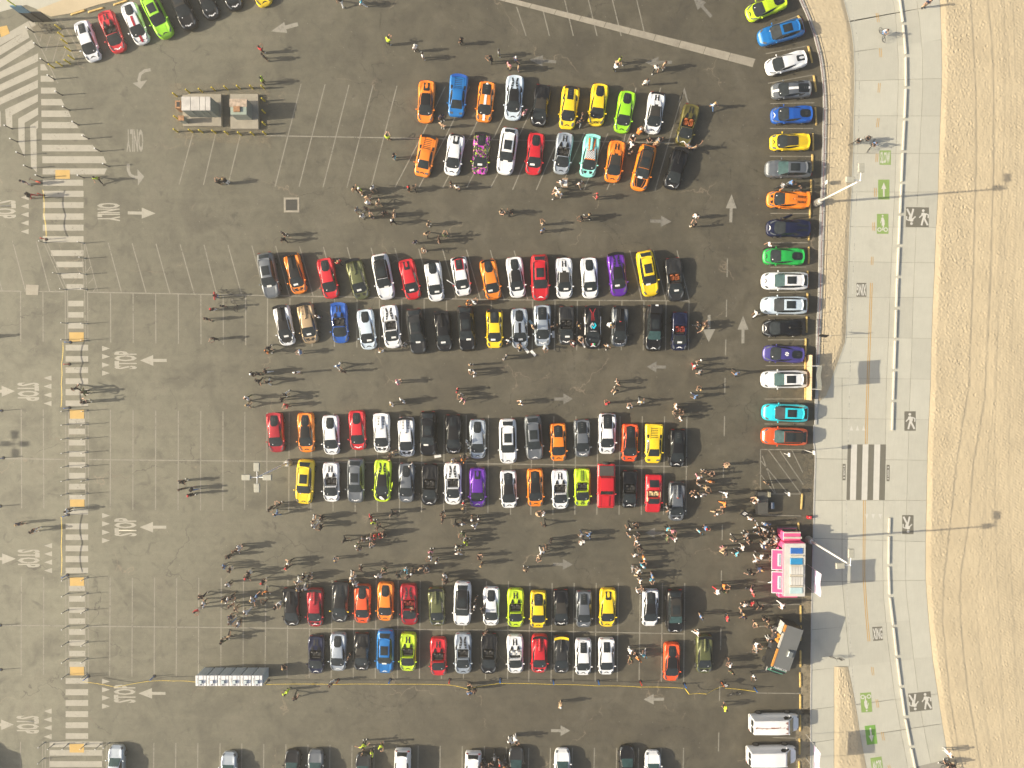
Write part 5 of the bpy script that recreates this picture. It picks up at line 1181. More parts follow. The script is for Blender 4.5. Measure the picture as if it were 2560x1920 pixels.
row('seventh row', (1, 3, (312, 440), (305, 95), 'HT', 'black', dict(m='w')), (1, 3, (512, 440), (515, 105), 'HT', 'crimson', dict(m='w')), (1, 3, (722, 405), (735, 45), 'A', 'darkgrey', dict(r='black', mirror='yellow', m='w', w='black')), (1, 3, (918, 425), (925, 58), 'H', 'redorange', dict(w='black', m='k', mirror='redorange')), (1, 3, (1115, 392), (1125, 52), 'H', 'orange', dict(m='k', mirror='orange')),
 (1, 3, (1330, 432), (1320, 62), 'AO', 'crimson', dict(o='red')), (1, 3, (1570, 435), (1555, 98), 'HT', 'olive', dict(m='w')), (1, 3, (1780, 438), (1790, 35), 'U', 'white', dict(r='black', m='k')), (1, 3, (2030, 435), (2035, 92), 'H', 'white', dict(m='k', cover=1)), (-1, 0, (1289, 1569.6), (1289, 1470), 'HO', 'acid', dict(m='k')),
 (2, 3, (225, 460), (228, 118), 'G', 'yellow', dict(cover='black', m='k')), (2, 3, (425, 442), (420, 105), 'GS', 'black', dict(r='black', m='cw')), (2, 3, (620, 452), (620, 120), 'G', 'grey', dict(m='w')), (2, 3, (822, 447), (830, 100), 'HP', 'yellow', dict(m='k')), (2, 3, (1190, 447), (1198, 103), 'G', 'white', dict(r='black', cover='black', m='w')), (2, 3, (1405, 497), (1402, 103), 'U', 'black', dict(r='matte', m='w', tint=1)))
row('eighth row', (1, 3, (520, 852), (525, 508), 'HO', 'navy', dict(m='w')), (1, 3, (708, 832), (715, 483), 'H', 'silver', dict(m='w')), (1, 3, (912, 825), (918, 483), 'HS', 'black', dict(r='black', m='w')), (1, 3, (1115, 850), (1125, 448), 'U', 'azure', dict(m='w', card=1)), (1, 3, (1312, 832), (1318, 483), 'HO', 'acid', dict(m='k', mirror='acid')),
 (1, 3, (1578, 865), (1578, 528), 'HO', 'red', dict(mirror='red')), (1, 3, (1790, 855), (1790, 487), 'AO', 'silver', dict(m='k')), (1, 3, (2008, 852), (2015, 490), 'AO', 'black', dict(m='w')), (-1, 0, (1289, 1684.5), (1287, 1586.7), 'HO', 'white', dict(m='k', o='white')), (2, 3, (235, 845), (240, 500), 'HT', 'red', dict(m='w')),
 (2, 3, (425, 852), (425, 503), 'HT', 'darkgrey', dict(w='yellow', m='w')), (2, 3, (615, 870), (615, 532), 'G', 'white', dict(m='k')), (2, 3, (815, 865), (815, 527), 'G', 'white', dict(m='k', w='white')), (2, 3, (1375, 920), (1380, 567), 'H', 'redorange', dict(r='black', mirror='redorange')), (2, 3, (1660, 850), (1660, 500), 'HT', 'olive', dict(m='w')))
row('column beside the kerb', (-1, 0, (1861, 41), (1969, -4), 'H', 'acid', dict(m='k')), (-1, 0, (1889, 100), (2012.6, 65), 'U', 'azure', {}), (-1, 0, (1908, 173), (2021, 142), 'HP', 'white', {}), (-1, 0, (1924, 228.6), (2031.4, 221), 'G', 'grey', dict(s='white', cover='black')), (-1, 0, (1921.4, 289), (2035.7, 285), 'H', 'blue', dict(m='w')), (3, 0, (8, 1230), (370, 1225), 'GS', 'yellow', dict(r='black', m='k')),
 (-1, 0, (1906.5, 422.5), (2032, 424), 'U', 'grey', dict(tint=1)), (-1, 0, (1913.7, 497.4), (2022.7, 501.7), 'HT', 'orange', dict(w='orange', door='upl')), (-1, 0, (1913.7, 569.7), (2027, 572), 'A', 'navy', dict(m='w', door='up')), (-1, 0, (1898.4, 640.6), (2019, 642), 'H', 'green', dict(mirror='green', m='k')), (-1, 0, (1898.4, 702.8), (2023, 702.8), 'U', 'white', dict(tint=1, m='k')),
 (-1, 0, (1897, 763.6), (2021, 763.6), 'U', 'paleblue', dict(m='w')), (-1, 0, (1899, 821.5), (2014, 818.6), 'HT', 'black', dict(m='w')), (-1, 0, (1901.6, 882), (2015.5, 888), 'H', 'violet', dict(logo='plain')), (-1, 0, (1897.8, 948.8), (2020.7, 947.4), 'U', 'white', dict(tint=1)), (-1, 0, (1899.3, 1029.4), (2023.6, 1033.8), 'U', 'cyan', {}), (-1, 0, (1899, 1088.8), (2020, 1091.7), 'U', 'redorange', dict(r='matte', tint=1)))
row('slanted row at top left', (0, 0, (820, 535), (700, 180), 'G', 'white', dict(m='k')), (0, 0, (1040, 465), (905, 90), 'HO', 'red', dict(m='cw')), (0, 0, (1245, 390), (1100, 20), 'H', 'white', dict(s='crimson', m='k', sr=0)), (0, 0, (1460, 340), (1265, -60), 'U', 'lime', dict(m='k')), (0, 0, (1660, 262), (1500, -130), 'U', 'black', dict(m='cw', r='matte')),
 (0, 0, (1855, 172), (1700, -190), 'H', 'black', dict(m='cw')), (0, 0, (2055, 95), (1900, -270), 'H', 'black', dict(m='cw', r='black')), (-1, 0, (667, 19), (623, -90), 'H', 'yellow', dict(m='k')))
row('bottom edge', (0, 3, (1012, 1452), (1008, 1825), 'S', 'silver', dict(x='muscle')), (0, 3, (1985, 1510), (1975, 1885), 'S', 'silver', dict(r='black', hood=1)), (1, 3, (320, 1492), (312, 1865), 'S', 'black', {}), (1, 3, (520, 1492), (515, 1865), 'S', 'grey', {}), (1, 3, (930, 1522), (922, 1895), 'S', 'darkgrey', {}),
 (1, 3, (1262, 1850), (1272, 1478), 'V', 'white', {}), (1, 3, (1870, 1870), (1880, 1505), 'V', 'white', {}), (-1, 0, (1291, 1865), (1289, 1973), 'S', 'darkgrey', {}), (2, 3, (435, 1482), (432, 1855), 'S', 'white', {}), (2, 3, (990, 1458), (992, 1830), 'S', 'black', {}), (2, 3, (1215, 1500), (1215, 1875), 'S', 'white', {}))
row('vans at bottom right', (-1, 0, (-62, 1855), (-60, 1990), 'VAN', 'white', dict(dummy=1)), (-1, 0, (2007, 1803), (1863, 1805), 'VAN', 'white', dict(rust=1)), (-1, 0, (1995, 1883), (1862, 1885), 'VAN', 'white', dict(price=1)))

BUILT = []
for (rw, c, r, f, b_, kind, px, op) in CARS:
    f, b_ = N(c, r, *f), N(c, r, *b_)
    loc, ang = heading(f, b_)
    o, s = car(kind, px, op, loc, ang)
    col = PAINT[px][0] if px != 'splash' else 'black, magenta and yellow splash wrapped'
    base = {'U': 'sport utility car', 'L': 'boxy pickup truck', 'S': 'everyday coupe', 'V': 'hatchback wagon', 'VAN': 'panel van', 'D': 'angular wedge sports car', 'J': 'wedge sports car with open roof panel'}.get(kind)
    if base is None:
        base = 'open-top sports car' if kind in ('HO', 'AO', 'GO', 'MO') else 'fabric-topped sports car' if kind in ('HS', 'GS') else 'louvred sports car' if kind == 'HT' else 'sports coupe'
    feats = []
    if op.get('r') and kind not in ('HS', 'GS', 'AO'): feats.append('black roof')
    if op.get('o'): feats.append(op['o'] + ' seats')
    if op.get('s'): feats.append(PAINT[op['s']][0] + ' stripe')
    if op.get('w') and kind != 'HT': feats.append('rear wing')
    if op.get('door'): feats.append('open door')
    if op.get('cover') == 'red': feats.append('red engine cover')
    if op.get('scoop'): feats.append('red roof scoop')
    if op.get('logo') == 'rally': feats.append('cyan roof emblem')
    if op.get('logo') == 'plain': feats.append('white roof emblem')
    if op.get('rust'): feats.append('rusty roof')
    if op.get('price'): feats.append('green lettering')
    if op.get('open'): feats.append('raised tailgate')
    BUILT.append(dict(o=o, s=s, row=rw, col=col, base=base, feats=feats, pos=loc, op=op, kind=kind, ang=ang))
# labels that single out each vehicle: look first, then the neighbours
def short(d): return (d['col'] + ' ' + d['base'].replace('sport utility car', 'SUV').replace('open-top sports car', 'convertible').replace('fabric-topped sports car', 'soft-top').replace('louvred sports car', 'louvred car').replace('sports coupe', 'coupe').replace('angular wedge sports car', 'wedge car').replace('wedge sports car with open roof panel', 'open wedge car')).replace('black, magenta and yellow splash wrapped', 'splash-wrapped')
cnt = {}
for d in BUILT:
    d['look'] = d['col'] + ' ' + d['base'] + (' with ' + ' and '.join(d['feats'][:2]) if d['feats'] else '')
    cnt[d['look']] = cnt.get(d['look'], 0) + 1
byrow = {}
for d in BUILT: byrow.setdefault(d['row'], []).append(d)
ROWTXT = {'bottom edge': 'at the bottom edge', 'column beside the kerb': 'beside the kerb', 'slanted row at top left': 'in the top-left row', 'vans at bottom right': 'at bottom right'}
used_labels = set()
for rw, L_ in byrow.items():
    for i, d in enumerate(L_):
        rt = ROWTXT.get(rw, 'in the ' + rw.replace(' from the top', ''))
        lab = d['look'] + ' ' + rt
        if sum(1 for e in L_ if e['look'] == d['look']) > 1 or len(lab.split()) > 16:
            a = short(L_[i - 1]) if i > 0 else None; b2 = short(L_[i + 1]) if i + 1 < len(L_) else None
            vert = rw == 'column beside the kerb'
            rel = ('just below the ' if vert else 'just right of the ') + a if a else ('just above the ' if vert else 'just left of the ') + b2
            lab = d['col'] + ' ' + d['base'] + ' ' + rel + ' ' + rt
            if len(lab.split()) > 16: lab = short(d) + ' ' + rel + ' ' + rt
        if d['op'].get('dummy'): lab = 'tall white panel van off the left edge whose shadow darkens the bottom-left corner'
        ws = lab.split()
        if len(ws) > 16: lab = ' '.join(ws[:16])
        if lab in used_labels: print('DUP', lab)
        used_labels.add(lab)
        cat = {'U': 'SUV', 'L': 'pickup truck', 'S': 'car', 'V': 'car', 'VAN': 'van'}.get(d['kind'], 'sports car')
        grp = {'bottom edge': 'everyday cars parked along the bottom edge', 'vans at bottom right': 'white vans parked by the promenade', 'column beside the kerb': 'sports cars parked nose out along the kerb', 'slanted row at top left': 'sports cars parked at a slant'}.get(rw, 'sports cars parked in rows')
        tag(d['o'], lab, cat, grp); d['lab'] = lab
# dashboard cards and emblems
for d in BUILT:
    o, s, op = d['o'], d['s'], d['op']
    if op.get('card'):
        sx = random.uniform(-.25, .30); y0 = 1.22 if d['kind'] == 'U' else 1.24; y0 += .0
        me = shared('card' + str(id(s)) + '%.1f' % sx, s.patch([(y0 + .10, sx - .26, sx + .26), (y0 - .10, sx - .26, sx + .26)], .020, 4, 2), PAPER)
        cd = D.objects.new('paper_card', me); C.objects.link(cd); cd.location = o.location; cd.rotation_euler = o.rotation_euler
        loc_ = ' '.join(d['lab'].split()[:])
        txt = 'white card on the windscreen of the ' + short(d) + ' ' + ROWTXT.get(d['row'], 'in the ' + d['row'].replace(' from the top', ''))
        d['card'] = (cd, txt)
    elif d['kind'] not in ('S', 'V', 'VAN', 'L', 'J', 'D') and random.random() < .75:
        x_ = random.choice((-.38, .36)); y_ = 1.30
        part(o, 'windscreen_sticker', 'wst%s%.1f' % (id(s), x_), s.patch([(y_ + .04, x_ - .045, x_ + .045), (y_ - .05, x_ - .045, x_ + .045)], .020, 2, 1), WHITE)
    if op.get('check'):
        part(o, 'roof_print', 'chk', s.patch([(.46, -.56, .56), (0, -.54, .54), (-.75, -.46, .46)], .014), checker_mat())
        OR = mat('orange_print', (.80, .20, .02), .4)
        for mf in (lambda q: q, mir): part(o, 'stripe', 'ck' + str(mf([(0, 1, 2)])), s.patch(mf([(-.45, .20, .26), (-1.2, .18, .36), (-1.9, .26, .40)]), .03, 2, 3), OR)
        part(o, 'stripe', 'ckf', s.patch([(.50, -.58, .58), (.40, -.57, .57)], .022, 4, 1), OR)
    if op.get('splash'):
        part(o, 'bonnet_print', 'spb', s.patch([(1.56, -.55, .55), (1.9, -.60, .60), (2.2, -.35, .35)], .014), CARBON)
        part(o, 'bonnet_print', 'spw', s.patch([(2.15, -.30, .10), (1.95, -.10, .32), (1.75, .10, .30)], .022, 3), WHITE)
    if op.get('logo'):
        zt = s.z(0, -.1) + .02; big_ = op['logo'] == 'rally'; S_ = .62 if big_ else .40
        CY = mat('cyan_print', (.01, .48, .62), .4) if big_ else WHITE; GP = mat('grey_print', (.42, .42, .42), .4) if big_ else WHITE
        def lg(pts, nm, m_, dz):
            me = pydata([(x * S_, -.15 - y * S_, zt + dz) for x, y in pts], [tuple(range(len(pts)))[::-1]]); o2 = new('roof_emblem', me, m_, o)
        # two interlocked slanted hooks
        lg([(-.62, .1), (-.2, -.52), (-.02, -.52), (.30, -.10), (.14, .12), (-.08, -.22), (-.32, .12), (-.20, .50), (-.32, .62)], 'a', CY, 0)
        lg([(.62, .05), (.32, -.55), (.22, -.40), (.36, -.02), (.14, .32), (-.04, .02), (-.18, .18), (.04, .62), (.20, .62)], 'b', GP, .002)
        if big_:
            cu = D.curves.new('txt', 'FONT'); cu.body = 'NU RALLY'; t_ = D.objects.new('t', cu); C.objects.link(t_); bpy.context.view_layer.update()
            me = D.meshes.new_from_object(t_.evaluated_get(bpy.context.evaluated_depsgraph_get())); D.objects.remove(t_)
            v = np.array([q.co[:] for q in me.vertices]); mn, mx = v.min(0), v.max(0)
            for q in me.vertices:
                u, w2 = (q.co.x - mn[0]) / (mx[0] - mn[0]) - .5, (q.co.y - mn[1]) / (mx[1] - mn[1]) - .5
                q.co = (-u * .70, .42 - w2 * .10, zt + .01 - .02)
            new('roof_lettering', me, WHITE, o)
            for x_, cm_ in ((-.16, (.02, .30, .06)), (0, (.75, .75, .75)), (.16, (.6, .02, .02))):
                part(o, 'bonnet_emblem', 'bem%.2f' % x_, s.patch([(2.0, x_ - .05, x_ + .05), (1.78, x_ - .075, x_ + .075)], .014, 2, 2), mat('emblem_%d' % int(x_ * 100), cm_, .4))
            for mf in (lambda q: q, mir):
                part(o, 'stripe', 'rst' + str(mf([(0, 1, 2)])), s.patch(mf([(-.75, .10, .15), (-1.6, .04, .10), (-2.1, .30, .36)]), .04, 1, 6), mat('red_print', (.5, .02, .03), .4))
                part(o, 'stripe', 'rss' + str(mf([(0, 1, 2)])), s.patch(mf([(.8, .86, .93), (0, .82, .90), (-1.2, .86, .96)]), .02, 2, 4), WHITE)
    if op.get('price'):
        for word, y_, h_, m_ in (('19', -.2, .42, (.02, .45, .12)), ('RENT', -1.15, .16, (.15, .45, .25))):
            if word == 'RENT': continue
            cu = D.curves.new('txt', 'FONT'); cu.body = word; cu.offset = .03; t_ = D.objects.new('t', cu); C.objects.link(t_); bpy.context.view_layer.update()
            me = D.meshes.new_from_object(t_.evaluated_get(bpy.context.evaluated_depsgraph_get())); D.objects.remove(t_)
            v = np.array([q.co[:] for q in me.vertices]); mn, mx = v.min(0), v.max(0)
            for q in me.vertices:
                u, w2 = (q.co.x - mn[0]) / (mx[0] - mn[0]) - .5, (q.co.y - mn[1]) / (mx[1] - mn[1])
                yy = y_ + u * .62 ; zz_ = 1.32 + w2 * .46; q.co = (.99 - .13 * (zz_ - 1.2) / .9 + .0, yy, zz_)
                q.co.x = .965 - .155 * max(0, (zz_ - 1.22)) / .82
            new('side_lettering', me, mat('green_print', m_, .4), o).location = (.03, 0, 0)
seen = {}
for d in BUILT:
    if 'card' in d: seen.setdefault(d['card'][1], []).append(d)
for txt, L_ in seen.items():
    for i, d in enumerate(L_):
        t2 = txt
        if len(L_) > 1:
            j = byrow[d['row']].index(d); a = byrow[d['row']][j - 1] if j else byrow[d['row']][j + 1]
            t2 = 'white card on the ' + short(d) + (' right of' if j else ' left of') + ' the ' + short(a) + ' ' + ROWTXT.get(d['row'], 'in the ' + d['row'].replace(' from the top', ''))
        tag(d['card'][0], ' '.join(t2.split()[:16]), 'card', 'white cards behind windscreens')
# ================================================================== STREET FURNITURE
# steel rail on posts along the kerb
fence = empty('guard_rail', P(kerbR(300), 300, .13)); tag(fence, 'low dark red rail on thin posts along the top of the curving kerb', 'railing')
FL = fence.location.copy()
RAILM = mat('dark_red_rail', (.12, .045, .045), .6); POSTM = mat('galvanised_post', (.55, .55, .53), .5, .3)
pts = [P(kerbR(y_) - 3.5, y_, .50) - FL for y_ in range(-60, 930, 22)]
new('rail', bm_mesh(lambda bm: b_tube(bm, pts, .035, 6)), RAILM, fence)
pts2 = [P(kerbR(y_) - 3.5, y_, .30) - FL for y_ in range(-60, 930, 22)]
new('rail', bm_mesh(lambda bm: b_tube(bm, pts2, .02, 5)), RAILM, fence)
y_ = -50.0
while y_ < 930:
    p = P(kerbR(y_) - 4.5, y_, .13) - FL
    part(fence, 'post', 'fpost', lambda: bm_mesh(lambda bm: (b_box(bm, (0, 0, .30), (.06, .05, .60)), b_box(bm, (-.10, 0, .62), (.34, .03, .03)))), POSTM, p); y_ += 36.2
# yellow wheel stops
WSTOPS = [(3, 0, 255, 135, 292, 185), (3, 0, 345, 395, 382, 545), (3, 0, 393, 648, 415, 795), (3, 0, 408, 925, 416, 1085), (3, 0, 388, 1150, 388, 1300), (3, 0, 382, 1330, 382, 1480), (3, 0, 372, 1550, 370, 1690), (3, 1, 362, 90, 360, 228), (3, 1, 354, 270, 352, 420), (3, 1, 352, 470, 350, 620), (3, 1, 343, 680, 342, 830), (3, 1, 340, 870, 338, 1020), (3, 1, 334, 1070, 333, 1215), (3, 1, 326, 1262, 322, 1410), (3, 1, 320, 1420, 319, 1540), (3, 2, 322, 30, 320, 140), (3, 2, 295, 945, 285, 1085), (3, 2, 262, 1195, 268, 1320), (3, 3, 281, 250, 282, 400), (3, 3, 284, 425, 280, 560), (3, 3, 280, 640, 280, 790), (3, 3, 276, 830, 278, 965), (3, 3, 278, 1020, 278, 1150), (3, 3, 277, 1200, 277, 1345), (3, 3, 272, 1400, 272, 1545), (3, 3, 268, 1595, 268, 1740), (0, 0, 610, 130, 745, 88), (0, 0, 760, 108, 905, 66), (0, 0, 980, 45, 1110, 2)]
def stop_me():
    def f(bm): b_box(bm, (0, 0, .07), (.20, 2.0, .14), 0, .18); bmesh.ops.bevel(bm, geom=bm.edges[:], offset=.015, segments=1, affect='EDGES')
    return bm_mesh(f)
for i, (c, r, x0, y0, x1, y1) in enumerate(WSTOPS):
    a_, b_ = W(c, r, x0, y0), W(c, r, x1, y1); d = b_ - a_
    o = new('wheel_stop', shared('wstop', stop_me, YELC), None, None, ((a_ + b_) / 2), (0, 0, math.atan2(-d.x, d.y))); o.scale = (1, d.length / 2.0, 1)
    o['_i'] = i; tag(o, cat='wheel stop', group='yellow wheel stops at the head of the stalls')
stops = [o for o in C.objects if o.name.startswith('wheel_stop')]
def near_label(o, prefix, suffix=''):
    return None
# bollards
def bollard_me():
    def f(bm): b_cyl(bm, (0, 0, 0), .085, 1.05, 12); b_cyl(bm, (0, 0, 1.05), .085, .05, 12, .03)
    return bm_mesh(f, False)
BOL = [(0, 0, x, y) for x, y in ((525, 250), (550, 315), (580, 375), (610, 440), (640, 512), (605, 548), (537, 568), (470, 586), (1530, 832), (1640, 802), (1750, 795), (1860, 783), (1968, 775), (2075, 768), (2188, 768), (1538, 1028), (1536, 1140), (1665, 1143), (1752, 1146), (1865, 1150), (1972, 1160), (2085, 1167), (2195, 1167))] + [(1, 0, x, y) for x, y in ((72, 767), (76, 875), (80, 977), (83, 1080), (88, 1162))]
UT_C = W(0, 0, 1880, 960)
bol = []
for c, r, x, y in BOL:
    p = W(c, r, x, y); o = new('yellow_bollard', shared('bol', bollard_me, YELS), None, None, p); tag(o, cat='bollard', group='yellow steel bollards'); bol.append(o)
# thin marker posts of the walkway
def marker_me():
    def f(bm): b_cyl(bm, (0, 0, 0), .11, .05, 10); b_cyl(bm, (0, 0, .05), .045, 1.0, 8, .035); b_cyl(bm, (0, 0, 1.05), .045, .05, 6)
    return bm_mesh(f)
MK_GREY = mat('grey_green_plastic', (.16, .17, .16), .6); MK_DK = mat('dark_plastic_post', (.06, .055, .05), .6); MK_W = mat('white_cap', (.7, .7, .68), .5)
MARK = [(0, 1, 720, 443), (0, 1, 392, 437), (0, 1, 735, 575), (0, 1, 510, 707), (0, 1, 740, 712), (0, 1, 570, 843), (0, 1, 748, 843), (0, 1, 580, 1133), (0, 1, 750, 1138), (0, 1, 580, 1278), (0, 1, 750, 1282)] + [(0, 2, x, y) for y in (231, 348, 469, 589, 709, 827, 946) for x in (582, 753)] + [(0, 3, x, y) for y in (15, 151, 293, 433, 572, 716, 850) for x in (585, 751)] + [(0, 3, x, y) for x, y in ((385, 1438), (465, 1453), (590, 1452), (742, 1453), (870, 1453), (940, 1442), (380, 1575))]
mk = []
for c, r, x, y in MARK:
    p = W(c, r, x, y); o = new('walkway_post', shared('mkp', marker_me, MK_GREY), None, None, p); tag(o, cat='marker post', group='thin marker posts edging the striped walkway'); mk.append(o)
    part(o, 'cap', 'mkcap', lambda: bm_mesh(lambda bm: b_cyl(bm, (0, 0, 0), .05, .09, 8)), MK_W, (0, 0, 1.10))
def big_marker_me():
    def f(bm): b_cyl(bm, (0, 0, 0), .10, .04, 10); b_cyl(bm, (0, 0, .04), .055, 1.16, 8)
    return bm_mesh(f)
MARK2 = [(0, 0, x, y) for x, y in ((290, 278), (355, 412), (410, 545), (470, 685), (535, 822), (600, 952), (680, 1080), (765, 1198), (870, 1308), (940, 1438), (725, 1537), (368, 1535), (103, 1112), (150, 1225), (203, 1340), (268, 1453))]
mk2 = []
for c, r, x, y in MARK2:
    p = W(c, r, x, y); o = new('lane_post', shared('mk2', big_marker_me, MK_DK), None, None, p); tag(o, cat='marker post', group='dark flexible posts round the crosswalk'); mk2.append(o)
    part(o, 'cap', 'mkcap2', lambda: bm_mesh(lambda bm: b_cyl(bm, (0, 0, 0), .075, .08, 8)), MK_W, (0, 0, 1.20))
# rope stanchions holding the yellow tape
STN = [(0, 1, 400, 410, 'red'), (0, 1, 375, 30, 'red'), (0, 1, 610, 1298, 'blue'), (0, 1, 600, 1487, 'red'), (0, 2, 600, 205, 'blue'), (0, 2, 590, 1130, 'blue'), (0, 2, 585, 1650, 'blue'), (0, 2, 15, 230, 'blue'), (0, 2, 30, 638, 'blue'), (0, 2, 5, 1055, 'blue'), (0, 3, 5, 425, 'blue'), (0, 3, 10, 808, 'blue'), (0, 3, 765, 867, 'blue'), (0, 3, 1335, 865, 'blue'),
       (1, 3, 712, 895, 'orange'), (1, 3, 1160, 893, 'blue'), (1, 3, 1674, 893, 'red'), (1, 3, 2110, 888, 'blue'), (1, 3, 108, 900, 'black'), (2, 3, 356, 900, 'blue'), (2, 3, 744, 903, 'blue'), (2, 3, 1108, 910, 'red'), (2, 3, 1488, 930, 'blue'), (2, 3, 1808, 918, 'orange'), (2, 3, 2092, 965, 'blue')]
STC = {'red': (.55, .05, .03), 'blue': (.03, .14, .45), 'orange': (.70, .16, .03), 'black': (.02, .02, .02)}
def stan_me():
    def f(bm): b_cyl(bm, (0, 0, .02), .045, 1.0, 8); b_box(bm, (0, 0, .80), (.16, .06, .42)); b_cyl(bm, (0, 0, 1.02), .06, .06, 8)
    return bm_mesh(f)
sts = []
for c, r, x, y, cn in STN:
    p = W(c, r, x, y); o = empty('stanchion', p, .3); part(o, 'post', 'stp', stan_me, mat('stanchion_' + cn, STC[cn], .5))
    part(o, 'base', 'stb', lambda: bm_mesh(lambda bm: b_cyl(bm, (0, 0, 0), .20, .04, 14, .16)), RUBBER); tag(o, cat='stanchion', group='stanchions holding the yellow tape'); sts.append((o, cn))
TAPE = mat('yellow_caution_tape', (.70, .50, .03), .5, var=.35, scale=6)
def tape(pts, label):
    pts = [W(*q, .93) for q in pts]; v = []; n = 0; path = []
    for a_, b_ in zip(pts, pts[1:]):
        for k in range(7): t = k / 7; p = a_.lerp(b_, t); p.z -= .14 * 4 * t * (1 - t); path.append(p)
    path.append(pts[-1])
    for i, p in enumerate(path):
        d_ = (path[min(i + 1, len(path) - 1)] - path[max(i - 1, 0)]).normalized(); nx_, ny_ = -d_.y * .034, d_.x * .034; v += [(p.x - nx_, p.y - ny_, p.z - .03), (p.x + nx_, p.y + ny_, p.z + .03)]
    f = [(2 * i, 2 * i + 2, 2 * i + 3, 2 * i + 1) for i in range(len(path) - 1)]
    o = new('caution_tape', pydata(v, f), TAPE); tag(o, label, 'tape')
tape([(0, 3, 715, 915), (0, 3, 1000, 962), (0, 3, 1285, 910), (0, 3, 1500, 908), (0, 3, 1685, 916)], 'yellow caution tape sagging from the crosswalk to the portable toilets')
tape([(1, 3, 80, 938), (1, 3, 690, 938), (1, 3, 1135, 937), (1, 3, 1662, 942), (1, 3, 1830, 978), (1, 3, 2098, 930), (2, 3, 345, 938), (2, 3, 736, 950), (2, 3, 1115, 960), (2, 3, 1480, 970)], 'long yellow caution tape along the front of the lowest row of sports cars')
tape([(2, 3, 1492, 972), (2, 3, 1530, 1022), (2, 3, 1680, 1020), (2, 3, 1830, 950)], 'yellow caution tape drooping in a curve near the lower right')
tape([(2, 3, 1840, 970), (2, 3, 2105, 1000)], 'short yellow caution tape beside the leaning bicycle')
tape([(0, 1, 370, -20), (0, 1, 378, 200), (0, 1, 398, 390)], 'yellow caution tape down the left side of the upper crosswalk')
tape([(0, 1, 543, 1300), (0, 1, 530, 1487), (0, 2, 528, 0), (0, 2, 527, 200)], 'yellow caution tape left of the middle crosswalk')
tape([(0, 2, 527, 1150), (0, 2, 528, 1400), (0, 2, 528, 1655)], 'yellow caution tape left of the lower crosswalk')

# lamp posts
def head_me():
    def f(bm): b_box(bm, (0, 0, 0), (.62, .95, .18), 0, .12); bmesh.ops.bevel(bm, geom=bm.edges[:], offset=.03, segments=1, affect='EDGES')
    return bm_mesh(f)
LM_W = mat('white_lamp_pole', (.72, .72, .70), .45); LM_C = concrete_mat('lamp_base_concrete', (.30, .29, .25), (.40, .38, .33), 2.0, .2)
def lamp(base, top, heads, label, hz=10.6):
    p = W(*base); q = W(*top, hz); o = empty('street_lamp', p)
    part(o, 'concrete_base', 'lbase', lambda: bm_mesh(lambda bm: b_cyl(bm, (0, 0, 0), .42, .95, 24, .36), False), LM_C)
    part(o, 'flange', 'lfl', lambda: bm_mesh(lambda bm: b_cyl(bm, (0, 0, .95), .22, .06, 12)), LM_W)
    part(o, 'pole', 'lpole', lambda: bm_mesh(lambda bm: b_tube(bm, [(0, 0, .98), (0, 0, 5), (0, 0, hz)], .13, 12, .075), True), LM_W)
    for hx, hy in heads:
        d = Vector((hx, hy)).normalized(); ang = math.atan2(-d.x, d.y)
        part(o, 'arm', 'larm%.1f%.1f' % (hx, hy), lambda: bm_mesh(lambda bm: b_tube(bm, [(0, 0, hz - .15), (hx * .75, hy * .75, hz)], .045, 6)), LM_W)
        part(o, 'lamp_head', 'lhead', head_me, mat('lamp_head_grey', (.36, .35, .29), .5), (hx, hy, hz), (0, 0, ang))
    tag(o, label, 'street lamp', 'parking lot lamp posts'); return o
lamp((3, 1, 418, 95), (3, 0, 828, 1532), ((.0, 1.2), (-1.05, .05)), 'white street lamp beside the kerb leaning over the orange louvred car')
lamp((3, 2, 348, 1342), (3, 2, 712, 1560), ((.0, 1.2), (-1.05, -.05)), 'white street lamp standing beside the pink food truck')
lamp((1, 2, 285, 678), (0, 2, 2195, 812), ((1.05, 0), (-1.05, 0), (0, 1.05), (0, -1.05)), 'four-headed street lamp in the middle left of the car park')
lamp((-1, 0, -436, 1145), (-1, 0, -500, 1150), ((1.05, 0), (-1.05, 0), (0, 1.05), (0, -1.05)), 'four-headed street lamp west of the frame whose shadow falls at the left edge')

# utility enclosure
GALV = mat('grey_green_metal', (.24, .27, .25), .6, .1, var=.1); GALV_T = mat('weathered_white_metal', (.46, .44, .41), .6, var=.2, scale=1.2); RUSTM = mat('rusty_metal', (.30, .16, .08), .85, var=.4, scale=4)
def rect(c, r, x0, y0, x1, y1, z): a_, b_ = W(c, r, x0, y0, z), W(c, r, x1, y1, z); return [(a_.x, a_.y), (b_.x, a_.y), (b_.x, b_.y), (a_.x, b_.y)]
pad = new('concrete_pad', slab(rect(0, 0, 1575, 812, 1912, 1088, .42), 0, .42), CONC2); tag(pad, 'raised pale concrete pad under the long ribbed utility cabinet', 'concrete pad')
pad = new('concrete_pad', slab(rect(0, 0, 1988, 812, 2232, 1112, .42), 0, .42), CONC2); tag(pad, 'raised concrete pad under the rust-topped utility box', 'concrete pad')
T0, T1 = W(0, 0, 1566, 838, 2.7), W(0, 0, 1820, 952, 2.7)
cab = empty('utility_cabinet', ((T0.x + T1.x) / 2, (T0.y + T1.y) / 2, .42)); tag(cab, 'long grey ribbed metal utility cabinet with weathered white top inside yellow bollards', 'utility cabinet')
ww, hh = T1.x - T0.x, T0.y - T1.y
new('body', bm_mesh(lambda bm: b_box(bm, (0, 0, 1.12), (ww, hh, 2.24))), GALV, cab)
xs_ = [0, .315, .625, .825, 1.0]
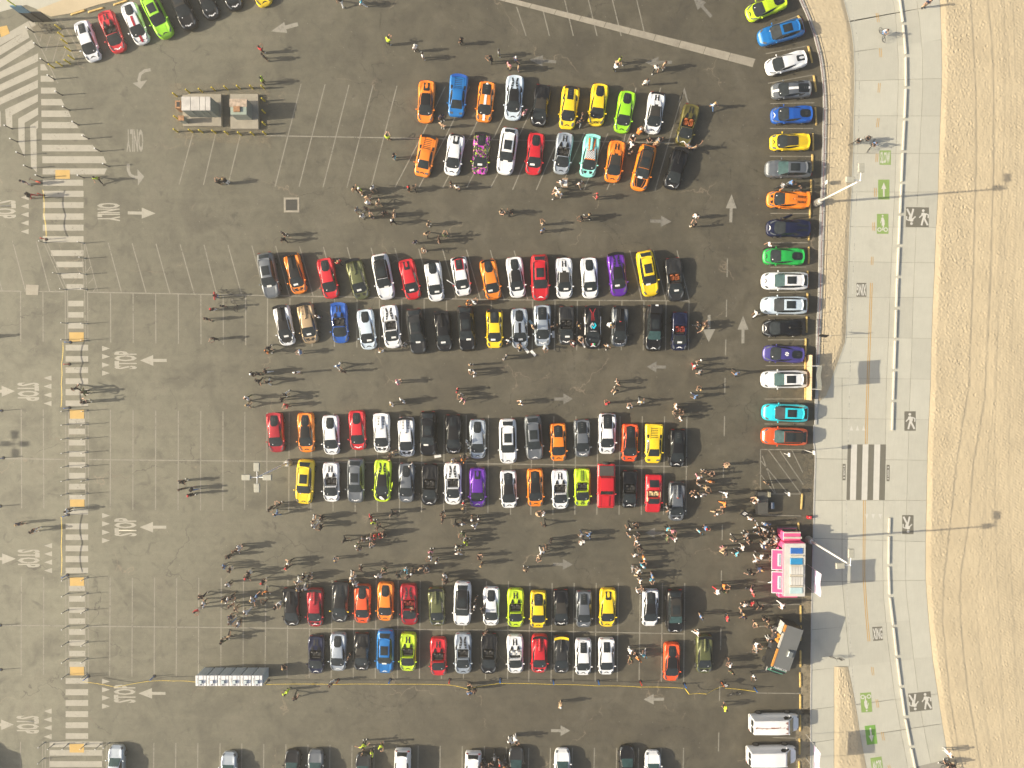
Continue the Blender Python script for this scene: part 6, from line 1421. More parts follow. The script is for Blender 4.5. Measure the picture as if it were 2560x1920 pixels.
for a_, b_ in zip(xs_, xs_[1:]):
    new('roof_panel', bm_mesh(lambda bm: b_box(bm, (-ww / 2 + ww * (a_ + b_) / 2, 0, 2.27), (ww * (b_ - a_) - .05, hh + .06, .06))), GALV_T, cab)
    new('side_rib', bm_mesh(lambda bm: b_box(bm, (-ww / 2 + ww * b_ - .03, -hh / 2 - .02, 1.1), (.04, .05, 2.1))), GALV, cab)
sb = W(0, 0, 1568, 1018, 1.5); o = new('valve_box', slab(rect(0, 0, 1540, 1000, 1588, 1040, 1.6), .42, 1.6), GALV); tag(o, 'small grey valve box with rusty lid beside the long utility cabinet', 'utility box')
new('lid', slab([(x, y) for x, y in rect(0, 0, 1538, 998, 1590, 1042, 1.66)], 1.6, 1.68), RUSTM, o)
o = new('meter_box', slab(rect(0, 0, 1512, 868, 1560, 935, 1.3), 0, 1.3), RUSTM); tag(o, 'rusty open meter box at the left end of the utility cabinet', 'utility box')
new('opening', slab(rect(0, 0, 1524, 880, 1552, 922, 1.32), 1.30, 1.315), MATTE, o)
T0, T1 = W(0, 0, 1985, 850, 2.3), W(0, 0, 2132, 988, 2.3)
sw = empty('switch_box', ((T0.x + T1.x) / 2, (T0.y + T1.y) / 2, .42)); tag(sw, 'rust-topped green switch box beside the long utility cabinet', 'utility box')
ww2, hh2 = T1.x - T0.x, T0.y - T1.y
new('body', bm_mesh(lambda bm: b_box(bm, (0, 0, .90), (ww2 * .94, hh2, 1.8))), GALV, sw)
new('roof_panel', bm_mesh(lambda bm: b_box(bm, (0, hh2 * .22, 1.86), (ww2 * 1.03, hh2 * .5, .10))), mat('rust_streaked_metal', (.38, .30, .23), .8, var=.4, scale=3), sw)
new('roof_panel', bm_mesh(lambda bm: b_box(bm, (0, -hh2 * .26, 1.82), (ww2 * .96, hh2 * .5, .04))), mat('sage_metal', (.26, .31, .26), .6), sw)
new('hatch', bm_mesh(lambda bm: b_box(bm, (-ww2 * .08, -hh2 * .18, 1.92), (ww2 * .38, hh2 * .34, .16))), RUSTM, sw)
for x, y, rr in ((2045, 1095, .03), (2100, 1090, .03)):
    pass
# portable toilets
WP = mat('white_plastic_roof', (.66, .66, .66), .5, var=.04); GP_ = mat('grey_plastic_wall', (.44, .50, .52), .6)
bx0 = W(0, 3, 1686, 905, 2.3).x; bx1 = W(1, 3, 57, 905, 2.3).x; byc = (W(0, 3, 1686, 862, 2.3).y + W(0, 3, 1686, 950, 2.3).y) / 2; stepx = (bx1 - bx0) / 6
TLAB = ['leftmost grey portable toilet, next to the yellow tape', 'second portable toilet from the left, with a white vent box', 'third portable toilet from the left in the line of six', 'fourth portable toilet from the left in the line of six', 'fifth portable toilet from the left in the line of six', 'rightmost portable toilet, nearest the person bending down']
for i in range(6):
    o = empty('portable_toilet', (bx0 + stepx * (i + .5), byc, 0)); tag(o, TLAB[i], 'portable toilet', 'row of portable toilets')
    part(o, 'cabin', 'ptc', box_me((1.12, 1.10, 2.18), 0, .02), GP_)
    part(o, 'roof', 'ptr', box_me((1.20, 1.20, .12), .02, .02), WP, (0, 0, 2.18))
    part(o, 'door', 'ptd', box_me((.72, .05, 1.9)), mat('grey_plastic_door', (.38, .43, .45), .6), (0, .56, .10))
    for x in (-.28, .26): part(o, 'roof_rib', 'prb', box_me((.03, 1.16, .03)), mat('grey_seam', (.3, .3, .32), .6), (x, 0, 2.295))
    part(o, 'vent_box', 'pvb', box_me((.36, .42, .22), .1, .02), mat('white_vent', (.7, .7, .7), .5) if i == 1 else mat('pale_vent', (.45, .52, .54), .5), (0, -.10, 2.29))
    part(o, 'skylight', 'psk', box_me((.26, .22, .02)), mat('grey_skylight', (.12, .12, .15), .4), (0, -.42, 2.295))
    part(o, 'handle', 'phd', lambda: bm_mesh(lambda bm: b_tube(bm, [(0, .30, 0), (.07, .26, .05), (.07, -.26, .05), (0, -.30, 0)], .018, 5)), mat('dark_grey_handle', (.2, .2, .2), .6), (-.44, 0, 2.30))

# flags on slanting poles
PURPLE = mat('lilac_print', (.55, .42, .68), .7); FLAGW = mat('white_flag_cloth', (.70, .68, .76), .8)
def flag(x, y0, y1, zb, zt, label, two=True, cm=None):
    """banner hung along y between two poles"""
    a_, b_ = P(x, y0), P(x, y1); L_ = a_.y - b_.y; o = empty('banner_flag', (a_.x, (a_.y + b_.y) / 2, 0)); tag(o, label, 'flag', 'banner flags by the promenade')
    n = 10; v = []; f = []
    for i in range(n + 1):
        for j in range(2): v.append((.06 * math.sin(i * .8), -L_ / 2 + L_ * i / n, zb if j == 0 else zt))
    for i in range(n): f.append((2 * i, 2 * i + 2, 2 * i + 3, 2 * i + 1))
    me = pydata(v, f); fo = new('cloth', me, cm or FLAGW, o); md = fo.modifiers.new('thick', 'SOLIDIFY'); md.thickness = .012
    for z in (() if cm else (zb + .05, zt - .12)):
        new('border', bm_mesh(lambda bm: b_box(bm, (-.075, 0, z), (.012, L_ * .98, .10))), PURPLE, o)
    for k, (yy, zz, hh_) in enumerate([] if cm else ((.35, .62, .55), (.05, .50, .35), (-.25, .58, .45))):
        new('print', bm_mesh(lambda bm: (b_box(bm, (-.085, yy * L_ * .8, zb + (zt - zb) * zz), (.01, .10, hh_)), b_box(bm, (-.085, yy * L_ * .8 - .12, zb + (zt - zb) * .4), (.01, .22, .10)))), PURPLE, o)
    for yy in ((-L_ / 2, L_ / 2) if two else (L_ / 2,)):
        new('pole', bm_mesh(lambda bm: b_tube(bm, [(-.0, yy, 0), (0, yy, zt + .05)], .025, 6)), POSTM, o)
    return o
flag(2017, 1410, 1466, 2.5, 3.85, 'lilac and white banner beside the pink food truck')
flag(2015, 1836, 1894, 2.5, 3.9, 'lilac and white banner between the two white vans and the path')
flag(2016, 914, 971, 2.9, 4.1, 'dark grey mesh banner on two white poles by the wooden barrier', cm=mat('dark_mesh_banner', (.12, .13, .125), .8))

# low wooden barrier with sign board
o = empty('wooden_barrier', P(2016, 943, 0)); tag(o, 'long sunlit wooden barrier panel at the head of the stalls behind the white SUV', 'barrier')
TANW = mat('pale_plywood', (.56, .42, .26), .75, var=.2, scale=2)
for k in range(4):
    new('board', bm_mesh(lambda bm: b_box(bm, (0, 1.9 - k * 1.28, .78), (.06, 1.24, 1.5))), TANW, o)
for yy in (-1.3, 1.25): new('bracket', bm_mesh(lambda bm: b_box(bm, (.35, yy, 1.2), (.75, .06, .06))), MK_W, o)

# ---- trucks
def lettering(parent, word, m, origin, ux, uy, w_, h_):
    cu = D.curves.new('txt', 'FONT'); cu.body = word; cu.offset = .02; t_ = D.objects.new('t', cu); C.objects.link(t_); bpy.context.view_layer.update()
    me = D.meshes.new_from_object(t_.evaluated_get(bpy.context.evaluated_depsgraph_get())); D.objects.remove(t_)
    v = np.array([q.co[:] for q in me.vertices]); mn, mx = v.min(0), v.max(0); ux, uy, origin = Vector(ux), Vector(uy), Vector(origin)
    for q in me.vertices:
        u, w2 = (q.co.x - mn[0]) / (mx[0] - mn[0]) * w_, (q.co.y - mn[1]) / (mx[1] - mn[1]) * h_; q.co = origin + ux * u + uy * w2
    return new('lettering', me, m, parent)
PINK = mat('pink_truck_paint', (.78, .10, .26), .4, coat=.4); PINKL = mat('pale_pink_paint', (.80, .36, .42), .5); WROOF = mat('white_truck_roof', (.56, .54, .50), .6, var=.08, scale=1.5)
T0, T1 = P(1961, 1358, 2.95), P(2012, 1492, 2.95)
TC = Vector(((T0.x + T1.x) / 2, (T0.y + T1.y) / 2, 0)); TW, TL = T1.x - T0.x, T0.y - T1.y
tk = empty('food_truck', TC); tag(tk, 'pink food truck with white roof and two raised pink serving hatches', 'food truck')
def bx(parent, name, c, s_, m, taper=0, rz=0, bev=0.0, label=None):
    def f(bm):
        b_box(bm, (0, 0, 0), s_, 0, taper)
        if bev: bmesh.ops.bevel(bm, geom=bm.edges[:], offset=bev, segments=1, affect='EDGES')
    o = new(name, bm_mesh(f), m, parent, c, (0, 0, rz))
    if label: o['label'] = label
    return o
bx(tk, 'body', (0, 0, 1.62), (TW, TL, 2.5), PINK, bev=.05); bx(tk, 'roof', (0.02, 0, 2.92), (TW * .98, TL * .985, .08), WROOF)
bx(tk, 'roof_edge', (-TW / 2 - .05, 0, 2.84), (.16, TL * .96, .14), PINKL)
bx(tk, 'cab', (0, TL / 2 + .55, 1.25), (TW * .94, 1.15, 1.7), PINK, .10, bev=.06); ws_ = bx(tk, 'windshield', (0, TL / 2 + 1.10, 1.80), (TW * .80, .06, .62), GLASS); ws_.rotation_euler = (math.radians(22), 0, 0)
bx(tk, 'bumper', (0, TL / 2 + 1.2, .55), (TW * .96, .16, .22), RIM); bx(tk, 'cab_roof_bar', (0.05, TL / 2 + .42, 2.16), (TW * .86, .22, .12), mat('pale_bonnet', (.5, .48, .42), .5)); bx(tk, 'cab_roof_bar', (0.02, TL / 2 + .98, 2.10), (TW * .80, .14, .10), mat('pale_bonnet', (.5, .48, .42), .5))
bx(tk, 'rear_step', (0, -TL / 2 - .35, .75), (TW * .92, .62, .9), PINK, bev=.04)
for x in (-TW / 2 + .1, TW / 2 - .1):
    for y in (TL / 2 + .3, -TL / 2 + 1.0): part(tk, 'wheel', 'tyre', tyre_me, RUBBER, (x, y, .38))
for i, (y0, y1, m_) in enumerate(((.42, .30, mat('blue_panel', (.03, .13, .42), .3)), (.23, .10, mat('azure_panel', (.03, .24, .48), .3)))):
    bx(tk, 'roof_hatch', (.18, TL * (y0 + y1) / 2, 3.0), (TW * .58, TL * (y0 - y1) * .92, .10), m_, .05)
for y0, y1 in ((.07, -.08), (-.12, -.28)):
    bx(tk, 'vent_frame', (.20, TL * (y0 + y1) / 2, 3.0), (TW * .62, TL * (y0 - y1), .12), mat('dirty_white', (.5, .48, .44), .7))
    for k in range(5): bx(tk, 'slat', (.20 - TW * .25 + TW * .125 * k, TL * (y0 + y1) / 2, 3.08), (TW * .10, TL * (y0 - y1) * .92, .05), WROOF)
for y_ in (.265, .085, -.10, -.30): bx(tk, 'roof_bar', (.18, TL * y_, 3.03), (TW * .60, .16, .10), mat('beige_bar', (.52, .47, .38), .7))
bx(tk, 'roof_hatch', (.18, -TL * .38, 3.0), (TW * .58, TL * .11, .08), mat('pale_blue_panel', (.42, .56, .58), .4))
for ya, yb in ((1396, 1450), (1452, 1482)):
    q0, q1 = P(1929, {1396: 1373, 1452: 1428}[ya], 2.55), P(1957, {1396: 1426, 1452: 1484}[ya], 2.75)
    cx_, cy_ = (q0.x + q1.x) / 2 - TC.x, (q0.y + q1.y) / 2 - TC.y
    aw = bx(tk, 'serving_hatch', (cx_, cy_, 2.62), (q1.x - q0.x, q0.y - q1.y, .05), MK_W, label='raised pink serving hatch with white rim'); aw.rotation_euler = (0, math.radians(-8), 0)
    bx(aw, 'hatch_panel', (0, 0, .035), ((q1.x - q0.x) * .90, (q0.y - q1.y) * .92, .03), PINK); bx(aw, 'hatch_window', ((q1.x - q0.x) * .20, 0, .06), (.40, (q0.y - q1.y) * .60, .02), MK_W); bx(aw, 'window_pane', ((q1.x - q0.x) * .24, 0, .075), (.20, (q0.y - q1.y) * .54, .01), mat('grey_pane', (.25, .3, .36), .2))
bx(tk, 'serving_opening', (-TW / 2 - .01, .2, 1.75), (.03, TL * .7, .9), MATTE)
# grey-roofed black truck, parked askew
A0, A1 = P(*N(3, 3, 235, 445), 2.95), P(*N(3, 3, 112, 800), 2.95); d = A1 - A0; ang = math.atan2(-d.x, d.y); L_ = d.length
mid = (A0 + A1) / 2; mid.z = 0
bt = empty('food_truck', mid, ang); tag(bt, 'black food truck with grey roof and orange roof edge parked askew', 'food truck')
BK = mat('black_truck_wrap', (.02, .02, .021), .4, coat=.3); GR = mat('grey_truck_roof', (.135, .14, .138), .6, var=.06, scale=.7); ORP = mat('orange_wrap', (.60, .26, .05), .5)
w2 = 2.05   # front is +y, photo left side of the truck is +x or -x depending on heading
sd = 1
bx(bt, 'body', (0, 0, 1.62), (w2, L_, 2.6), BK, bev=.05); bx(bt, 'roof', (0.0, 0, 2.94), (w2 * .96, L_ * .99, .06), GR)
SIDE = 1 if (Matrix.Rotation(ang, 3, 'Z') @ Vector((1, 0, 0))).x < 0 else -1
bx(bt, 'roof_edge', (SIDE * (w2 / 2 + .02), 0, 2.92), (.20, L_ * .34, .16), mat('white_wrap', (.5, .47, .40), .5)).location.y = -L_ * .12
bx(bt, 'roof_edge', (SIDE * (w2 / 2 + .02), L_ * .30, 2.92), (.20, L_ * .42, .16), ORP); bx(bt, 'roof_edge', (SIDE * (w2 / 2 + .02), -L_ * .41, 2.92), (.20, L_ * .16, .16), ORP)
bx(bt, 'roof_vent', (-SIDE * .35, .55, 3.12), (.62, .80, .36), mat('vent_metal', (.25, .27, .26), .4, .5), .15, bev=.04)
bx(bt, 'cab', (0, L_ / 2 + .30, 1.45), (w2 * .96, .8, 2.1), BK, .12, bev=.06)
ws = bx(bt, 'windshield', (0, L_ / 2 + .60, 2.18), (w2 * .86, .08, .95), mat('green_windshield', (.06, .22, .16), .1)); ws.rotation_euler = (math.radians(38), 0, 0)
bx(bt, 'bonnet', (0, L_ / 2 + .95, .95), (w2 * .80, .70, .60), BK, .1, bev=.06)
for x in (-w2 / 2 + .1, w2 / 2 - .1):
    for y in (L_ / 2 + .3, -L_ / 2 + 1.2): part(bt, 'wheel', 'tyre', tyre_me, RUBBER, (x, y, .38))
bx(bt, 'counter', (SIDE * (w2 / 2 + .22), -.2, 1.25), (.40, L_ * .5, .05), RIM); bx(bt, 'serving_opening', (SIDE * (w2 / 2 + .01), -.2, 1.85), (.03, L_ * .45, .9), MATTE)
bx(bt, 'menu_board', (SIDE * (w2 / 2 + .05), -L_ * .36, 1.9), (.05, 1.3, 1.2), mat('menu_print', (.45, .45, .42), .6, var=.5, scale=5))
lettering(bt, 'M', ORP, (SIDE * (w2 / 2 + .06), -L_ * .20, 1.6), (0, .9 * SIDE if False else 1, 0), (0, 0, 1), .9, 1.1)
lettering(bt, 'MARISCOS', mat('white_lettering', (.7, .7, .68), .5), (SIDE * .8, L_ / 2 + .18, 2.965), (-SIDE, 0, 0), (0, -1 if False else -1, 0), 1.5, .22)

# ---- sound stage corner
q = rect(-1, 0, 1893, 1229, 1921, 1286, 1.0)
def simple(name, label, cat, pts, z0, z1, m, **kw):
    o = new(name, slab(pts, z0, z1), m); tag(o, label, cat, **kw); return o
DKM = mat('black_stage_cloth', (.018, .018, .018), .7)
st = simple('equipment_cart', 'black topped equipment cart with grey lid above the crowd by the food truck', 'equipment cart', q, .15, .95, DKM); new('lid', slab([(x * 1, y) for x, y in rect(-1, 0, 1895, 1231, 1920, 1285, 1.0)], .95, 1.0), mat('grey_lid', (.07, .068, .06), .7), st)
simple('speaker_box', 'beige speaker box beside the black equipment cart', 'speaker', rect(-1, 0, 1921, 1231, 1927, 1243, 1.2), 0, 1.2, mat('beige_box', (.30, .28, .2), .7))
gen = simple('generator', 'small white and blue generator standing right of the black equipment cart', 'generator', rect(-1, 0, 1928, 1257, 1936, 1272, .6), 0, .55, mat('generator_blue', (.15, .22, .30), .4, .4))
new('cap', slab(rect(-1, 0, 1928, 1257, 1931, 1272, .6), .55, .62), MK_W, gen)
p = P(1857, 1281); o = empty('sign_board', p, math.radians(-30)); tag(o, 'black square sign board with white print leaning near the white-clad person', 'sign')
bx(o, 'board', (0, 0, .75), (.75, .75, .06), BLACKP).rotation_euler = (math.radians(35), 0, 0)
for k in range(3): bx(o, 'print', (-.08 + .02 * k, -.12 + .13 * k, .80 + .085 * k), (.36, .06, .01), WHITE).rotation_euler = (math.radians(35), 0, 0)
bx(o, 'leg', (0, .3, .4), (.05, .05, .8), MATTE)
p = W(2, 3, 1825, 912); o = empty('sign_board', p, math.radians(-15)); tag(o, 'black sign board with white lettering hung on the orange stanchion', 'sign')
b_ = bx(o, 'board', (0, 0, .95), (.70, .52, .05), BLACKP); b_.rotation_euler = (math.radians(30), 0, 0)
for k in range(3): bx(o, 'print', (0, -.12 + .12 * k, .99 + .07 * k), (.40, .05, .01), WHITE).rotation_euler = (math.radians(30), 0, 0)
bx(o, 'leg', (0, .22, .45), (.05, .05, .9), MATTE)
o = simple('red_cooler', 'red cooler standing alone at the edge of the plaza', 'cooler', rect(3, 2, 345, 1143, 375, 1166, .4), 0, .4, mat('red_plastic', (.55, .02, .03), .4)); new('lid', slab(rect(3, 2, 344, 1142, 376, 1167, .44), .40, .45), mat('red_lid', (.62, .03, .04), .35), o); new('handle', slab(rect(3, 2, 356, 1150, 364, 1156, .5), .45, .48), MK_W, o)
o = simple('cardboard_box', 'brown cardboard box with a white sheet on it above the pink food truck', 'box', [tuple(W(3, 2, *q_, .35)[:2]) for q_ in ((138, 1238), (195, 1246), (198, 1262), (178, 1282), (130, 1262))], 0, .38, mat('cardboard', (.42, .25, .12), .8)); new('paper_sheet', slab(rect(3, 2, 166, 1258, 182, 1270, .4), .38, .385), PAPER, o)
o = simple('red_folding_seat', 'red folding seat behind the pink food truck cab', 'chair', rect(3, 2, 112, 1290, 145, 1312, .5), .40, .46, mat('red_cloth', (.6, .03, .03), .6)); new('backrest', slab(rect(3, 2, 112, 1286, 145, 1291, .9), .45, .9), mat('red_cloth', (.6, .03, .03), .6), o)
for q_ in ((114, 1292), (143, 1292), (114, 1310), (143, 1310)): p_ = W(3, 2, *q_); new('leg', bm_mesh(lambda bm: b_cyl(bm, (p_.x, p_.y, 0), .015, .42, 6)), RIM, o)
# tables and loose boards
o = empty('display_table', W(2, 0, 455, 1592)); tag(o, 'small brown table with white tray in front of the row of cars', 'table')
bx(o, 'tabletop', (0, 0, .74), (.62, 1.05, .04), mat('brown_table', (.30, .20, .12), .6)); bx(o, 'tray', (.02, -.05, .78), (.40, .70, .03), PAPER)
for x in (-.25, .25):
    for y in (-.45, .45): bx(o, 'leg', (x, y, .36), (.04, .04, .72), RIM)
for i, (c, r, x, y, a_, lb) in enumerate(((2, 1, 124, 1366, -52, 'white board on the ground in front of the silver striped coupe'), (2, 1, 183, 1392, -48, 'long white board lying below the fourth row of cars'), (2, 1, 356, 1230, -88, 'white board standing between silver coupe and dark open-top car'), (2, 1, 620, 1316, -62, 'white board beside the front wheel of the car with cyan emblem'), (2, 1, 167, 1132, -50, 'pale blue board between the two silver cars'), (1, 2, 1570, 624, 10, 'white board lying on the asphalt between the fifth and sixth rows'))):
    o = new('white_board', bm_mesh(lambda bm: b_box(bm, (0, 0, .02), (.78, .30, .03))), PAPER if i != 4 else mat('pale_blue_board', (.42, .58, .62), .6), None, W(c, r, x, y), (0, 0, math.radians(a_))); tag(o, lb, 'board')
# diamond shaped black street sign by the rail
o = empty('street_sign', W(3, 1, 445, 1250)); tag(o, 'dark diamond-shaped road sign by the kerb beside the blue violet car', 'sign')
new('pole', bm_mesh(lambda bm: b_tube(bm, [(0, 0, 0), (0, 0, 3.0)], .03, 6)), POSTM, o)
b_ = bx(o, 'sign_plate', (-.62, .02, 2.5), (.9, .04, .9), MATTE); b_.rotation_euler = (math.radians(28), math.radians(45), math.radians(25))
for (c, r, x, y, h_, lb) in ((3, 2, 318, 572, 2.4, 'thin white sign post at the corner of the hatched bay'), (3, 2, 140, 600, 1.3, 'short white post at the top of the hatched bay'), (3, 2, 140, 935, 1.3, 'short white post at the foot of the hatched bay'), (3, 0, 470, 1590, .9, 'small white sign beside the lamp base')):
    o = empty('sign_post', W(c, r, x, y)); tag(o, lb, 'sign post')
    new('pole', bm_mesh(lambda bm: b_tube(bm, [(0, 0, 0), (0, 0, h_)], .035, 6)), MK_W, o); bx(o, 'sign_plate', (.1, 0, h_ - .1), (.05, .42, .55), MK_W)

# ---- bicycles, motorcycles
FR = mat('dark_bike_frame', (.03, .03, .032), .4)
def bicycle(loc, ang, lean, label, fm=None):
    o = empty('bicycle', loc, ang); o.rotation_euler = (0, lean, ang); tag(o, label, 'bicycle')
    for y in (-.52, .52): part(o, 'wheel', 'bw', torus_me(.33, .022, 22, 5), RUBBER, (0, y, .345)); part(o, 'hub', 'bh', lambda: bm_mesh(lambda bm: [b_tube(bm, [(0, 0, 0), (0, .32 * math.cos(a), .32 * math.sin(a))], .005, 3) for a in np.linspace(0, 6.28, 9)[:-1]]), RIM, (0, y, .345))
    def f(bm):
        for a_, b_ in (((0, -.52, .345), (0, -.15, .30)), ((0, -.15, .30), (0, -.25, .85)), ((0, -.22, .78), (0, .32, .82)), ((0, .32, .85), (0, -.15, .30)), ((0, .52, .345), (0, .30, .95)), ((0, -.52, .345), (0, -.22, .76))): b_tube(bm, [a_, b_], .022, 5)
    part(o, 'frame', 'bf', lambda: bm_mesh(f), fm or FR); part(o, 'handlebar', 'bhb', lambda: bm_mesh(lambda bm: b_tube(bm, [(-.30, .20, .98), (-.1, .32, .98), (.1, .32, .98), (.30, .20, .98)], .016, 5)), FR)
    part(o, 'saddle', 'bs', box_me((.14, .26, .06), .2, .02), MATTE, (0, -.26, .88)); return o
BIKES = [(0, 1, 1955, 880, 80, .5, 'bicycle lying behind the person in red by the stall line'), (0, 1, 2010, 985, 20, .9, 'bicycle leaning beside the person in black by the stall line'), (0, 0, 395, 265, 60, .6, 'dark bicycle leaning at the rack by the top-left crosswalk'), (0, 0, 440, 290, 95, 1.0, 'bicycle lying on the hatched bay at top left'),
 (3, 0, 975, 312, 200, .05, 'bicycle ridden along the top of the beach path'), (3, 0, 745, 1240, 110, .1, 'bicycle of the leftmost rider near the green lane panel'), (3, 0, 825, 1220, 110, .1, 'bicycle of the middle rider near the green lane panel'), (3, 0, 880, 1270, 150, .1, 'bicycle of the rider nearest the green lane panel'),
 (3, 3, 585, 702, 80, .1, 'bicycle standing alone on the plaza near the sand bed'), (2, 3, 1915, 1035, 95, .8, 'bicycle leaning beside the short yellow tape at lower right'), (3, 3, 1515, 1615, 150, .05, 'bicycle at the bottom of the beach path edge'), (3, 3, 1575, 1640, 150, .05, 'second bicycle at the bottom beside the sand')]
for c, r, x, y, a_, le, lb in BIKES: bicycle(W(c, r, x, y), math.radians(a_), le, lb)
for i, (x, y, a_) in enumerate(((1985, 1620, 5), (2062, 1560, 0), (2145, 1605, -5))):
    o = empty('motorcycle', W(1, 3, x, y), math.radians(a_)); tag(o, ['motorcycle with brown seat left of the grey one at the bottom edge', 'grey motorcycle with white top case in the middle of three', 'motorcycle with tan seat right of the grey one at the bottom edge'][i], 'motorcycle', 'motorcycles parked at the bottom edge')
    for yy in (-.72, .72): part(o, 'wheel', 'mw', torus_me(.26, .07, 20, 8), RUBBER, (0, yy, .33))
    part(o, 'tank', 'mt', box_me((.34, .52, .28), .25, .06), mat('motorcycle_grey', (.22, .23, .24), .3, .5, .5) if i == 1 else mat('motorcycle_dark', (.04, .03, .03), .3, .3, .5), (0, .18, .70))
    part(o, 'engine', 'me', box_me((.38, .55, .40), 0, .06), RIM, (0, .05, .30)); part(o, 'saddle', 'ms', box_me((.30, .70, .12), .1, .04), [mat('brown_saddle', (.20, .08, .03), .6), MATTE, mat('tan_saddle', (.34, .17, .07), .6)][i], (0, -.42, .78))
    part(o, 'handlebar', 'mh', lambda: bm_mesh(lambda bm: b_tube(bm, [(-.40, .38, 1.02), (-.15, .52, 1.0), (.15, .52, 1.0), (.40, .38, 1.02)], .022, 6)), RIM); part(o, 'headlight', 'mhl', lambda: bm_mesh(lambda bm: b_cyl(bm, (0, .70, .86), .11, .12, 12, axis='Y')), LAMP)
    if i == 1: part(o, 'top_case', 'mtc', box_me((.34, .34, .30), .1, .05), MK_W, (0, -.95, .90))
    part(o, 'fender', 'mf', box_me((.16, .45, .06), .1, .02), mat('motorcycle_dark', (.04, .03, .03), .3, .3, .5), (0, -.80, .66))
# blue and yellow kiosk at the crosswalk top left
o = empty('bike_share_kiosk', W(0, 0, 330, 190)); tag(o, 'tall blue sign panel on dark posts with a yellow flag tip at top left', 'kiosk')
kb = W(0, 0, 375, 165) - o.location
def slanted(name, p0, p1, w_, m):
    a_ = W(0, 0, *p0[:2], p0[2]) - o.location; b_ = W(0, 0, *p1[:2], p1[2]) - o.location
    return a_, b_
bx(o, 'sign_panel', (0, 0, 3.0), (1.25, .12, 1.5), mat('blue_sign', (.07, .19, .30), .5)); bx(o, 'panel', (0.4, .1, 1.1), (2.4, .16, 2.0), mat('dark_perforated_panel', (.05, .05, .045), .6))
for x in (-.55, .55): bx(o, 'leg', (x, 0, 1.2), (.12, .12, 2.4), MATTE)
bx(o, 'flag_tip', (0, 0, 4.4), (.10, .10, 1.3), mat('lime_flag', (.55, .62, .03), .5))
# scooters by the upper crosswalk
for i, (x, y, lb) in enumerate(((335, 1575, 'red kick scooter lying on the crosswalk at left'),)):
    o = empty('kick_scooter', W(0, 0, x, y), 1.2); tag(o, lb, 'scooter'); bx(o, 'deck', (0, 0, .12), (.16, .60, .05), mat('scooter_red', (.6, .08, .03), .4)); bx(o, 'stem', (0, .38, .55), (.05, .05, .95), mat('scooter_red', (.6, .08, .03), .4)); bx(o, 'handlebar', (0, .38, 1.02), (.42, .04, .04), MATTE)
    for yy in (-.34, .40): part(o, 'wheel', 'scw', torus_me(.07, .03, 12, 5), RUBBER, (0, yy, .1))

# ================================================================== labels of repeated furniture: by what stands nearest
def nearest_car(p, exclude=()):
    return min(BUILT, key=lambda d: (d['pos'] - p).length)
def ordinal(i): return ['first', 'second', 'third', 'fourth', 'fifth', 'sixth', 'seventh', 'eighth', 'ninth', 'tenth', 'eleventh', 'twelfth', 'thirteenth', 'fourteenth', 'fifteenth', 'sixteenth', 'seventeenth', 'eighteenth', 'nineteenth', 'twentieth'][i] if i < 20 else 'number %d' % (i + 1)
stops.sort(key=lambda o: -o.location.y)
rightside = [o for o in stops if o.location.x > 0]; leftside = sorted([o for o in stops if o.location.x < 0], key=lambda o: o.location.x)
for i, o in enumerate(leftside): o['label'] = ordinal(i) + ' yellow wheel stop from the left at the head of the top-left stalls'
usedn = {}
for i, o in enumerate(rightside):
    d = nearest_car(o.location + Vector((-2.6, 0, 0)))
    if abs(d['pos'].y - o.location.y) < 1.3 and d['pos'].x > 20: t = 'yellow wheel stop behind the ' + short(d) + ' beside the kerb'
    else: t = 'yellow wheel stop at the head of an empty stall near the food trucks'
    usedn.setdefault(t, []).append(o)
for t, L_ in usedn.items():
    if len(L_) == 1: L_[0]['label'] = t
    else:
        for i, o in enumerate(L_): o['label'] = ordinal(i) + ' ' + t + ', from the top' if len(t.split()) < 12 else ordinal(i) + ' from the top, ' + ' '.join(t.split()[:11])
for i, o in enumerate(stops):
    if '_i' in o: del o['_i']
tl = [o for o in bol if o.location.x < P(450, 0).x]; ur = [o for o in bol if o not in tl]
tl.sort(key=lambda o: -o.location.y)
for i, o in enumerate(tl): o['label'] = ordinal(i) + ' yellow bollard from the top beside the hatched bay at top left'
top_ = sorted([o for o in ur if o.location.y > P(0, 245).y], key=lambda o: o.location.x); bot_ = sorted([o for o in ur if o.location.y < P(0, 320).y], key=lambda o: o.location.x); mid_ = sorted([o for o in ur if o not in top_ and o not in bot_], key=lambda o: (o.location.x > P(600, 300).x, -o.location.y))
for i, o in enumerate(top_): o['label'] = ordinal(i) + ' yellow bollard from the left above the utility cabinets'
for i, o in enumerate(bot_): o['label'] = ordinal(i) + ' yellow bollard from the left below the utility cabinets'
for i, o in enumerate(mid_): o['label'] = ('yellow bollard at the left end of the utility cabinets' if o.location.x < P(600, 0).x else ordinal(i - 1) + ' yellow bollard from the top at the right end of the utility cabinets')
mk.sort(key=lambda o: (-round(o.location.y / .9), o.location.x))
segn = [('upper', P(0, 960).y), ('middle', P(0, 1400).y), ('lower', P(0, 1700).y), ('lowest', -999)]
grp = {}
for o in mk:
    sname = next(n for n, yl in segn if o.location.y > yl); side = 'right' if o.location.x > P(192, 1200).x else 'left'
    grp.setdefault((sname, side), []).append(o)
for (sname, side), L_ in grp.items():
    L_.sort(key=lambda o: (-o.location.y))
    for i, o in enumerate(L_): o['label'] = 'thin marker post, ' + ordinal(i) + ' from the top on the ' + side + ' side of the ' + sname + ' walkway'
ring = sorted(mk2, key=lambda o: -o.location.y)
east = [o for o in ring if P(0, 0).x is not None and (o.location.x > P(80, 300).x)]; west = [o for o in ring if o not in east]
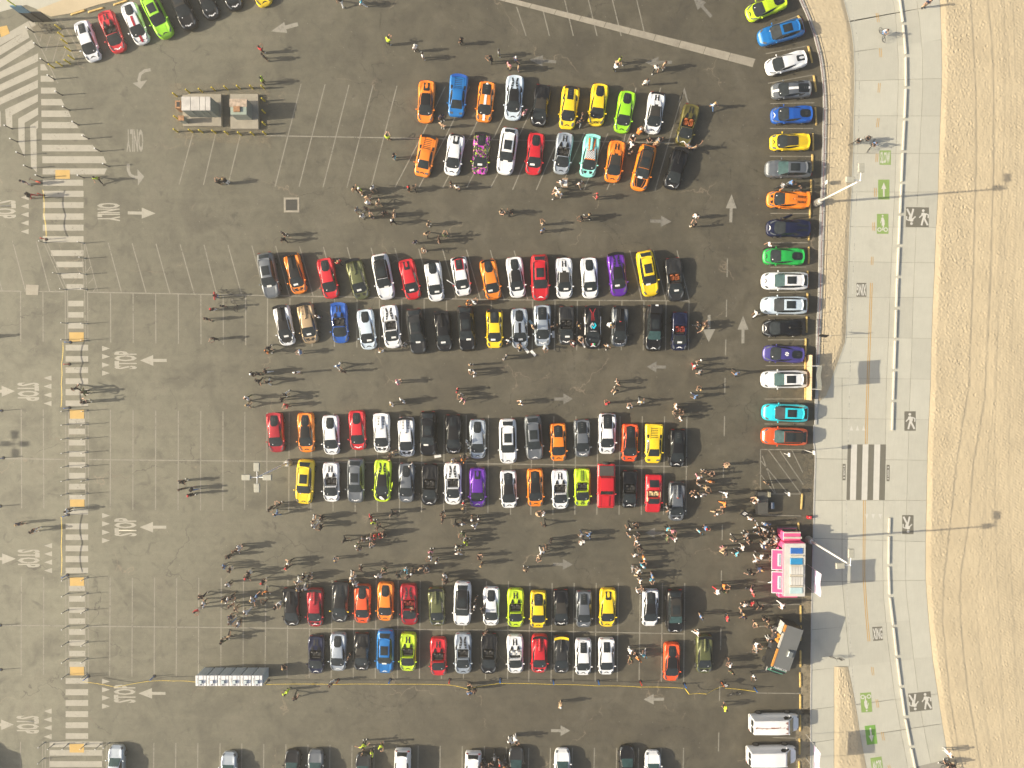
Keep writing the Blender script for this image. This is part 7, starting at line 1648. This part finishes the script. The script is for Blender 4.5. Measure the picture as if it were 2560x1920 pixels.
for i, o in enumerate(east): o['label'] = 'dark white-capped post, ' + ordinal(i) + ' from the top on the right edge of the wide crosswalk'
for i, o in enumerate(west): o['label'] = 'dark white-capped post, ' + ordinal(i) + ' from the top on the left edge of the wide crosswalk'
left_s = sorted([q for q in sts if q[0].location.x < P(230, 0).x], key=lambda q: -q[0].location.y); bot_s = sorted([q for q in sts if q not in left_s], key=lambda q: q[0].location.x)
for i, (o, cn) in enumerate(left_s): o['label'] = cn + ' stanchion, ' + ordinal(i) + ' from the top beside the crosswalk at left'
for i, (o, cn) in enumerate(bot_s): o['label'] = cn + ' stanchion, ' + ordinal(i) + ' from the left along the tape below the cars'
# ================================================================== PEOPLE
SKIN = [mat('skin_light', (.55, .33, .23), .6), mat('skin_tan', (.38, .21, .13), .6), mat('skin_brown', (.20, .105, .06), .6)]
HAIR = [mat('hair_dark', (.02, .014, .01), .7), mat('hair_brown', (.07, .035, .018), .7), mat('hair_blond', (.42, .28, .12), .7), mat('cap_white', (.68, .68, .66), .8), mat('cap_black', (.02, .02, .02), .8), mat('cap_red', (.5, .03, .03), .8)]
CLOTH = {'k': ('black', (.018, .018, .02)), 'w': ('white', (.72, .72, .71)), 'g': ('grey', (.20, .21, .22)), 'n': ('navy', (.02, .03, .08)), 'b': ('blue', (.12, .22, .42)), 'r': ('red', (.5, .03, .04)), 'y': ('hi-vis yellow', (.52, .68, .04)), 'o': ('orange', (.75, .24, .05)),
 'p': ('pink', (.66, .25, .30)), 't': ('tan', (.44, .32, .20)), 'e': ('olive green', (.09, .12, .05)), 'c': ('cyan', (.12, .48, .62)), 'd': ('dark brown', (.09, .055, .04)), 'm': ('maroon', (.2, .02, .04))}
CM = {k: mat('cloth_' + v[0].replace(' ', '_').replace('-', '_'), v[1], .85, var=.15, scale=6) for k, v in CLOTH.items()}
SHOE = mat('shoe_dark', (.03, .03, .03), .7); SHOE_W = mat('shoe_white', (.6, .6, .58), .7)
def rig(pose):
    """joint positions of a 1.75 m figure facing +y, with radii; crouch lowers the hips"""
    J = {}; R_ = {}
    hipz = .93; bend = 0
    if pose == 'crouch': hipz = .42; bend = .35
    lean = {'lean': .28}.get(pose, 0.0) + bend
    def up(h): return Vector((0, math.sin(lean) * h, hipz + math.cos(lean) * h))
    J['pel'] = Vector((0, 0, hipz)); J['spi'] = up(.22); J['che'] = up(.44); J['nec'] = up(.58); J['hd0'] = up(.64) + Vector((0, .02, 0)); J['hd1'] = up(.72) + Vector((0, .03, 0)); J['hd2'] = up(.80) + Vector((0, .02, 0))
    R_.update(pel=(.17, .12), spi=(.15, .105), che=(.18, .12), nec=(.062, .062), hd0=(.075, .08), hd1=(.088, .10), hd2=(.062, .07))
    stride = {'walk': .30, 'walk2': -.30}.get(pose, 0.0); wide = {'wide': .20, 'arms': .14}.get(pose, .11)
    for sg, nm in ((-1, 'l'), (1, 'r')):
        st = stride * sg
        J['hip' + nm] = Vector((sg * .095, 0, hipz - .06))
        if pose == 'crouch':
            J['kne' + nm] = Vector((sg * .16, .36, .44)); J['ank' + nm] = Vector((sg * .13, .12, .09)); J['toe' + nm] = Vector((sg * .14, .30, .045))
        else:
            J['kne' + nm] = Vector((sg * (wide * .9), st * .55 + .03, hipz * .53)); J['ank' + nm] = Vector((sg * wide, st, .09 + (.05 if st < 0 else 0))); J['toe' + nm] = Vector((sg * (wide + .03), st + .17, .045))
        R_['hip' + nm] = (.10, .10); R_['kne' + nm] = (.065, .068); R_['ank' + nm] = (.045, .05); R_['toe' + nm] = (.045, .035)
        sh = up(.50) + Vector((sg * .185, 0, 0)); J['sho' + nm] = sh; R_['sho' + nm] = (.065, .065)
        if pose in ('phone', 'lean', 'crouch'):
            e = sh + Vector((sg * .06, .10, -.26)); h = e + Vector((-sg * .12, .22, .10))
        elif pose == 'arms': e = sh + Vector((sg * .24, .03, -.12)); h = e + Vector((sg * .20, .12, .02))
        elif pose == 'photo': e = sh + Vector((sg * .05, .20, -.12)); h = e + Vector((-sg * .10, .16, .22))
        elif pose in ('walk', 'walk2'): e = sh + Vector((sg * .05, -st * .30, -.27)); h = e + Vector((sg * .01, -st * .35 + .06, -.22))
        elif pose == 'akimbo': e = sh + Vector((sg * .20, -.05, -.22)); h = e + Vector((-sg * .18, .10, -.14))
        else: e = sh + Vector((sg * .06, -.02, -.28)); h = e + Vector((sg * .01, .05, -.24))
        J['elb' + nm] = e; J['wri' + nm] = h; R_['elb' + nm] = (.045, .045); R_['wri' + nm] = (.032, .030)
    return J, R_
E_ = [('pel', 'spi'), ('spi', 'che'), ('che', 'nec'), ('nec', 'hd0'), ('hd0', 'hd1'), ('hd1', 'hd2')]
for n_ in 'lr': E_ += [('pel', 'hip' + n_), ('hip' + n_, 'kne' + n_), ('kne' + n_, 'ank' + n_), ('ank' + n_, 'toe' + n_), ('che', 'sho' + n_), ('sho' + n_, 'elb' + n_), ('elb' + n_, 'wri' + n_)]
def person_mesh(pose):
    J, R_ = rig(pose); names = list(J); me = D.meshes.new('p')
    me.from_pydata([tuple(J[n]) for n in names], [(names.index(a), names.index(b)) for a, b in E_], [])
    o = D.objects.new('p', me); C.objects.link(o); md = o.modifiers.new('s', 'SKIN'); md.use_smooth_shade = True
    sd_ = me.skin_vertices[0].data
    for i, n in enumerate(names): sd_[i].radius = R_[n]; sd_[i].use_root = (n == 'pel')
    o.modifiers.new('u', 'SUBSURF').levels = 1
    bpy.context.view_layer.update()
    out = D.meshes.new_from_object(o.evaluated_get(bpy.context.evaluated_depsgraph_get())); D.objects.remove(o)
    out.materials.clear()
    for m_ in (SKIN[0], SKIN[0], SKIN[0], SHOE): out.materials.append(m_)
    bm = bmesh.new(); bm.from_mesh(out)
    # materials: 0 skin, 1 top, 2 bottoms, 3 shoes - by nearest bone
    bones = [(J[a], J[b], a, b) for a, b in E_]
    shorts = pose in ('wide', 'phone')
    for f in bm.faces:
        c = f.calc_center_median(); best = None; bd = 9
        for a, b, na, nb in bones:
            ab = b - a; t = max(0, min(1, (c - a).dot(ab) / max(ab.length_squared, 1e-6))); dd = (c - (a + ab * t)).length
            if dd < bd: bd = dd; best = (na, nb, t)
        na, nb, t = best
        if nb[:2] == 'hd' or (nb == 'nec' and t > .75): mi = 0
        elif nb[:3] == 'wri': mi = 0
        elif nb[:3] == 'elb': mi = 1 if t < .75 else 0
        elif nb[:3] == 'toe': mi = 3
        elif nb[:3] == 'ank': mi = 3 if t > .92 else (0 if shorts else 2)
        elif nb[:3] in ('kne', 'hip'): mi = 2
        elif na == 'pel' and nb == 'spi': mi = 2 if t < .25 else 1
        else: mi = 1
        f.material_index = mi; f.smooth = True
    # hands: palm, four fingers and a thumb; nose and ears; eyes and mouth are set in below
    for sg, nm in ((-1, 'l'), (1, 'r')):
        wv = J['wri' + nm]; dv = (wv - J['elb' + nm]).normalized(); side = dv.cross(Vector((0, 0, 1)) if abs(dv.z) < .9 else Vector((1, 0, 0))).normalized(); nrm = dv.cross(side)
        def blk(p0, p1, w0, w1, th, mi=0):
            ax = (p1 - p0).normalized(); s1 = ax.cross(nrm).normalized(); n1 = s1.cross(ax); vs_ = []
            for p, w_2 in ((p0, w0), (p1, w1)):
                for a, b in ((-1, -1), (1, -1), (1, 1), (-1, 1)): vs_.append(bm.verts.new(p + s1 * a * w_2 / 2 + n1 * b * th / 2))
            for q in ((0, 3, 2, 1), (4, 5, 6, 7), (0, 1, 5, 4), (1, 2, 6, 5), (2, 3, 7, 6), (3, 0, 4, 7)):
                ff = bm.faces.new([vs_[k] for k in q]); ff.material_index = mi; ff.smooth = True
        palm = wv + dv * .09; blk(wv - dv * .015, palm, .055, .085, .03)
        for k, L_ in enumerate((.060, .072, .068, .052)):
            b0 = palm + side * (-.033 + .022 * k) - dv * .008; m0 = b0 + dv * L_ * .55 - nrm * .008; blk(b0, m0, .018, .017, .018); blk(m0, m0 + dv * L_ * .5 - nrm * .022, .017, .013, .016)
        tb = wv + dv * .03 - side * .038; blk(tb, tb + (dv * .05 - side * .028), .022, .018, .020); blk(tb + (dv * .05 - side * .028), tb + dv * .08 - side * .034, .018, .014, .016)
    hc = J['hd1']
    ns = [bm.verts.new(hc + Vector(v)) for v in ((-.014, .088, -.018), (.014, .088, -.018), (0, .122, -.012), (0, .092, .028))]
    for q in ((0, 1, 2), (1, 3, 2), (3, 0, 2)): bm.faces.new([ns[k] for k in q]).material_index = 0
    for sg in (-1, 1):
        ev = [bm.verts.new(hc + Vector((sg * .032 + a, .093, .022 + b))) for a, b in ((-.012, 0), (0, -.006), (.012, 0), (0, .006))]; bm.faces.new(ev).material_index = 3
        er = [bm.verts.new(hc + Vector((sg * .088, .005 + a, b))) for a, b in ((-.018, -.02), (.012, -.02), (.016, .03), (-.02, .03))] + [bm.verts.new(hc + Vector((sg * .104, -.005 + a, b))) for a, b in ((-.018, -.015), (.006, -.015), (.008, .028), (-.02, .028))]
        for q in ((4, 5, 6, 7), (0, 1, 5, 4), (1, 2, 6, 5), (2, 3, 7, 6), (3, 0, 4, 7)): bm.faces.new([er[k] for k in q]).material_index = 0
    mv = [bm.verts.new(hc + Vector((a, .090, -.045 + b))) for a, b in ((-.022, 0), (0, -.006), (.022, 0), (0, .005))]; bm.faces.new(mv).material_index = 3
    bm.to_mesh(out); bm.free()
    # hair cap
    hb = bmesh.new(); bmesh.ops.create_uvsphere(hb, u_segments=12, v_segments=8, radius=1.0)
    for v in hb.verts:
        v.co = Vector((v.co.x * .100, v.co.y * .112 - .014, v.co.z * .105 + .035))
    kill = [v for v in hb.verts if v.co.z < -.045 or (v.co.y > .050 and v.co.z < .060)]
    bmesh.ops.delete(hb, geom=kill, context='VERTS')
    for v in hb.verts: v.co += J['hd1']
    hm = D.meshes.new('hair'); hb.to_mesh(hm); hb.free(); hm.polygons.foreach_set('use_smooth', [True] * len(hm.polygons))
    return out, hm, J
POSES = ['stand', 'walk', 'walk2', 'phone', 'wide', 'arms', 'photo', 'akimbo', 'lean', 'crouch']
PM_ = {p: person_mesh(p) for p in POSES}
PEOPLE = []
def ppl(c, r, s_):
    """crop column, crop row, then 'x,y,codes' items; codes: top, bottoms, then optional pose letter (c = crouching)"""
    for it in s_.split():
        a = it.split(','); PEOPLE.append((c, r, float(a[0]), float(a[1]), a[2]))
ppl(0, 0, '880,1562,yk 1925,1592,kk 1985,1585,kw 262,1592,nw')
ppl(1, 0, '745,45,kw 925,52,cw 1150,392,yk 1388,446,wd 1448,512,wk 1778,385,kk 2040,545,kk 2098,486,ge 2188,596,pt 66,460,rk 92,520,kd 82,722,yk 1610,1038,nk 1618,1102,tt 1150,1212,yk 1205,1372,kc 868,1650,tk 915,1656,yt 1022,1642,wt 1330,1645,kk 1372,1642,tk 1690,1605,kw 1742,1636,wt')
ppl(2, 0, '32,548,nk 58,612,tb 920,548,yt 878,615,wk 1230,615,wk 1302,588,tt 1148,738,ww 1722,935,wb 108,1000,pw 582,1082,kg 602,1025,kk 1085,1162,ooc 1182,1198,kkc 1242,1228,gtc 1232,1265,tt 1028,1212,kk 1020,1272,ww 1022,1345,kk 1568,1295,tn 1502,1288,gk 422,1592,ww 578,1602,wt 385,1652,ww')
ppl(3, 0, '1335,62,nt 92,1625,gk 155,1598,bg 245,1648,kd')
ppl(0, 1, '1895,905,rb 1955,992,kk 1868,1020,kw 1820,1100,kk 1882,1268,kk 2208,1572,kk -118,1255,kk 305,45,kr')
ppl(1, 1, '918,16,tk 988,58,tw 985,115,ww 1070,112,tt 890,168,gg 962,155,kk 935,222,ww 1010,232,kw 1122,200,kk 1208,205,tw 1192,270,kk 1498,285,tk 1482,380,tk 1590,428,dk 1642,392,ek 1385,445,nw 1462,505,tw 2118,184,tw 2195,190,kk 262,376,kk 260,424,kk 738,616,rk 558,1082,wk 122,1382,ok 135,1348,kk 408,1385,bw 1100,1380,ww 1288,1318,gw 2180,1288,kw 1832,962,ow 1888,962,ww 2155,1432,gk 1862,1496,tk 1868,1538,wg 1892,1575,wk 725,1502,bw 770,1550,dg 378,1558,wt 112,1548,kw 40,1572,kk 1235,1642,pw 48,1628,kk 130,1640,kw')
ppl(2, 1, '378,42,tk 408,30,ww 725,55,rk 602,242,kt 655,222,kk 268,285,tw 262,342,bt 1572,222,ww 1548,305,kt 68,1370,kwc 178,1170,tk 288,1332,wwc 358,1165,kk 568,1162,kk 578,1252,tg 542,1328,dpc 812,1328,td 822,1145,ww 1632,1178,tk 1580,1152,kk 1628,1132,dk 2088,1052,ww 2198,468,wk 1602,1452,kk 1562,1502,wr 1600,1552,gk 1915,1568,bd 905,1642,kt')
ppl(0, 2, '700,36,kk 785,66,ek 778,152,kk 632,1080,wk 215,1192,nk 338,1250,dw 1612,832,kk 1598,895,kk 1692,896,kb 1682,942,kk 2168,118,we 2168,178,gt 2095,1393,ww 2058,1420,dk 2002,1470,kk 1972,1552,bg 2018,1582,kw 2180,1610,kw 2165,1645,kk')
ppl(1, 2, '275,88,kw 250,126,kk 290,180,rk 1188,168,wt 1278,140,ww 1745,52,rk 1782,88,tw 1798,130,pt 1200,592,tg 1170,620,dt 1348,688,wk 1702,652,ww 1792,652,oo 1802,612,kk 150,1058,dk 218,1028,kk 205,1105,bb 1188,1100,kk 522,1160,tw 522,1208,ww 590,1135,kk 582,1218,kk 1008,1135,rk 1032,1180,yk 1070,1215,kk 782,1328,kk 945,1322,gk 992,1312,wt 1042,1300,ro 1085,1288,rk 1118,1280,kk 888,1368,ew 905,1405,gk 1022,1380,gt 290,1562,dk 312,1518,tk 692,1500,nw 922,1568,dk 1128,1578,ek 1075,1635,ww 848,1640,tw 1245,1628,kg 1310,1588,cw 1322,1640,dw 1358,1608,kt 1430,1572,tk 1495,1575,gg 1568,1510,kk 1520,1428,pk 1518,1478,wk 1735,1395,wk 1758,1442,wt 1928,1478,dt 1945,1542,kt 1612,1098,kk 1618,1150,kt 1735,1190,kk 1788,1188,gk 1888,1212,ww 1872,1148,dk 1928,1140,kk 1795,1272,ek 1818,1352,yk 1812,1318,gk 1798,1052,dk 1798,1005,gk 1642,1632,wk 438,1640,kw 478,1640,kk')
ppl(2, 2, '80,158,wt 885,48,kt 815,165,rr 1002,198,ww 1098,150,wg 1600,48,kt 1565,105,bn 1398,188,wt 1428,212,kt 1458,235,dk 1385,248,kt 1435,290,wd 212,1115,tt 268,1105,ww 278,1202,kk 325,1338,kk 292,1388,dk 255,1432,ww 238,1482,tt 118,1585,tk 595,1285,gn 660,1290,bb 600,1352,ww 1000,1225,kk 1052,1215,kt 1005,1292,gk 1072,1298,kg 1330,1232,ck 1378,1252,pp 1322,1312,ek 1392,1322,wp 1602,1258,cw 1650,1225,bn 1072,1345,wt 1092,1395,dk 1052,1455,wk 1122,1478,ok 1112,1545,cb 1028,1572,gg 1078,1592,wt 1082,1642,kt 1195,1635,bw 1325,1052,gk 1835,695,tt 1645,748,kt 1702,778,dt 1598,795,wp 1698,830,od 1602,858,gt 1658,882,tt 1548,918,kk 1558,950,kt 1602,945,kt 1632,940,ww 1828,940,ww 1812,1022,oo 1738,1098,kt 1792,1075,dt 2082,975,tk 2070,1008,wk 2040,1148,ww 1998,1280,gk 2012,1328,kk 1905,1330,kk 1970,1395,ww 1805,1400,tp 1818,1438,kt 1915,1442,ck 2098,1218,kw 2098,1268,gk 2158,1238,ww 2168,1192,bw 2152,1288,kk 2028,1328,ek 2158,1348,wk 2142,1388,nw 2082,1498,ww 2128,1468,wk 2100,1572,nk 2040,1612,kk 2203,1278,kk 2198,1338,kw')
ppl(3, 2, '10,1250,kk 22,1382,ko 8,1480,kw -30,850,kt 40,1300,gt 30,1330,wn')
ppl(0, 3, '2005,48,wk 1775,152,dk 1735,268,rw 1798,212,we 1968,180,kk 1998,180,wk 2032,150,kk 2022,232,kt 2075,250,tt 2158,280,ww 2025,325,nk 2022,372,gb 2068,388,kw 2092,385,wk 1948,535,ke 2008,495,tk 2208,172,wk')
ppl(1, 3, '85,28,kk 388,22,ww 108,112,ok 100,202,kd 225,208,ww 192,242,kk 28,158,bn 388,85,gg 442,85,ww 877,45,ww 845,5,gw 1652,25,dk 1640,5,kk 1902,172,kk 1892,242,wd 1962,272,kt 822,662,kk 1350,250,tkc 1985,462,dk 232,770,dkc 285,975,yy 360,1018,dk 665,895,kw 1842,930,ek 1852,972,bt 1892,957,dk 945,1420,yk 1018,1490,yk 1092,1430,yk 940,1480,kk 1958,1590,dk 2035,1600,kd 2110,1570,gk 2175,1610,kd 2195,1382,ww 2020,1650,dk 2105,1650,kt')
ppl(2, 3, '1095,15,wt 1192,5,cw 1075,112,ww 1120,80,dk 1750,105,wr 1805,60,ok 1820,120,ek 2058,128,rk 2042,98,pk 1988,222,wk 2048,212,rk 1978,325,nk 1962,288,kt 1835,335,rk 1612,322,bt 1585,468,ww 2085,385,tk 2080,555,wk 2082,602,gt 2168,350,kk 2118,240,kk 1002,612,ww 1018,688,et 1080,682,oe 1128,655,cw 1062,650,kk 1862,728,wt 1875,795,ek 1850,705,kk 1818,1102,yk 412,1078,tt 22,1362,ww 2065,830,wk')
ppl(3, 3, '90,228,ww 18,38,kw 1518,1492,ww 1495,1588,kk 1545,1600,kk -12,522,kw -15,402,kt 30,445,kw')
# riders on the beach path bicycles
RIDERS = [(3, 0, 975, 300, 'wb', 200), (3, 0, 745, 1225, 'kk', 110), (3, 0, 825, 1200, 'kk', 110), (3, 0, 880, 1255, 'bk', 150)]
CM_INDEX = {}
def person_variant(pose, top, bot, skin, shoe):
    k = (pose, top, bot, skin, shoe)
    if k not in CM_INDEX:
        me = PM_[pose][0].copy()
        for i_, m_ in enumerate((SKIN[skin], CM[top], CM[bot], SHOE_W if shoe else SHOE)): me.materials[i_] = m_
        CM_INDEX[k] = me
    return CM_INDEX[k]
def hair_mesh(pose, h):
    k = ('hair', pose, h)
    if k not in CM_INDEX:
        me = PM_[pose][1].copy(); me.materials.clear(); me.materials.append(HAIR[h]); CM_INDEX[k] = me
    return CM_INDEX[k]
rp = random.Random(11)
FOLK = []
POSEW = {'stand': 'standing', 'walk': 'walking', 'walk2': 'walking', 'phone': 'standing', 'wide': 'standing', 'arms': 'standing with arms out', 'photo': 'raising both hands', 'akimbo': 'standing', 'lean': 'leaning forward', 'crouch': 'crouching'}
HAIRW = ['dark hair', 'brown hair', 'blond hair', 'white cap', 'black cap', 'red cap']
for c, r, x, y, code in PEOPLE:
    top, bot = code[0], code[1]
    pose = 'crouch' if code.endswith('c') and len(code) > 2 else rp.choices(['stand', 'walk', 'walk2', 'phone', 'wide', 'arms', 'photo', 'akimbo', 'lean'], [4, 3, 3, 3, 2, .6, 1.2, 1.4, .8])[0]
    p = W(c, r, x, y); sk = rp.choices([0, 1, 2], [5, 4, 1.5])[0]; h = rp.choices(range(6), [6, 3, 1, 1.6, 1.8, .5])[0]
    if top == 'y' and bot == 'k': h = 4
    o = D.objects.new('person', person_variant(pose, top, bot, sk, rp.random() < .45)); C.objects.link(o); o.location = p
    o.rotation_euler = (0, 0, rp.random() * 6.28); s_ = rp.uniform(.94, 1.05); o.scale = (s_ * rp.uniform(1.16, 1.30), s_ * rp.uniform(1.16, 1.34), s_ * 1.02)
    ho = D.objects.new('hair' if h < 3 else 'cap', hair_mesh(pose, h)); C.objects.link(ho); ho.parent = o
    FOLK.append(dict(o=o, p=p, top=CLOTH[top][0], bot=CLOTH[bot][0], pose=POSEW[pose], hair=HAIRW[h], x=N(c, r, x, y)[0], y=N(c, r, x, y)[1]))
# seated riders: the crouching figure lifted on to the saddle
for c, r, x, y, code, a_ in RIDERS:
    b_ = min([q for q in C.objects if q.name.startswith('bicycle')], key=lambda q: (q.location - W(c, r, x, y)).length)
    o = D.objects.new('person', person_variant('crouch', code[0], code[1], 1, False)); C.objects.link(o); o.location = b_.location + Vector((0, 0, .46)); o.rotation_euler = (0, 0, b_.rotation_euler.z)
    off = Matrix.Rotation(b_.rotation_euler.z, 3, 'Z') @ Vector((0, -.24, 0)); o.location += off
    ho = D.objects.new('hair', hair_mesh('crouch', rp.choice([0, 1, 3]))); C.objects.link(ho); ho.parent = o
    FOLK.append(dict(o=o, p=o.location, top=CLOTH[code[0]][0], bot=CLOTH[code[1]][0], pose='riding', hair='dark hair', x=N(c, r, x, y)[0], y=N(c, r, x, y)[1]))
# only the three hundred or so that stand clearest stay objects; the densest knots of the crowd are joined
for f in FOLK: f['nn'] = min((g_['p'] - f['p']).length for g_ in FOLK if g_ is not f)
dense_ = sorted([f for f in FOLK if f['pose'] != 'riding'], key=lambda f: f['nn'])[:len(FOLK) - 300]
ids_ = set(id(f) for f in dense_); FOLK = [f for f in FOLK if id(f) not in ids_]
bpy.context.view_layer.update()
cb = bmesh.new(); cmats = []
for f in dense_:
    for ob in [f['o']] + list(f['o'].children):
        tmp = ob.data.copy(); mp = []
        for m_ in ob.data.materials:
            if m_ not in cmats: cmats.append(m_)
            mp.append(cmats.index(m_))
        idx = np.zeros(len(tmp.polygons), dtype=np.int32); tmp.polygons.foreach_get('material_index', idx); idx = np.array(mp, dtype=np.int32)[np.minimum(idx, len(mp) - 1)]; tmp.polygons.foreach_set('material_index', idx)
        tmp.transform(ob.matrix_world); cb.from_mesh(tmp); D.meshes.remove(tmp)
for f in dense_:
    for ch in list(f['o'].children): D.objects.remove(ch)
    D.objects.remove(f['o'])
cme = D.meshes.new('crowd'); cb.to_mesh(cme); cb.free()
for m_ in cmats: cme.materials.append(m_)
crowd = D.objects.new('crowd', cme); C.objects.link(crowd); tag(crowd, 'densest knots of people queueing and standing shoulder to shoulder between the cars and trucks', 'crowd', kind='stuff')
print('tris', sum(len(p.vertices) - 2 for m_ in D.meshes for p in m_.polygons), 'crowd', len(cme.polygons))
# labels: clothing first, then the nearest vehicle or landmark
LANDM = [((2350, 20), 'the top of the beach path'), ((560, 280), 'the utility cabinets'), ((170, 440), 'the upper crosswalk'), ((170, 990), 'the middle crosswalk'), ((100, 1310), 'the lower crosswalk'), ((560, 1690), 'the portable toilets'), ((700, 500), 'the storm drain'), ((1935, 1420), 'the pink food truck'), ((1960, 1600), 'the black food truck'),
         ((1905, 1255), 'the equipment cart'), ((1640, 1750), 'the lower right lane arrow'), ((2160, 80), 'the beach path'), ((630, 1195), 'the four-headed lamp'), ((2360, 1880), 'the edge of the sand')]
def where(f):
    best = min(BUILT, key=lambda d: (d['pos'] - f['p']).length); bd = (best['pos'] - f['p']).length
    lm = min(LANDM, key=lambda l: (P(*l[0]) - f['p']).length); ld = (P(*lm[0]) - f['p']).length
    if ld < bd * .9 or (bd > 14 and ld < 20): return 'near ' + lm[1]
    d = f['p'] - best['pos']; rel = ('above' if d.y > 0 else 'below') if abs(d.y) > abs(d.x) * 1.1 else ('right of' if d.x > 0 else 'left of')
    rt = {'first row from the top': 'top row', 'second row from the top': 'second row', 'column beside the kerb': 'kerb column', 'slanted row at top left': 'top-left row', 'vans at bottom right': 'bottom right', 'bottom edge': 'bottom row'}.get(best['row'], best['row'])
    return rel + ' the ' + short(best) + ' in ' + rt
pend = {}
for f in FOLK:
    f['w'] = where(f)
    pend.setdefault('person in %s top and %s %s' % (f['top'], f['bot'], f['w']), []).append(f)
for lab, L_ in pend.items():
    if len(L_) == 1: L_[0]['lab'] = lab
    else:
        sub = {}
        for f in L_: sub.setdefault(f['hair'], []).append(f)
        for hname, S_ in sub.items():
            if len(S_) == 1: S_[0]['lab'] = 'person with %s in %s and %s %s' % (hname, S_[0]['top'], S_[0]['bot'], S_[0]['w'])
            else:
                S_.sort(key=lambda f: f['x'])
                for i, f in enumerate(S_): f['lab'] = '%s from left in %s and %s with %s %s' % (ordinal(i), f['top'], f['bot'], hname, f['w'])
seenl = {}
for f in FOLK:
    ws = f['lab'].replace('four-headed', 'four-headed').split()
    lab = ' '.join(ws)
    if len(ws) > 16: lab = lab.replace(' top and ', ' and ').replace('sport utility car', 'SUV').replace('yellow green', 'lime').replace('person with ', 'person, ')
    ws = lab.split()
    if len(ws) > 16: lab = ' '.join(ws[:16])
    seenl.setdefault(lab, []).append(f)
for lab, L_ in seenl.items():
    for i, f in enumerate(L_):
        tag(f['o'], lab if len(L_) == 1 else ' '.join((ordinal(i) + ' ' + lab).split()[:16]), 'person', 'people walking round the cars' if f['pose'] != 'riding' else 'cyclists on the beach path')
print('vehicles', len(BUILT), 'people', len(FOLK), 'objects', len(D.objects))

# ================================================================== HAZE
hz = bm_mesh(lambda bm: b_box(bm, (0, 0, (H + 6 - 1.1) / 2), (230, 190, H + 6 + 1.1)))
hm_ = D.materials.new('thin_haze'); hm_.use_nodes = True; t = hm_.node_tree; t.nodes.clear(); o_ = t.nodes.new('ShaderNodeOutputMaterial'); v_ = t.nodes.new('ShaderNodeVolumePrincipled')
v_.inputs['Color'].default_value = (.95, .93, .86, 1); v_.inputs['Density'].default_value = 0.0013; v_.inputs['Anisotropy'].default_value = 0.55
t.links.new(v_.outputs[0], o_.inputs['Volume']); hzo = new('haze', hz, hm_); tag(hzo, 'thin warm haze over the whole car park and beach', None, kind='stuff')
